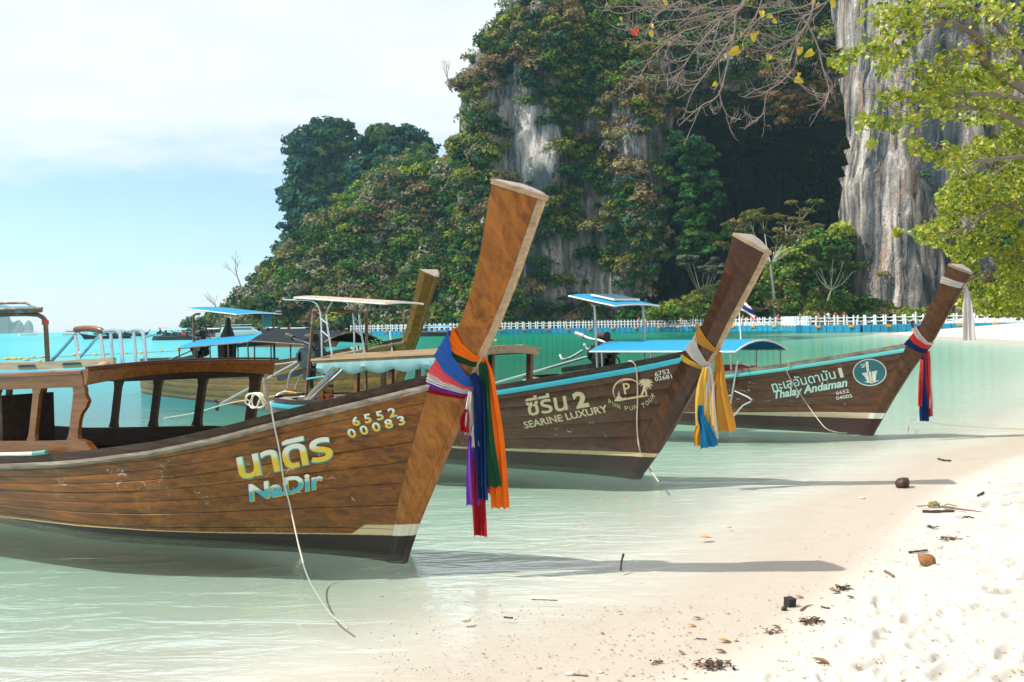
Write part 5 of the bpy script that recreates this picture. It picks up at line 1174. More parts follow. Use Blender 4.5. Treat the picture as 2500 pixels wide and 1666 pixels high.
bm_, pm_ = blockmesh(), postmesh(); fm = MB(); fm.box((0, 0, 0), (.62, .14, .34)); fm.box((0, -.08, .0), (.44, .06, .24)); fme = bpy.data.meshes.new('yellow_fender'); fme.from_pydata(fm.v, [], fm.f); fme.materials.append(M['yellowp'])
nb = int(cum[-1] / 1.0)
for i in range(nb):
    p, d = pat((i + .5) * cum[-1] / nb); o = link('float_block', bm_, None, pont); o.location = p - PW[0] + Vector((0, 0, rng.uniform(-.02, .02))); o.rotation_euler = (0, 0, math.atan2(d.y, d.x))
npst = 236; tops = {-1: [], 1: []}
for i in range(npst):
    sd_ = -1 if i % 2 == 0 else 1; p, d = pat((i // 2 + .3) * cum[-1] / (npst / 2)); nrm_ = Vector((-d.y, d.x, 0)); q = p + nrm_ * (.82 * sd_)
    o = link('post', pm_, None, pont); o.location = q - PW[0] + Vector((0, 0, .80)); o.rotation_euler = (rng.normal() * .05, rng.normal() * .05, 0); tops[sd_].append(q - PW[0])
for sd_ in (-1, 1):
    for hh in (1.35, 1.78):
        pts = []
        T_ = tops[sd_]
        for a, b in zip(T_[:-1], T_[1:]): pts += [a + Vector((0, 0, hh)), (a + b) / 2 + Vector((0, 0, hh - .13))]
        m = MB(); m.tube(pts, .035, 4); m.build('rope_rail', M['white'], pont)
for i in range(34):
    s = (i + .4) * cum[-1] / 34; p, d = pat(s); nrm_ = Vector((d.y, -d.x, 0)); o = link('yellow_fender', fme, None, pont); o.location = p + nrm_ * 1.03 - PW[0] + Vector((0, 0, .66)); o.rotation_euler = (0, 0, math.atan2(d.y, d.x))

# ------------------------------------------------------------------ people
def person_mesh(pose, seed=0):
    """one continuous body grown over a posed skeleton, 1.72 m tall"""
    P = {'pelvis': (0, 0, .95), 'belly': (0, 0, 1.10), 'chest': (0, .01, 1.32), 'neck': (0, .01, 1.48), 'chin': (0, -.01, 1.55), 'head': (0, 0, 1.66),
         'shl': (-.17, 0, 1.42), 'shr': (.17, 0, 1.42), 'hipl': (-.09, 0, .90), 'hipr': (.09, 0, .90)}
    if pose == 'stand': L = dict(ell=(-.25, .02, 1.16), hal=(-.25, -.05, .92), elr=(.24, .02, 1.16), har=(.22, -.12, .95), knl=(-.10, -.01, .50), anl=(-.11, .02, .09), tol=(-.12, -.14, .03), knr=(.10, -.02, .50), anr=(.12, 0, .09), tor=(.15, -.15, .03))
    if pose == 'walk': L = dict(ell=(-.23, .16, 1.18), hal=(-.22, .20, .95), elr=(.23, -.12, 1.18), har=(.20, -.30, 1.02), knl=(-.09, -.20, .53), anl=(-.10, -.26, .10), tol=(-.11, -.42, .06), knr=(.09, .05, .50), anr=(.10, .30, .14), tor=(.11, .18, .04))
    if pose == 'arms': L = dict(ell=(-.33, -.08, 1.22), hal=(-.22, -.26, 1.38), elr=(.33, -.05, 1.25), har=(.28, -.22, 1.48), knl=(-.12, -.01, .50), anl=(-.14, .02, .09), tol=(-.16, -.14, .03), knr=(.11, -.04, .50), anr=(.13, .06, .09), tor=(.16, -.09, .03))
    P.update(L); names = list(P); E = [('pelvis', 'belly'), ('belly', 'chest'), ('chest', 'neck'), ('neck', 'chin'), ('chin', 'head'), ('chest', 'shl'), ('chest', 'shr'), ('shl', 'ell'), ('ell', 'hal'), ('shr', 'elr'), ('elr', 'har'),
         ('pelvis', 'hipl'), ('pelvis', 'hipr'), ('hipl', 'knl'), ('knl', 'anl'), ('anl', 'tol'), ('hipr', 'knr'), ('knr', 'anr'), ('anr', 'tor')]
    rad = dict(pelvis=(.15, .11), belly=(.13, .10), chest=(.15, .11), neck=(.055, .055), chin=(.07, .075), head=(.085, .10), shl=(.065, .065), shr=(.065, .065), ell=(.042, .042), elr=(.042, .042), hal=(.035, .03), har=(.035, .03),
               hipl=(.095, .095), hipr=(.095, .095), knl=(.06, .06), knr=(.06, .06), anl=(.042, .042), anr=(.042, .042), tol=(.035, .025), tor=(.035, .025))
    me = bpy.data.meshes.new('person_cage'); me.from_pydata([P[k] for k in names], [(names.index(a), names.index(b)) for a, b in E], []); o = bpy.data.objects.new('cage', me); col.objects.link(o)
    sk = o.modifiers.new('s', 'SKIN'); sk.use_smooth_shade = True
    for i, k in enumerate(names): me.skin_vertices[0].data[i].radius = rad[k]; me.skin_vertices[0].data[i].use_root = (k == 'pelvis')
    o.modifiers.new('d', 'SUBSURF').levels = 1; dg = bpy.context.evaluated_depsgraph_get(); ev = o.evaluated_get(dg); nm = bpy.data.meshes.new_from_object(ev); bpy.data.objects.remove(o); return nm
SK = [simple('light_skin', (.55, .30, .21), .6, bumps=0), simple('tanned_skin', (.38, .19, .12), .6, bumps=0)]
HAIR = [simple('dark_hair', (.02, .015, .012), .7, bumps=0), simple('fair_hair', (.30, .20, .09), .7, bumps=0)]
CL = {k: simple(k + '_garment', c, .8, bumps=0) for k, c in dict(red=(.50, .03, .03), navy=(.02, .04, .13), pink=(.65, .07, .22), white=(.7, .7, .7), black=(.02, .02, .025), orange=(.7, .18, .04), blue=(.04, .18, .45), green=(.10, .4, .08), yellow=(.6, .5, .05), purple=(.2, .08, .35)).items()}
PM = {}
def cloth_from(body, z0, z1, off, xmax=.26):
    V = np.array([v.co[:] for v in body.vertices]); N = np.array([v.normal[:] for v in body.vertices]); F = [p.vertices[:] for p in body.polygons]
    keep = [f for f in F if z0 <= V[list(f)][:, 2].mean() <= z1 and abs(V[list(f)][:, 0]).mean() < xmax]; used = sorted({i for f in keep for i in f}); mp = {u: i for i, u in enumerate(used)}
    me = bpy.data.meshes.new('garment'); me.from_pydata([tuple(V[u] + N[u] * off) for u in used], [], [tuple(mp[i] for i in f) for f in keep]); me.polygons.foreach_set('use_smooth', [True] * len(keep)); return me
for ps_ in ('stand', 'walk', 'arms'):
    b = person_mesh(ps_); PM[ps_] = (b, cloth_from(b, .72, 1.02, .014), cloth_from(b, 1.0, 1.44, .014, .24), cloth_from(b, 1.62, 1.9, .014))
def person(loc, rz, pose, skin, hair, top, bottom, label, h=1.0):
    bd, sh, tp, hr = PM[pose]; r = empty('person', loc, rz); r.scale = (h, h, h); tag(r, label, 'person', None)
    def put(n, me, mt):
        me2 = me.copy(); me2.materials.clear(); me2.materials.append(mt); o = bpy.data.objects.new(n, me2); col.objects.link(o); o.parent = r
    put('body', bd, SK[skin]); put('hair', hr, HAIR[hair]); put('shorts', sh, CL[bottom])
    if top: put('shirt', tp, CL[top])
    return r
def onpont(px, off=0.0):
    # nearest pontoon station for an image column
    best = min(range(400), key=lambda i: abs(1250 + FPX * ((pat(i / 400 * cum[-1])[0].x) / (pat(i / 400 * cum[-1])[0].y)) - px)); p, d = pat(best / 400 * cum[-1]); return p + Vector((-d.y, d.x, 0)) * off + Vector((0, 0, .80))
PPL = [(1818, 'stand', 1, 0, None, 'orange', 'bare-chested person in orange shorts on the pontoon right of the second prow'), (1843, 'walk', 0, 0, 'pink', 'pink', 'person in pink shirt and shorts walking behind the rope rail'),
       (1886, 'stand', 1, 0, 'navy', 'navy', 'person in navy clothes standing on the pontoon near the flag'), (1906, 'arms', 1, 0, 'red', 'black', 'person in red top and black shorts on the pontoon'),
       (1950, 'arms', 0, 1, 'green', 'navy', 'person raising an arm in lime green shirt at the pontoon bend'), (1985, 'stand', 0, 0, 'black', 'black', 'person in black clothes where the pontoon widens'),
       (1999, 'walk', 1, 0, None, 'red', 'bare-chested person in red shorts walking where the pontoon widens'), (2012, 'stand', 0, 0, 'black', 'navy', 'person in black top and navy shorts beside the bare-chested walker'),
       (2022, 'arms', 0, 1, 'white', 'white', 'fair-haired person in white on the wide part of the pontoon'), (2044, 'stand', 0, 0, 'pink', 'white', 'person in pink top and white shorts on the wide pontoon'),
       (2060, 'walk', 1, 0, None, 'blue', 'bare-chested person in blue shorts under the pale cliff'), (2240, 'stand', 0, 1, 'white', 'pink', 'person in white top and pink shorts near the right end of the pontoon'),
       (1602, 'stand', 1, 0, 'navy', 'navy', 'person in navy behind the rail left of the second prow'), (1615, 'walk', 0, 0, 'red', 'navy', 'person in red top and navy shorts left of the second prow'), (1626, 'stand', 0, 0, 'white', 'blue', 'person in white top and blue shorts left of the second prow'),
       (1580, 'arms', 1, 0, 'orange', 'orange', 'person in orange clothes raising both hands by the helm roof'), (1558, 'stand', 1, 0, 'pink', 'black', 'person in pink top behind the small helm roof'), (1660, 'walk', 1, 0, 'orange', 'black', 'person in orange top and black shorts left of the second prow'),
       (1680, 'stand', 0, 0, 'blue', 'white', 'person in blue top and white shorts left of the second prow'), (934, 'stand', 1, 0, 'red', 'red', 'person in a red life vest on the left part of the pontoon'), (1035, 'walk', 1, 0, 'purple', 'black', 'person in purple top right of the ochre prow'),
       (872, 'stand', 0, 1, 'blue', 'blue', 'person in blue near the left end of the pontoon'), (890, 'arms', 1, 0, 'pink', 'pink', 'person in pink with raised hands near the left end of the pontoon'), (903, 'stand', 1, 0, 'navy', 'orange', 'person in navy top and orange shorts near the left end of the pontoon')]
for i, (px, pose, sk_, hr_, tp_, bt_, lb) in enumerate(PPL):
    p = onpont(px, [-.3, .2, .45][i % 3]); person(p, rng.uniform(-2, 2), pose, sk_, hr_, tp_, bt_, lb, rng.uniform(.94, 1.03))
# waders and people on the far beach
bz = gz(2228, 816); person((bz.x, bz.y, -.12), .6, 'walk', 0, 0, 'black', 'black', 'person in black swimsuit wading below the pontoon, right side', .98)
WP = [(px, 172 + 10 * rng.random()) for px in (760, 790, 812, 826, 842, 1070, 1092, 1150, 1170, 1240, 1262, 1305, 1480, 1500, 1730, 1752, 1768)]
for i, (px, Y) in enumerate(WP):
    if px < 1200: Y = 196 + (1200 - px) * .03
    p = gy(px, 800, Y); z = gz_at(p.x, p.y); keys = list(CL); tpc, btc = keys[(i * 3 + 1) % 10], keys[(i * 7 + 2) % 10]
    person((p.x, p.y, max(z, -.5)), rng.uniform(-3, 3), ('stand', 'walk', 'arms')[i % 3], i % 2, (i // 3) % 2, tpc, btc, 'person in %s top, %s shorts on far beach, %s' % (tpc, btc, ['leftmost behind the helm roofs', 'behind the helm roofs', 'under the leafy slope', 'left of the ochre prow', 'beside the ochre prow', 'right of the ochre prow', 'near a dark moored boat', 'between the two nearest prows', 'right of centre between two prows', 'left of the small solar roof', 'near the rock foot', 'at the notch in the rock', 'below the solar roof', 'below the solar roof, right side', 'behind the second prow', 'just right of the second prow', 'by the flag pole'][i]))

# flag pole and boat seat aft of the far right boat
fp = B3.world((-3.4, .55, 0)); m = MB(); m.tube([(0, 0, 1.2), (-.03, 0, 1.72)], .012, 8); fo = m.build('flag_pole', M['white'], B3.root, smooth=True)
pq = B3.pl(1810, 825, 0); fo.location = (pq.x, 0, 0)
rows = [[(-.04 + .01 * j + u * .26, .03 * math.sin(u * 5 + j), 1.82 + .26 - .045 * j - u * .16 + .02 * math.sin(u * 6)) for j in range(6)] for u in np.linspace(0, 1, 8)]
m = MB(); m.tube([(-.03, 0, 1.70), (-.045, 0, 2.12)], .01, 6); m.build('pole_top', M['white'], fo)
m = MB(); m.sheet(rows, .004); fl_ = m.build('flag', None, fo, smooth=True)
t = NT('striped_flag_cloth'); s3 = t.n('ShaderNodeSeparateXYZ'); t.t.links.new(t.coord('Object'), s3.inputs[0]); v = t.math('ADD', s3.outputs[2], t.math('MULTIPLY', s3.outputs[0], .60))
ra = t.n('ShaderNodeValToRGB'); ra.color_ramp.interpolation = 'CONSTANT'; t.t.links.new(t.rng(v, 1.83, 2.08, 0, 1, False), ra.inputs[0]); er = ra.color_ramp.elements; er[0].color = (.5, .02, .03, 1); er[1].position = .17; er[1].color = (.7, .7, .7, 1)
for p_, c_ in ((.33, (.02, .03, .15, 1)), (.67, (.7, .7, .7, 1)), (.84, (.5, .02, .03, 1))): e_ = er.new(p_); e_.color = c_
fl_.data.materials.append(t.done(t.bsdf(ra.outputs[0], .8)))

# ------------------------------------------------------------------ boats at anchor far off
def farboat(px, py, th, label, L=10, mats=('wood_dark', 'wood_dark'), roof='tarp', sc_=1.0, group='small boats anchored far off', hemp=True):
    O = gz(px, py); b = Longtail('anchored_longtail', O, th, L, 3, [(0, 1.30), (.8, 1.12), (2.5, .86), (5, .74), (L, .80)], label=label, group=group, e=.6, far=True, scale=sc_,
        mats=dict(hull=M[mats[0]], stem=M[mats[1]], coaming=M['wood_dark'], rail=M['grey_wood'], inner=M['inner'], edge=M[mats[1]], cap=M[mats[1]]), nplank=1)
    if roof:
        canopy(b, -2.6, -7.2, .8, 1.75, 1.95, roof, zb=.8, posts=(-2.7, -4.2, -5.7, -7.1), nx=3, lace=False, pr=.03)
        m = MB(); m.box((-8.1, 0, 2.05), (1.3, 1.2, .05)); r_ = m.build('helm_roof', M[roof], b.root)
        for y in (-.5, .5): m = MB(); m.tube([(-8.1, y, .7), (-8.1, y, 2.05)], .035, 5); m.build('post', M['rusty'], r_)
    m = MB(); m.box((-9.0, 0, 1.2), (.7, .4, .45)); m.ball((-8.8, 0, 1.5), .22, 8, 5); m.tube([(-9.3, 0, 1.15), (-13.0, 0, .25)], .05, 5); m.build('engine', M['iron'], b.root)
    return b
farboat(205, 829, 150, 'dark boat at the far left edge with helmsman and tail shaft in the water', roof='tarp_white', sc_=.95)
fbs = [(492, 830, 24, 'dark longtail with pink cabin cloth left of the blue helm roof', 'tarp_teal'), (402, 822, 160, 'far longtail right of the folded ladder, propeller shaft to the left', 'tarp_teal'), (262, 822, 165, 'far boat seen through the folded ladder, grey awning', 'tarp_teal'),
       (330, 819, 20, 'small far boat between the steel ladder rails', 'tarp_dark'), (455, 819, 30, 'far boat half behind the pink cabin longtail', 'tarp_teal'), (560, 823, 35, 'far longtail with purple sash on its prow, under the jungle slope', 'tarp_white'),
       (640, 822, 40, 'far longtail with brown hull and white helm roof under the jungle slope', 'tarp_white'), (700, 821, 42, 'far longtail with red bow cloth near the pontoon left end', 'tarp_teal')]
for i, (px, py, th, lb, rf_) in enumerate(fbs):
    b = farboat(px, py, th, lb, roof=rf_, mats=(('wood_dark', 'wood_dark'), ('wood5', 'wood4'))[i in (5, 6, 7)])
    if i in (5, 7): m = MB(); m.box((.75, 0, 1.75), (.45, .42, .55)); m.build('bow_sash', M['c_purple' if i == 5 else 'c_red'], b.root)
    if i == 0: m = MB(); m.box((-2.9, -.85, 1.15), (1.2, .06, .5)); m.build('cabin_cloth', M['c_pink'], b.root)
bb = farboat(820, 847, 38, 'brown-hulled longtail beyond the blue awning, stern to the left', L=11.5, mats=('wood5', 'wood5'), roof=None, sc_=1.05)
for ch in list(bb.root.children):
    if ch.name.startswith(('prow', 'cap_', 'stem_')): ch.scale = (1, 1, .62)
farboat(1128, 819, 30, 'dark longtail with crates and blue cloth moored at the pontoon behind the nearest prow', roof='tarp', sc_=.8)
farboat(1010, 822, 196, 'low dark boat with long shaft left of the nearest prow', roof=None, sc_=.8)
for i, (px, py, th, k_, lb) in enumerate([(360, 818, 12, .9, 'tiny far longtail on the horizon just right of the steel ladder'), (425, 817.5, 150, .9, 'tiny far longtail on the horizon behind the dark propeller shaft'), (520, 819, 28, .9, 'tiny far boat under the left corner of the blue helm roof'), (545, 818, 200, .8, 'tiny far boat under the middle of the blue helm roof'),
        (620, 818.5, 15, .9, 'tiny far boat left of the white speedboat, below the slope'), (662, 817, 35, .8, 'tiny far boat at the foot of the jungle slope'), (735, 819, 40, .9, 'tiny far boat between the rusty posts and the pontoon'), (770, 820, 38, .9, 'small boat with dark prow at the left pontoon end'), (230, 818, 160, .8, 'tiny far longtail seen left of the orange ladder pad'), (300, 816.5, 20, .8, 'tiniest far longtail on the horizon right of the orange pad')]):
    farboat(px, py, th, lb, roof=('tarp_white', 'tarp_teal', 'tarp')[i % 3], mats=(('wood_dark', 'wood5'), ('wood5', 'wood4'), ('wood_dark', 'wood_dark'))[i % 3], sc_=k_)
# white excursion yacht on the horizon and a white speedboat below the slope
def yacht(px, py, L, th, label, nm):
    r = empty(nm, gz(px, py), R(th)); tag(r, label, 'yacht' if nm == 'yacht' else 'speedboat', None); m = MB(); n = 10; secs = []
    for i in range(n + 1):
        u = i / n; x = (u - .5) * L; w = .16 * L * (1 - u ** 3) ** .5 + .02; secs.append([(x, -w, .09 * L + .02 * L * u), (x, -w * .75, -.3), (x, w * .75, -.3), (x, w, .09 * L + .02 * L * u)])
    m.loft(secs); m.build('hull', M['white'], r); m = MB(); m.loft([[(-.42 * L, y, .09 * L), (.22 * L, y, .10 * L), (.10 * L, y, .19 * L), (-.40 * L, y, .19 * L)] for y in (-.12 * L, .12 * L)]); c = m.build('cabin', M['white'], r)
    m = MB(); m.box((-.12 * L, 0, .15 * L), (.46 * L, .245 * L, .035 * L)); m.build('window_band', M['solar'], c); m = MB(); m.box((-.15 * L, 0, .225 * L), (.5 * L, .24 * L, .012 * L)); m.build('sun_deck', M['white'], c)
yacht(68, 819, 12, 178, 'white double-deck yacht on the horizon below the far island', 'yacht'); yacht(600, 824, 11, 10, 'white speedboat below the jungle slope, right of the blue helm roof', 'speedboat'); yacht(185, 818.5, 12, 0, 'small white boat on the horizon at left', 'yacht')
# yellow buoys on a line
bl = [(14, 879), (24, 877), (29, 878), (34, 878), (40, 878), (48, 878), (66, 881), (81, 875), (97, 884), (108, 873), (133, 886), (163, 887), (182, 869), (204, 888), (232, 867.5), (260, 866), (309, 864), (345, 863), (394, 859.5), (437, 856.5), (940, 839), (1010, 836), (1210, 833)]
m = MB(); m.ball((0, 0, .04), .17, 10, 6, (1.3, .9, .75)); bme = bpy.data.meshes.new('buoy'); bme.from_pydata(m.v, [], m.f); bme.materials.append(M['yellowp'])
desc = ['at the far left edge', 'first of the cluster left of the rusty pole', 'second of the cluster left of the rusty pole', 'middle of the cluster left of the rusty pole', 'fourth of the cluster left of the rusty pole', 'largest of the cluster left of the rusty pole', 'just right of the left cluster', 'above the left buoys near the rusty pole', 'left of the foot of the rusty pole', 'behind the rusty pole', 'in front, right of the rusty pole', 'between the diagonal ladder struts, low', 'between the diagonal ladder struts, high', 'beside the upright ladder rail', 'between ladder upright and strut', 'left of the second ladder hoop', 'between the hoop rails', 'inside the last ladder hoop', 'right of the ladder, by the long shaft', 'at the end of the line near the blue helm roof', 'right of the ochre prow', 'below the low dark boat', 'right of the nearest prow near the pontoon']
for i, (px, py) in enumerate(bl):
    o = link('buoy', bme, None, None); p = gz(px, py); o.location = p; o.rotation_euler = (0, 0, i * 1.1); s_ = .8 if p.y < 80 else 1.1; o.scale = (s_,) * 3; tag(o, 'yellow float buoy ' + desc[i], 'buoy', 'yellow buoys on the swimming line')
def line(name, pts, r, mat, label, cat='rope', smooth=True, n=6, sub=8):
    m = MB(); m.tube(arc(pts, sub), r, n); o = m.build(name, M[mat], None, smooth=smooth); tag(o, label, cat); return o
line('buoy_line', [gz(10, 879, .01), gz(110, 873.5, .01), gz(232, 867, .01), gz(394, 859.5, .01), gz(437, 856.5, .01)], .03, 'yellowp', 'thin floating line joining the yellow buoys')

# ------------------------------------------------------------------ ropes of the near boats
def bp(B, px, py, b): return B.world(B.pl(px, py, b))
x0, z0 = B1.hit(672, 1012); wr = lambda px, py, off=.03: B1.world(Vector((B1.hit(px, py)[0], 0, 0)) + Vector((0, B1.S(-B1.hit(px, py)[0] - B1.ar(B1.hit(px, py)[1]), B1.hit(px, py)[1], -1, off).y, B1.hit(px, py)[1])))
top = B1.world(B1.S(-B1.hit(672, 1016)[0] - B1.ar(1.1), 1.13, -1, .04)); 
r1 = [top + Vector((0, .08, .02)), top, wr(678, 1045), wr(687, 1100, .02), wr(697, 1170, .02)]
r1 += [gz(708, 1235, .33), gz(722, 1300, .15), gz(735, 1355, .02), gz(752, 1410, -.02), gz(800, 1490, -.02), gz(850, 1535, -.01)]
line('mooring_rope', r1, .006, 'rope_white', 'pale mooring rope hanging down the side of the golden brown boat')
pts = []
c0 = top + Vector((-.10, .03, .05))
for i in range(26):
    a = i * .9; pts.append(c0 + B1.h * (.075 * math.cos(a) - .012 * (i % 5)) + Vector((0, 0, .055 * math.sin(a) - .02)) + B1.st * (.03 * math.sin(a * .7)))
line('rope_coil', pts, .006, 'rope_white', 'coiled pale rope looped over the gunwale of the golden boat', n=6, sub=5)
m = MB(); m.tube([top + Vector((-.03, .02, -.05)), top + Vector((-.05, .03, .20))], .018, 8); o = m.build('cleat_post', M['grey_wood'], None); tag(o, 'short grey wooden peg holding the rope coil', 'peg')
def hitw(B, px, py, off=.02):
    x, z = B.hit(px, py); t_ = -x - B.ar(min(z, B.zg(0))); p = B.S(t_, z, -1, off); p.x = x; return B.world(p)
q = [c5(1462, 283), c5(1495, 275), c5(1530, 310), c5(1545, 420), c5(1548, 600), c5(1543, 760), c5(1550, 900), c5(1570, 1010)]
line('mooring_rope', [hitw(B2, *q[0], .0) + Vector((0, .05, 0))] + [hitw(B2, *p, .03) for p in q[1:]] + [gz(*c5(1600, 1100), .08), gz(*c5(1640, 1170), .03), gz(*c5(1710, 1268), .0)], .008, 'rope', 'brown rope hanging over the cyan rail of the dark boat down to the water')
q = [c7(800, 800), c7(808, 772), c7(822, 775), c7(815, 830), c7(808, 850), c7(850, 930), c7(905, 1010), c7(965, 1100)]
line('mooring_rope', [hitw(B3, *q[0], .0)] + [hitw(B3, *p, .03) for p in q[1:]] + [gz(*c7(1030, 1200), .15), gz(*c7(1080, 1255), .05), gz(*c7(1150, 1280), .0), gz(*c7(1230, 1288), -.02)], .007, 'rope', 'tan rope from the aqua rail trailing into the shallows')
line('anchor_line', [B3.world((0.2, 0, .0)) + Vector((.3, 0, 0)), gz(2230, 1025, .0), gz(2330, 1040, -.01), gz(2500, 1048, -.01), gz(2620, 1052, 0)], .006, 'rope', 'brown line lying in the shallows right of the farthest boat')
line('stern_rope', [gz(400, 1022, .0), gz(480, 1008, .15), gz(560, 985, .45), B2.world((-7.3, -.3, .6))], .012, 'rope', 'thin rope from the grey stern across the green water')

# ------------------------------------------------------------------ prow sashes
def band(B, zf, zr, wf, wr, mat, out=.012, name='sash', lower=True):
    """band of cloth round the prow: zf at the front edge, zr at the rear corners; returns a list of strips (rows)"""
    def corner(z, which):
        if which == 0: return Vector((-B.af(z) + out, 0, z))
        s = -1 if which in (1, 2) else 1; zz = z - .04; w = (B.b(0, min(zz, B.zg(0) - .05)) + .012) if z < B.zg(0) else B.b(0, B.zg(0) - .05) + .02 + .03 * max(0, z - B.zg(0)) / 1.2
        if which in (1, 3): 
            am = B.af(z) + .05; return Vector((-am + out * .3, s * (.034 + out), z))
        return Vector((-B.ar(z) - out, s * (w + out), z))
    rows = []
    seq = [(0, 0.0), (1, .08), (5, .5), (2, 1.0), (6, 1.0), (4, 1.0), (7, .5), (3, .08), (0, 0.0)]
    for wch, u in seq:
        z = zf + (zr - zf) * u; wd = wf + (wr - wf) * u; r = []
        for j in range(9):
            zz = z + wd * (j / 8 - .5)
            if wch in (5, 7): a, b = corner(zz, 1 if wch == 5 else 3), corner(zz, 2 if wch == 5 else 4); p = (a + b) / 2 + Vector((0, (-1 if wch == 5 else 1) * (.018), 0))
            elif wch == 6: p = (corner(zz, 2) + corner(zz, 4)) / 2
            else: p = corner(zz, wch)
            nn = Vector((0, -1 if wch in (1, 2, 5) else 1, 0)); p = p + nn * (.006 * math.sin(j * 2.2 + u * 2) if wch not in (0, 6) else 0); r.append(B.world(p))
        rows.append(r)
    return rows
def sash(B, label, mat, zf, zr, wf, wr, tails, out=.012, group='sashes tied round a prow'):
    """tails: list of (image points, width top, width bottom, plane b)"""
    m = MB()
    if zf is not None: m.sheet(band(B, zf, zr, wf, wr, mat, out), .003)
    for k, (pts, w0, w1, b) in enumerate(tails):
        P = [bp(B, x, y, b) for x, y in pts]
        ribbon('', None, P, lambda u, w0=w0, w1=w1: w0 + (w1 - w0) * u, mat, wdir=tuple(B.h * .85 + Vector((.5, 0, 0))), pleats=3, amp=.010, join=m, n=5)
    o = m.build('sash', M[mat], None, smooth=True); tag(o, label, 'sash', group); return o
c8 = lambda x, y: (900 + x / 1.742, 420 + y / 1.742)
zk = lambda B, p: B.pl(*p, 0)[2]
k1 = c8(490, 800); k2 = c8(440, 930)
G1 = 'sashes tied round the nearest prow'
sash(B1, 'orange sash tied highest on the nearest prow, longest right-hand tail', 'c_orange', zk(B1, k1), zk(B1, k1) + .17, .035, .115, [([c8(494, 800), c8(514, 860), c8(532, 1010), c8(546, 1180), c8(560, 1420)], .04, .115, -.02)], .020, G1)
sash(B1, 'dark green sash under the orange one on the nearest prow', 'c_green', zk(B1, k1) - .035, zk(B1, k1) + .085, .035, .06, [([c8(486, 815), c8(492, 900), c8(500, 1050), c8(510, 1200), c8(520, 1330)], .05, .14, .03)], .015, G1)
sash(B1, 'blue sash round the nearest prow with navy tail in the middle', 'c_blue', zk(B1, k2) + .05, zk(B1, k2) + .34, .06, .17, [], .040, G1)
sash(B1, 'navy tail of cloth hanging in the middle of the nearest prow bundle', 'c_navy', None, 0, 0, 0, [([c8(440, 860), c8(462, 905), c8(470, 1000), c8(478, 1180), c8(487, 1385)], .06, .09, .06)], .02, G1)
sash(B1, 'pink and coral sash wrapped below the blue one on the nearest prow', 'c_pink', zk(B1, k2) + .02, zk(B1, k2) + .20, .05, .15, [([c8(452, 920), c8(470, 1060), c8(490, 1200), c8(508, 1360)], .03, .03, .02)], .020, G1)
sash(B1, 'white sash of the nearest prow with short pointed tail', 'c_white', zk(B1, k2) - .01, zk(B1, k2) + .10, .03, .06, [([c8(436, 935), c8(430, 1000), c8(432, 1060), c8(428, 1110)], .05, .07, .08), ([c8(440, 940), c8(446, 1030), c8(455, 1160)], .03, .05, .06)], .024, G1)
sash(B1, 'purple sash and tail at the left of the nearest prow bundle', 'c_purple', zk(B1, k2) - .02, zk(B1, k2) + .06, .04, .06, [([c8(436, 1000), c8(437, 1100), c8(440, 1220), c8(449, 1408)], .03, .095, .05)], .018, G1)
sash(B1, 'dark red sash hanging lowest from the nearest prow', 'c_red', zk(B1, k2) - .04, zk(B1, k2) + .02, .04, .05, [([c8(415, 1010), c8(408, 1060), c8(410, 1100)], .03, .08, .10), ([c8(448, 1100), c8(462, 1250), c8(470, 1400), c8(478, 1540)], .05, .115, .035)], .014, G1)
line('dark_cord', [bp(B1, *c8(432, 925), .10), bp(B1, *c8(440, 935), .10), bp(B1, *c8(446, 960), .10), bp(B1, *c8(446, 1010), .10), bp(B1, *c8(452, 1060), .09)], .005, 'black', 'dark cord knotting the white sash of the nearest prow', 'cord')
G2 = 'sashes tied round the middle prow'; k1 = c5(2195, 190); k2 = c5(2110, 315)
sash(B2, 'gold sash tied highest on the middle prow with broad right tail', 'c_gold', zk(B2, k1), zk(B2, k1) + .20, .035, .13, [([c5(2195, 200), c5(2205, 330), c5(2200, 500), c5(2205, 650), c5(2215, 840)], .06, .30, -.02)], .018, G2)
sash(B2, 'white sash round the middle prow with greyish fringed tail', 'c_white', zk(B2, k2), zk(B2, k2) + .27, .05, .17, [([c5(2110, 320), c5(2128, 450), c5(2135, 600), c5(2145, 750), c5(2150, 900)], .05, .13, .05)], .022, G2)
sash(B2, 'yellow tail of cloth at the left of the middle prow bundle', 'c_yellow', zk(B2, k2) - .03, zk(B2, k2) + .10, .03, .05, [([c5(2090, 330), c5(2075, 450), c5(2080, 600), c5(2092, 800)], .07, .22, .08)], .018, G2)
sash(B2, 'ochre cloth end low under the middle prow bundle', 'c_ochre', None, 0, 0, 0, [([c5(2062, 780), c5(2060, 850), c5(2062, 960)], .13, .16, .10)], .02, G2)
sash(B2, 'teal blue cloth behind the yellow tail on the middle prow', 'c_teal', None, 0, 0, 0, [([c5(2050, 640), c5(2060, 740), c5(2090, 830), c5(2122, 970)], .05, .17, .12)], .02, G2)
G3 = 'sashes on the farthest right prow'; k1 = c7(1780, 690)
sash(B3, 'scarlet sash knotted at the gunwale of the farthest prow', 'c_redw', zk(B3, k1) + .04, zk(B3, k1) + .26, .06, .17, [([c7(1795, 700), c7(1800, 830), c7(1797, 1000), c7(1800, 1160)], .10, .15, -.02), ([c7(1768, 760), c7(1758, 900), c7(1752, 1085)], .05, .05, .1)], .03, G3)
sash(B3, 'navy blue sash and tail on the farthest prow', 'c_navy', zk(B3, k1) - .02, zk(B3, k1) + .16, .06, .15, [([c7(1775, 740), c7(1772, 900), c7(1778, 1050), c7(1785, 1195)], .06, .12, .03)], .022, G3)
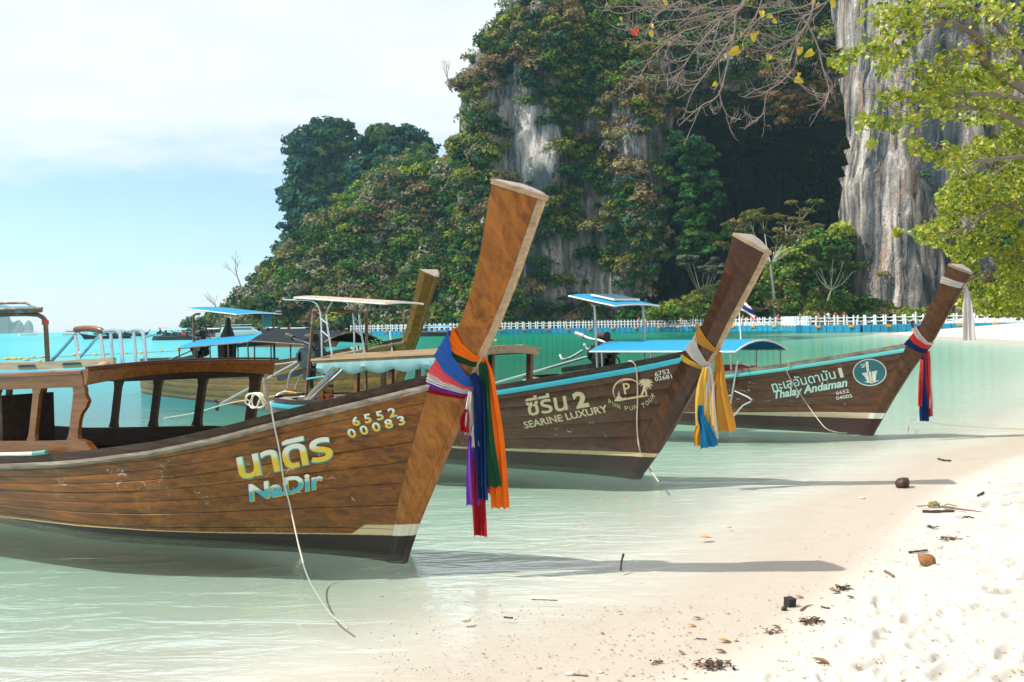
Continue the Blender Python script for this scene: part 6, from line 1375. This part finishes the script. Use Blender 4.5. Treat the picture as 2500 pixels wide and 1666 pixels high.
sash(B3, 'white tail of cloth behind the scarlet one on the farthest prow', 'c_white', zk(B3, k1) + .08, zk(B3, k1) + .30, .03, .09, [([c7(1812, 720), c7(1820, 850), c7(1828, 1100)], .05, .08, -.05)], .034, G3)
sash(B3, 'white scarf tied round the top of the farthest prow with long hanging end', 'c_white', zk(B3, c7(2075, 230)), zk(B3, c7(2075, 230)) + .10, .07, .09, [([c7(2080, 232), c7(2090, 330), c7(2100, 480), c7(2108, 615)], .05, .18, -.03)], .014, G3)
# ------------------------------------------------------------------ foreground trees
def leafmesh(name, mat, L=1.0, heart=True):
    """one leaf: blade with a fold along the midrib and a short stalk"""
    o = [(0, 0), (.30, -.12), (.46, .15), (.42, .45), (.24, .78), (0, 1.0)] if heart else [(0, 0), (.16, .12), (.22, .4), (.16, .75), (0, 1.0)]
    v = []; f = []
    mid = [(0, y, .02 * math.sin(y * 3)) for _, y in o]
    for x, y in o: v.append((x, y, .10 * x * x * 4 + .04 * math.sin(y * 4)))
    n = len(o); v += [(-x, y, z) for x, y, z in v]; v += [(0, max(0, y), -.02) for _, y in o]
    for i in range(n - 1): f += [(2 * n + i, i, i + 1, 2 * n + i + 1), (n + i, 2 * n + i, 2 * n + i + 1, n + i + 1)]
    me = bpy.data.meshes.new(name); me.from_pydata([(a * L, b * L, c * L) for a, b, c in v], [], f); me.materials.append(mat); return me
def leafmat(name, cols, transl=.36):
    t = NT(name); oi = t.n('ShaderNodeObjectInfo').outputs['Random']; a = t.n('ShaderNodeAttribute', attribute_name='rnd').outputs['Fac']
    f = t.math('FRACT', t.math('ADD', oi, a)); ra = t.n('ShaderNodeValToRGB'); t.t.links.new(f, ra.inputs[0]); er = ra.color_ramp.elements; er[0].color = (*cols[0], 1); er[1].color = (*cols[-1], 1)
    for i, c in enumerate(cols[1:-1]): e = er.new((i + 1) / (len(cols) - 1)); e.color = (*c, 1)
    n = t.noise(t.pos(), 18, 3); c = t.mix(t.rng(n, .55, .75, 0, .35), ra.outputs[0], (.20, .14, .03))
    d = t.bsdf(c, .45, 0, None, .4); tl = t.n('ShaderNodeBsdfTranslucent'); t.t.links.new(c, tl.inputs[0]); ms = t.n('ShaderNodeMixShader', {0: transl}); t.t.links.new(d, ms.inputs[1]); t.t.links.new(tl.outputs[0], ms.inputs[2]); return t.done(ms.outputs[0])
M['leaf'] = leafmat('yellow_green_leaf', [(.07, .12, .012), (.20, .29, .022), (.42, .42, .03), (.18, .25, .02), (.50, .46, .03)])
M['leafy'] = leafmat('yellow_dry_leaf', [(.55, .42, .03), (.62, .50, .05), (.50, .34, .03)])
M['twig'] = simple('pale_twig_bark', (.215, .17, .145), .8, var=.3, scale=9, bumps=.3); M['twig2'] = simple('grey_brown_branch_bark', (.17, .135, .11), .85, var=.3, scale=7, bumps=.4)  # twigs: pale brown bark with random variation
LV = leafmesh('leaf', M['leaf'])
# leafy tree rooted on the beach beyond the right edge
gl_ = np.random.default_rng(77)
tr_ = empty('sea_hibiscus_tree', (9.6, 15.0, gz_at(9.6, 15.0))); tag(tr_, 'sunlit leafy beach tree reaching in from the right edge, broad yellow-green leaves', 'tree'); T0 = tr_.location.copy()
spots = []   # (world point, leaf length)
def blob(pts, r, n, Y, dY=.6, L=.068):
    P = [Vector((x, y, 0)) for x, y in pts]; q = arc(P, 8)
    for i in range(int(n * 1.6)):
        p = q[gl_.integers(0, len(q))]; px, py = p.x + gl_.normal() * r * .5, p.y + gl_.normal() * r * .5
        spots.append((gy(px, py, Y + gl_.uniform(-dY, dY)), L * gl_.uniform(.55, 1.2)))
BL = [([(2140, 40), (2250, 30), (2360, 20), (2500, 30)], 44, 420, 12.5), ([(2040, 165), (2080, 130), (2140, 110), (2200, 60)], 22, 130, 12), ([(2110, 100), (2170, 140), (2150, 180)], 20, 60, 12), ([(2250, 200), (2330, 135), (2440, 110), (2520, 100)], 32, 190, 12.5),
      ([(2230, 150), (2280, 200), (2300, 270)], 26, 110, 13), ([(2095, 300), (2130, 290), (2180, 310), (2230, 285), (2320, 280)], 20, 150, 12), ([(2140, 240), (2200, 235), (2280, 230), (2360, 210)], 22, 150, 12.5), ([(2225, 330), (2262, 372), (2310, 390), (2360, 370)], 24, 140, 13), ([(2120, 350), (2140, 345)], 10, 14, 12),
      ([(2240, 60), (2220, 110), (2190, 150)], 22, 70, 12.3), ([(2300, 180), (2380, 190), (2480, 170)], 34, 240, 13.5), ([(2260, 250), (2350, 260), (2460, 240)], 36, 300, 14)]
for p_, r_, n_, Y_ in BL: blob(p_, r_, n_, Y_)
mass = [(2330, 200), (2420, 160), (2560, 140), (2560, 790), (2470, 775), (2400, 770), (2320, 745), (2300, 700), (2330, 640), (2300, 610), (2190, 580), (2225, 560), (2300, 530), (2280, 480), (2330, 420), (2290, 400), (2310, 330)]
k = 0
mX, mY = np.array([p[0] for p in mass]), np.array([p[1] for p in mass])
while k < 12500:
    px, py = gl_.uniform(2190, 2560), gl_.uniform(140, 790)
    if not inpoly(np.array([float(px)]), np.array([float(py)]), mass)[0]: continue
    Y = 16.5 + 4.5 * (py - 140) / 650 + gl_.uniform(-1.2, 1.2); d_ = vn(px * .022, py * .022, 1.) + .3 * vn(px * .07, py * .07, 2.)
    if d_ < .42: continue
    Y += 1.6 * (vn(px * .016, py * .016, 5.) - .5) * 2; spots.append((gy(px, py, Y),   .074 * gl_.uniform(.5, 1.25))); k += 1
blob([(2182, 572), (2196, 566)], 9, 14, 18, .1, .1)
def leafrot():
    e = Vector((gl_.normal() * .5, gl_.normal() * .5, gl_.normal() * .7 - .2)).normalized(); n_ = (Vector((gl_.normal() * .55 - .35, gl_.normal() * .55 - .35, 1.0))).normalized()
    x = e.cross(n_).normalized(); n_ = x.cross(e).normalized(); return Matrix((x, e, n_)).transposed()
spots.sort(key=lambda s_: -s_[1] / max(s_[0].y, 1))
for p, L in spots[:290]:
    o = link('leaf', LV, None, tr_); Rm = leafrot(); o.matrix_basis = Matrix.Translation(p - T0) @ (Rm @ Matrix.Diagonal((L * 1.15, L, L))).to_4x4()
base = np.array([v.co[:] for v in LV.vertices]); bf = [p.vertices[:] for p in LV.polygons]
rest = spots[290:]; Vs = []; 
for p, L in rest: Vs.append((base * np.array([L * 1.15, L, L])) @ np.array(leafrot()).T + np.array(p - T0))
Vs = np.concatenate(Vs); Fq = (np.array(bf)[None] + (np.arange(len(rest)) * len(base))[:, None, None]).reshape(-1, 4)
me = npmesh('foliage', Vs, Fq, attrs={'rnd': ('FACE', np.repeat(gl_.random(len(rest)), len(bf)))}); tag(link('foliage', me, M['leaf'], tr_), kind='stuff')
m = MB(); m.tube(arc([(0, 0, -.4), (-.15, .1, 1.6), (-.4, .3, 3.2), (-.3, .2, 5.0), (-.8, 0, 6.6)], 6), list(np.linspace(.26, .12, 25)), 10); m.build('trunk', M['twig2'], tr_, smooth=True)
def Lp(px, py, Y): return gy(px, py, Y) - T0
src = Vector((-.35, .25, 4.0))
for pts, r0 in (([(2520, 230, 14), (2410, 160, 13.2), (2385, 90, 12.6), (2310, 60, 12.4), (2200, 80, 12.2), (2100, 130, 12)], .06), ([(2530, 200, 14), (2420, 45, 12.8), (2300, 20, 12.6), (2180, 40, 12.5)], .045), ([(2540, 330, 15), (2430, 270, 14.2), (2330, 265, 13), (2230, 290, 12.3), (2120, 300, 12)], .035),
                ([(2540, 380, 16), (2420, 390, 14), (2330, 390, 13.2), (2250, 350, 13)], .03), ([(2540, 520, 18), (2440, 500, 18), (2350, 560, 18.2), (2200, 575, 18)], .03), ([(2560, 600, 19), (2450, 640, 19), (2340, 700, 19.5)], .03), ([(2520, 130, 13.4), (2440, 110, 13), (2330, 140, 12.6), (2260, 200, 12.6)], .03),
                ([(2530, 260, 14.2), (2400, 230, 13), (2280, 235, 12.6), (2150, 240, 12.4)], .028)):
    m = MB(); q_ = arc([src] + [Lp(*p) for p in pts], 6); m.tube(q_, list(np.linspace(r0 * 1.4, .008, len(q_))), 7); br_ = m.build('branch', M['twig2'], tr_, smooth=True)
    m = MB(); gg = random.Random(int(r0 * 1e4) + len(pts))
    for i in range(34):
        a = q_[gg.randrange(len(q_) // 3, len(q_))]; e = a + Vector((gg.uniform(-.5, .2), gg.uniform(-.3, .3), gg.uniform(-.35, .3))); m.tube([a, (a + e) / 2 + Vector((0, 0, gg.uniform(-.08, .08))), e], [.008, .006, .003], 4)
    tag(m.build('twigs', M['twig'], br_), kind='stuff')
# nearly bare tree overhead, trunk off to the right
bt_ = empty('bare_branched_tree', (6.9, 9.6, gz_at(6.9, 9.6))); tag(bt_, 'nearly leafless tree with tangled pale twigs hanging in from the top', 'tree'); T0 = bt_.location.copy()
LIMB = [[(1819, 0), (1797, 34), (1793, 85), (1780, 140), (1755, 230), (1712, 259), (1657, 308)], [(1755, 221), (1763, 255), (1780, 285), (1810, 293)], [(1989, 0), (1972, 55), (1946, 89), (1908, 110), (1870, 123)], [(1972, 60), (1997, 115), (2010, 170), (2031, 204), (2027, 225), (2006, 238)],
        [(1810, 10), (1738, 34), (1670, 47), (1602, 55), (1555, 72)], [(1793, 85), (1738, 102), (1670, 110), (1585, 106), (1547, 115)], [(1797, 34), (1712, 64), (1661, 81), (1598, 132), (1560, 191)], [(1780, -20), (1691, 21), (1627, 25), (1568, 21), (1530, 34)],
        [(1989, 0), (1916, 25), (1861, 42), (1823, 76)], [(1946, 89), (1942, 157), (1908, 200), (1874, 225), (1861, 280), (1827, 302)], [(1819, 0), (1760, 50), (1690, 130), (1660, 180), (1630, 200)], [(1793, 85), (1745, 150), (1715, 190), (1690, 225)], [(1930, -10), (1870, 20), (1800, 15), (1740, 60), (1700, 130)], [(2040, -20), (1985, 25), (1950, 60), (1935, 130), (1900, 150)],
        [(1700, -30), (1650, 10), (1600, 40), (1575, 90)], [(1860, -40), (1850, 30), (1800, 100), (1760, 130), (1735, 175)]]
gg = random.Random(4); gnear = []
hub1, hub2 = gy(1830, -120, 9.3) - T0, gy(2010, -110, 9.2) - T0
m = MB(); q_ = arc([(0, 0, -.4), (-.2, -.1, 1.8), (-.7, -.1, 3.4), (-1.8, -.1, 4.9), hub2 + Vector((.4, 0, .25)), hub2, hub1], 6); m.tube(q_, list(np.linspace(.17, .035, len(q_))), 9); m.build('trunk', M['twig2'], bt_, smooth=True)
for li, pts in enumerate(LIMB):
    Y0_ = 9.0 + .5 * math.sin(li * 1.7); W = [gy(px, py, Y0_ + .04 * i) - T0 for i, (px, py) in enumerate(pts)]
    start = [hub1 if pts[0][0] < 1900 else hub2] if pts[0][1] <= 12 else []
    q_ = arc(start + W, 5); r0 = .012 if li in (0, 2) else .0072
    m = MB(); m.tube(q_, list(np.linspace(r0, .0035, len(q_))), 6); lb = m.build('branch', M['twig'], bt_, smooth=True); m = MB()
    for i in range(12 if len(pts) > 4 else 7):
        k_ = gg.randrange(len(q_) // 6, len(q_) - 1); a = q_[k_]; dr = (q_[k_ + 1] - q_[k_]).normalized(); L = gg.uniform(.12, .42)
        sdv = Vector((gg.uniform(-1, .35), gg.uniform(-.5, .5), gg.uniform(-.9, .45))); d = (dr * .9 + sdv).normalized(); cur = [a]; n_ = 6; up_ = gg.choice((.16, .22, -.05))
        for j in range(n_): d = (d + Vector((gg.uniform(-.14, .14), gg.uniform(-.1, .1), up_ + gg.uniform(-.12, .12)))).normalized(); cur.append(cur[-1] + d * L / n_)
        m.tube(cur, list(np.linspace(.0036, .0018, len(cur))), 4)
        for _ in range(2):
            c0 = cur[gg.randrange(1, n_)]; d2 = (d + Vector((gg.uniform(-1, 1), gg.uniform(-.5, .5), gg.uniform(-.8, .9)))).normalized(); L2 = L * .4; m.tube([c0, c0 + d2 * L2 * .5, c0 + d2 * L2 * .8 + Vector((0, 0, .03)), c0 + d2 * L2 + Vector((0, 0, .07)) * gg.choice((1, 0))], [.0035, .003, .0025, .002], 3)
    tag(m.build('twigs', M['twig'], lb), kind='stuff')
LY = leafmesh('leaf', M['leafy'])
for x, y, s_ in ((285, 14, 46), (845, 82, 56), (880, 105, 48), (910, 132, 44), (212, 155, 40), (207, 195, 50), (715, 312, 88), (892, 332, 56), (1068, 292, 60), (1140, 320, 74), (1250, 22, 60), (796, 215, 60), (822, 190, 30), (1040, 478, 66), (1062, 430, 36), (587, 490, 42), (1180, 40, 50), (1150, 20, 40), (35, 108, 28)):
    p = gy(1500 + x * .425, y * .425, 9.0) - T0; L = s_ * .34 / FPX * 9.0; o = link('leaf', LY, None, bt_); R_ = Matrix.Rotation(gg.uniform(1.9, 4.3), 3, 'Y') @ Matrix.Rotation(R(90) + gg.uniform(-.5, .5), 3, 'X'); o.matrix_basis = Matrix.Translation(p + Vector((0, 0, L * .4))) @ (R_ @ Matrix.Diagonal((L * .8, L, L))).to_4x4()
p = gy(1549, 80, 8.95); m = MB()
for i in range(5):
    a = i * 1.256; m.sheet([[(0, 0, 0), (.006 * math.cos(a + .6), 0, .006 * math.sin(a + .6))], [(.026 * math.cos(a - .25), -.008, .026 * math.sin(a - .25)), (.026 * math.cos(a + .7), -.008, .026 * math.sin(a + .7))], [(.03 * math.cos(a), -.03, .03 * math.sin(a)), (.03 * math.cos(a + .5), -.03, .03 * math.sin(a + .5))]], .002)
o = m.build('flower', simple('orange_red_petal', (.75, .11, .02), .6, bumps=0), bt_); o.location = p - T0; o.scale = (1.2, 1.2, 1.2)

# ------------------------------------------------------------------ things washed up on the beach
M['nut'] = wood('wet_coconut_husk', (.015, .009, .006), (.05, .025, .015), (.10, .055, .03), .45, grain=(3, 30, 30), objvar=0); M['nut2'] = wood('dry_coconut_husk', (.10, .04, .015), (.26, .12, .045), (.36, .19, .09), .8, grain=(3, 30, 30), objvar=0)
M['drift'] = simple('dark_driftwood', (.045, .034, .026), .85, var=.4, scale=30, bumps=.5); M['drift2'] = simple('brown_driftwood', (.17, .11, .075), .85, var=.35, scale=30, bumps=.5)
M['dl1'] = simple('dry_brown_leaf', (.22, .11, .05), .75, var=.35, scale=30); M['dl2'] = simple('orange_fallen_leaf', (.50, .25, .07), .7, var=.3, scale=30); M['dl3'] = simple('black_rotting_leaf', (.035, .022, .018), .6, var=.4, scale=40); M['coral'] = simple('bleached_coral', (.55, .51, .43), .9, var=.2, scale=60, bumps=.6)
def ongr(px, py, h=0.0):
    z = .05
    for _ in range(5): p = gz(px, py, z); z = .5 * z + .5 * max(gz_at(p.x, p.y), -.005)
    p = gz(px, py, z); p.z = z + h; return p
def nut(px, py, r, mat, label, rz=0.0, cat='coconut', sink=.55):
    m = MB(); secs = []
    for i in range(9):
        u = i / 8; x = (u - .5) * 2 * r * 1.3; w = r * math.sin(math.pi * min(.97, max(.03, u ** .85))) ** .8; secs.append([(x, w * math.cos(a) * (1 + .10 * math.cos(3 * a)), w * math.sin(a) * (1 + .10 * math.cos(3 * a))) for a in np.linspace(0, 2 * math.pi, 15)[:-1]])
    m.loft(secs); o = m.build('coconut', M[mat], None, smooth=True); o.location = ongr(px, py, r * sink); o.rotation_euler = (.4, -.5, rz); return tag(o, label, cat)
nut(2205, 1190, .068, 'nut', 'dark wet coconut standing in the swash near the second shadow tip', .6)
nut(2262, 1380, .052, 'nut2', 'dry reddish brown coconut husk lying on the white sand', 2.2)
nut(1915, 1490, .016, 'black', 'small black seed pod beside the black cube on the sand', .3, 'seed pod')
m = MB(); m.box((0, 0, .02), (.05, .05, .045)); m.box((0, 0, .045), (.052, .052, .008)); o = m.build('charcoal_cube', M['black'], None); o.location = ongr(1928, 1480); o.rotation_euler = (.1, 0, .4); tag(o, 'small black cube of charcoal on the dry sand', 'charcoal')
def stick(pts, r, mat, label, h=.01, cat='stick', rr=None):
    P = [ongr(x, y, h + (e[0] if e else 0)) for x, y, *e in pts]; m = MB(); q_ = arc(P, 4); n_ = len(q_); m.tube(q_, [r * (1 + .2 * math.sin(i * 2.1)) for i in range(n_)] if rr is None else list(np.linspace(r, rr, n_)), 7); o = m.build('driftwood_stick', M[mat], None, smooth=True); return tag(o, label, cat)
stick([(2252, 1252), (2290, 1252), (2330, 1251)], .013, 'drift', 'short dark stick lying under the knotted rope on the sand')
stick([(2300, 1243), (2350, 1250), (2396, 1256)], .012, 'drift2', 'brown tapering stick pointing right from the knotted rope', .02, rr=.004)
m = MB(); c0 = ongr(2278, 1240, .03); P = [c0 + Vector((.045 * math.cos(i * 1.9) + .002 * i, .03 * math.sin(i * 1.3), .022 * math.sin(i * 2.3))) for i in range(14)] + [c0 + Vector((.12, 0, .0)), c0 + Vector((.2, -.05, -.015))]; m.tube(arc([c0 + Vector((-.14, 0, -.015))] + P, 4), .006, 5); o = m.build('knotted_rope', simple('olive_stained_rope', (.26, .24, .10), .9, scale=60), None); tag(o, 'knotted olive rope scrap on the sand beside two sticks', 'rope')
stick([(1515, 1393), (1518, 1388, .05), (1523, 1384, .09)], .008, 'drift', 'short dark twig standing upright in the wet sand by the prow shadow', 0, 'twig'); stick([(2218, 1352), (2240, 1350), (2265, 1347)], .007, 'drift', 'thin black nail-like stick on the dry sand above the coconut husk'); stick([(2160, 1398), (2172, 1404), (2182, 1411)], .008, 'drift2', 'short brown stick below the dry coconut husk')
stick([(2388, 1213), (2395, 1209), (2402, 1205)], .011, 'drift', 'dark stub of wood near the right edge of the wet sand'); stick([(2290, 1122), (2305, 1126), (2322, 1127)], .010, 'drift', 'dark twig at the far swash, right of the last shadow'); stick([(1230, 1509), (1252, 1511)], .005, 'drift', 'tiny dark twig on the wet sand low in the middle', .004, 'twig')
stick([(1298, 1469), (1330, 1470), (1362, 1471)], .003, 'drift', 'long hair-thin twig in the shallows under the prow shadow', .012, 'twig'); stick([(1400, 1649), (1435, 1652)], .004, 'drift2', 'small pale twig near the bottom edge beside a shell', .004, 'twig'); stick([(1700, 1561), (1725, 1563)], .003, 'drift', 'thin dark twig on dry sand left of the curled leaf', .004, 'twig')
stick([(2005, 1483), (2016, 1486), (2026, 1487)], .005, 'drift', 'small dark twig right of the spoon-shaped pod', .004, 'twig'); stick([(1955, 1493), (1968, 1483), (1985, 1479)], .007, 'dl1', 'spoon-shaped brown pod with a curved stalk on dry sand', .006, 'seed pod', .002)
def dleaf(px, py, L, mat, label, rz, curl=.3, cat='leaf', group=None, h=.004):
    me = leafmesh('fallen_leaf', M[mat], 1.0, False)
    for v in me.vertices: v.co.z += curl * (v.co.x ** 2 * 3 + .35 * v.co.y ** 2)
    o = link('fallen_leaf', me, None, None); o.location = ongr(px, py, h); o.scale = (L * 1.3, L, L); o.rotation_euler = (.05, .08, rz); return tag(o, label, cat, group)
LS = [(1533, 1217, .085, 'dl2', 'yellow-orange leaf floating right of the rainbow sash tails, upper', 1.2), (1467, 1219, .07, 'dl2', 'pale orange leaf floating just left of the brighter one', 1.4), (1430, 1284, .06, 'dl2', 'orange leaf floating right of the dark red sash end', 1.5), (1738, 1314, .11, 'dl2', 'peach-coloured leaf lying in the swash above the long shadow', 1.7),
      (1127, 1446, .035, 'dl2', 'small orange leaf in the shallows below the first bow shadow', 1.4), (937, 1461, .03, 'dl1', 'small brown curled leaf in the shallows beside the rope end', 1.0), (1520, 1496, .04, 'dl2', 'tiny orange leaf on the wet sand below the twig', 2.0), (1785, 1568, .07, 'dl2', 'orange curled leaf on dry sand left of the brown pod', 1.6), (1773, 1594, .06, 'dl1', 'rounded brown leaf on dry sand below the orange curled leaf', 1.4),
      (1668, 1600, .045, 'dl1', 'small grey-brown leaf standing on edge near the bottom', .3), (2025, 1622, .085, 'dl1', 'broad brown leaf near the bottom edge, right of the seaweed heap', 1.1), (2052, 1447, .07, 'dl1', 'brown leaf beside thin twigs left of the coconut husk', 1.8), (1962, 1460, .06, 'dl2', 'yellow-spotted leaf above the spoon-shaped pod', 1.5), (1700, 1530, .05, 'dl2', 'pale orange leaf at the edge of the dry sand', 1.5), (1713, 1512, .05, 'dl1', 'pale brown leaf higher up at the edge of the dry sand', 1.6),
      (1905, 1532, .05, 'dl1', 'reddish leaf sliver left of the dark leaf cluster', 1.7), (2345, 1303, .05, 'dl2', 'orange leaf right of the seaweed strip on the dry sand', .5), (1560, 975 + 300, .03, 'dl1', 'small leaf floating above the upright twig', 1.0), (1787, 1290, .05, 'dl1', 'olive brown leaf floating in the swash above the peach leaf', 1.2), (2130, 1395, .04, 'dl1', 'dark leaf fragment left of the short brown stick', 2.2), (2085, 1460, .05, 'dl3', 'black leaf fragment right of the brown leaf and twigs', 1.7), (2420, 1180, .05, 'dl1', 'brown leaf on dry sand near the right edge', 1.0)]
for a in LS: dleaf(*a[:5], a[5], curl=.5 if a[1] > 1400 else .15)
def clump(px, py, w, n, label, seed, mats=('dl3', 'drift', 'dl1')):
    g_ = random.Random(seed); c = ongr(px, py); r = empty('seaweed_clump', c); tag(r, label, 'seaweed'); 
    for mt in mats:
        m = MB()
        for i in range(n // len(mats)):
            a = Vector((g_.gauss(0, w * .42), g_.gauss(0, w * .26), g_.uniform(0, .016))); d = Vector((g_.uniform(-1, 1), g_.uniform(-1, 1), g_.uniform(-.1, .18))).normalized(); L = g_.uniform(.012, .045)
            if g_.random() < .5: m.tube([a, a + d * L * .5 + Vector((0, 0, .006)), a + d * L], [.0022, .0028, .0012], 4)
            else: 
                s_ = d.cross(Vector((0, 0, 1))).normalized() * L * .22; m.sheet([[a, a + Vector((0, 0, .003))], [a + d * L * .5 + s_, a + d * L * .5 - s_ + Vector((0, 0, .008))], [a + d * L, a + d * L + Vector((.002, 0, .004))]], .002)
        o = m.build('strands', M[mt], r); tag(o, kind='stuff')
clump(1738, 1628, .115, 90, 'largest black seaweed and leaf heap near the bottom edge', 1); clump(1980, 1520, .07, 54, 'dark purple-brown leaf cluster on dry sand, middle right', 2); clump(2320, 1318, .10, 54, 'strip of brown seaweed strands right of the coconut husk', 3, ('drift2', 'dl3', 'dl1')); clump(2055, 1440, .07, 36, 'thin reddish twigs scattered around the brown leaf', 4); clump(2365, 1268, .06, 24, 'black seeds and fragments beside the brown tapering stick', 5, ('dl3', 'black'))
clump(2272, 1290, .04, 18, 'small black fragments below the two sticks', 6, ('dl3', 'black')); clump(1890, 1545, .05, 20, 'fine reddish litter left of the dark leaf cluster', 7, ('dl1', 'drift2')); clump(1600, 1620, .03, 12, 'tiny dark litter on dry sand near the bottom middle', 8, ('dl3', 'drift2'))
for px, py, r_, lb in ((1137, 1516, .022, 'white lump of coral in the shallows at the bottom middle'), (2105, 1218, .02, 'small white coral lump left of the sticks'), (1392, 1648, .016, 'small pale shell beside the pale twig at the bottom'), (1466, 1643, .012, 'tiny pale shell right of the pale twig at the bottom')):
    m = MB(); m.ball((0, 0, 0), r_, 9, 6, (1.5, 1, .7)); m.ball((r_ * .9, .3 * r_, .1 * r_), r_ * .55, 8, 5); m.ball((-.8 * r_, .2 * r_, .3 * r_), r_ * .45, 8, 5); o = m.build('coral_lump', M['coral'], None, smooth=True); o.location = ongr(px, py, r_ * .25); tag(o, lb, 'coral')
# countless specks of leaf litter along the wrack line
g_ = np.random.default_rng(5); V = []; n_ = 0
for i in range(1100):
    u = g_.random(); 
    if u < .5: px, py = g_.uniform(900, 1700), g_.uniform(1480, 1666)
    elif u < .8: t_ = g_.random(); px, py = 1500 + 1000 * t_ + g_.normal() * 90, 1640 - 430 * t_ + g_.normal() * 45
    else: px, py = g_.uniform(1300, 2500), g_.uniform(1080, 1666)
    if px > 2550 or py > 1700: continue
    p = gz(px, py, .03); z = gz_at(p.x, p.y)
    if z < -.05: continue
    p = gz(px, py, max(z, 0)); a = g_.uniform(0, 3.14); L = g_.uniform(.003, .011) * (1 if g_.random() < .93 else 1.8); w = L * g_.uniform(.15, .6); d = np.array([math.cos(a), math.sin(a), 0]); s_ = np.array([-math.sin(a), math.cos(a), 0]); c = np.array([p.x, p.y, max(z, 0) + .003])
    V += [c - d * L, c + s_ * w + [0, 0, .003], c + d * L, c - s_ * w + [0, 0, .001]]; n_ += 1
me = npmesh('leaf_litter', np.array(V), np.arange(n_ * 4).reshape(-1, 4)); tag(link('leaf_litter', me, M['dl1']), kind='stuff')
# footprint-sized clods of yellowish sand kicked up in the dry sand
V = []; Fq = []; m = MB()
for i in range(260):
    t_ = g_.random(); px, py = g_.uniform(1900, 2520), g_.uniform(1290, 1690)
    if py < 1640 - (px - 1500) * .45: continue
    cl = 1 if g_.random() < .7 else 5; p = ongr(px, py)
    for k_ in range(cl): r_ = g_.uniform(.003, .008); m.ball(p + Vector((g_.normal() * .015, g_.normal() * .015, r_ * .3)), r_, 5, 4, (1, 1, .7))
tag(m.build('sand_crumbs', simple('yellow_sand_crumb', (.50, .42, .29), .95, var=.15, scale=80), None), kind='stuff')
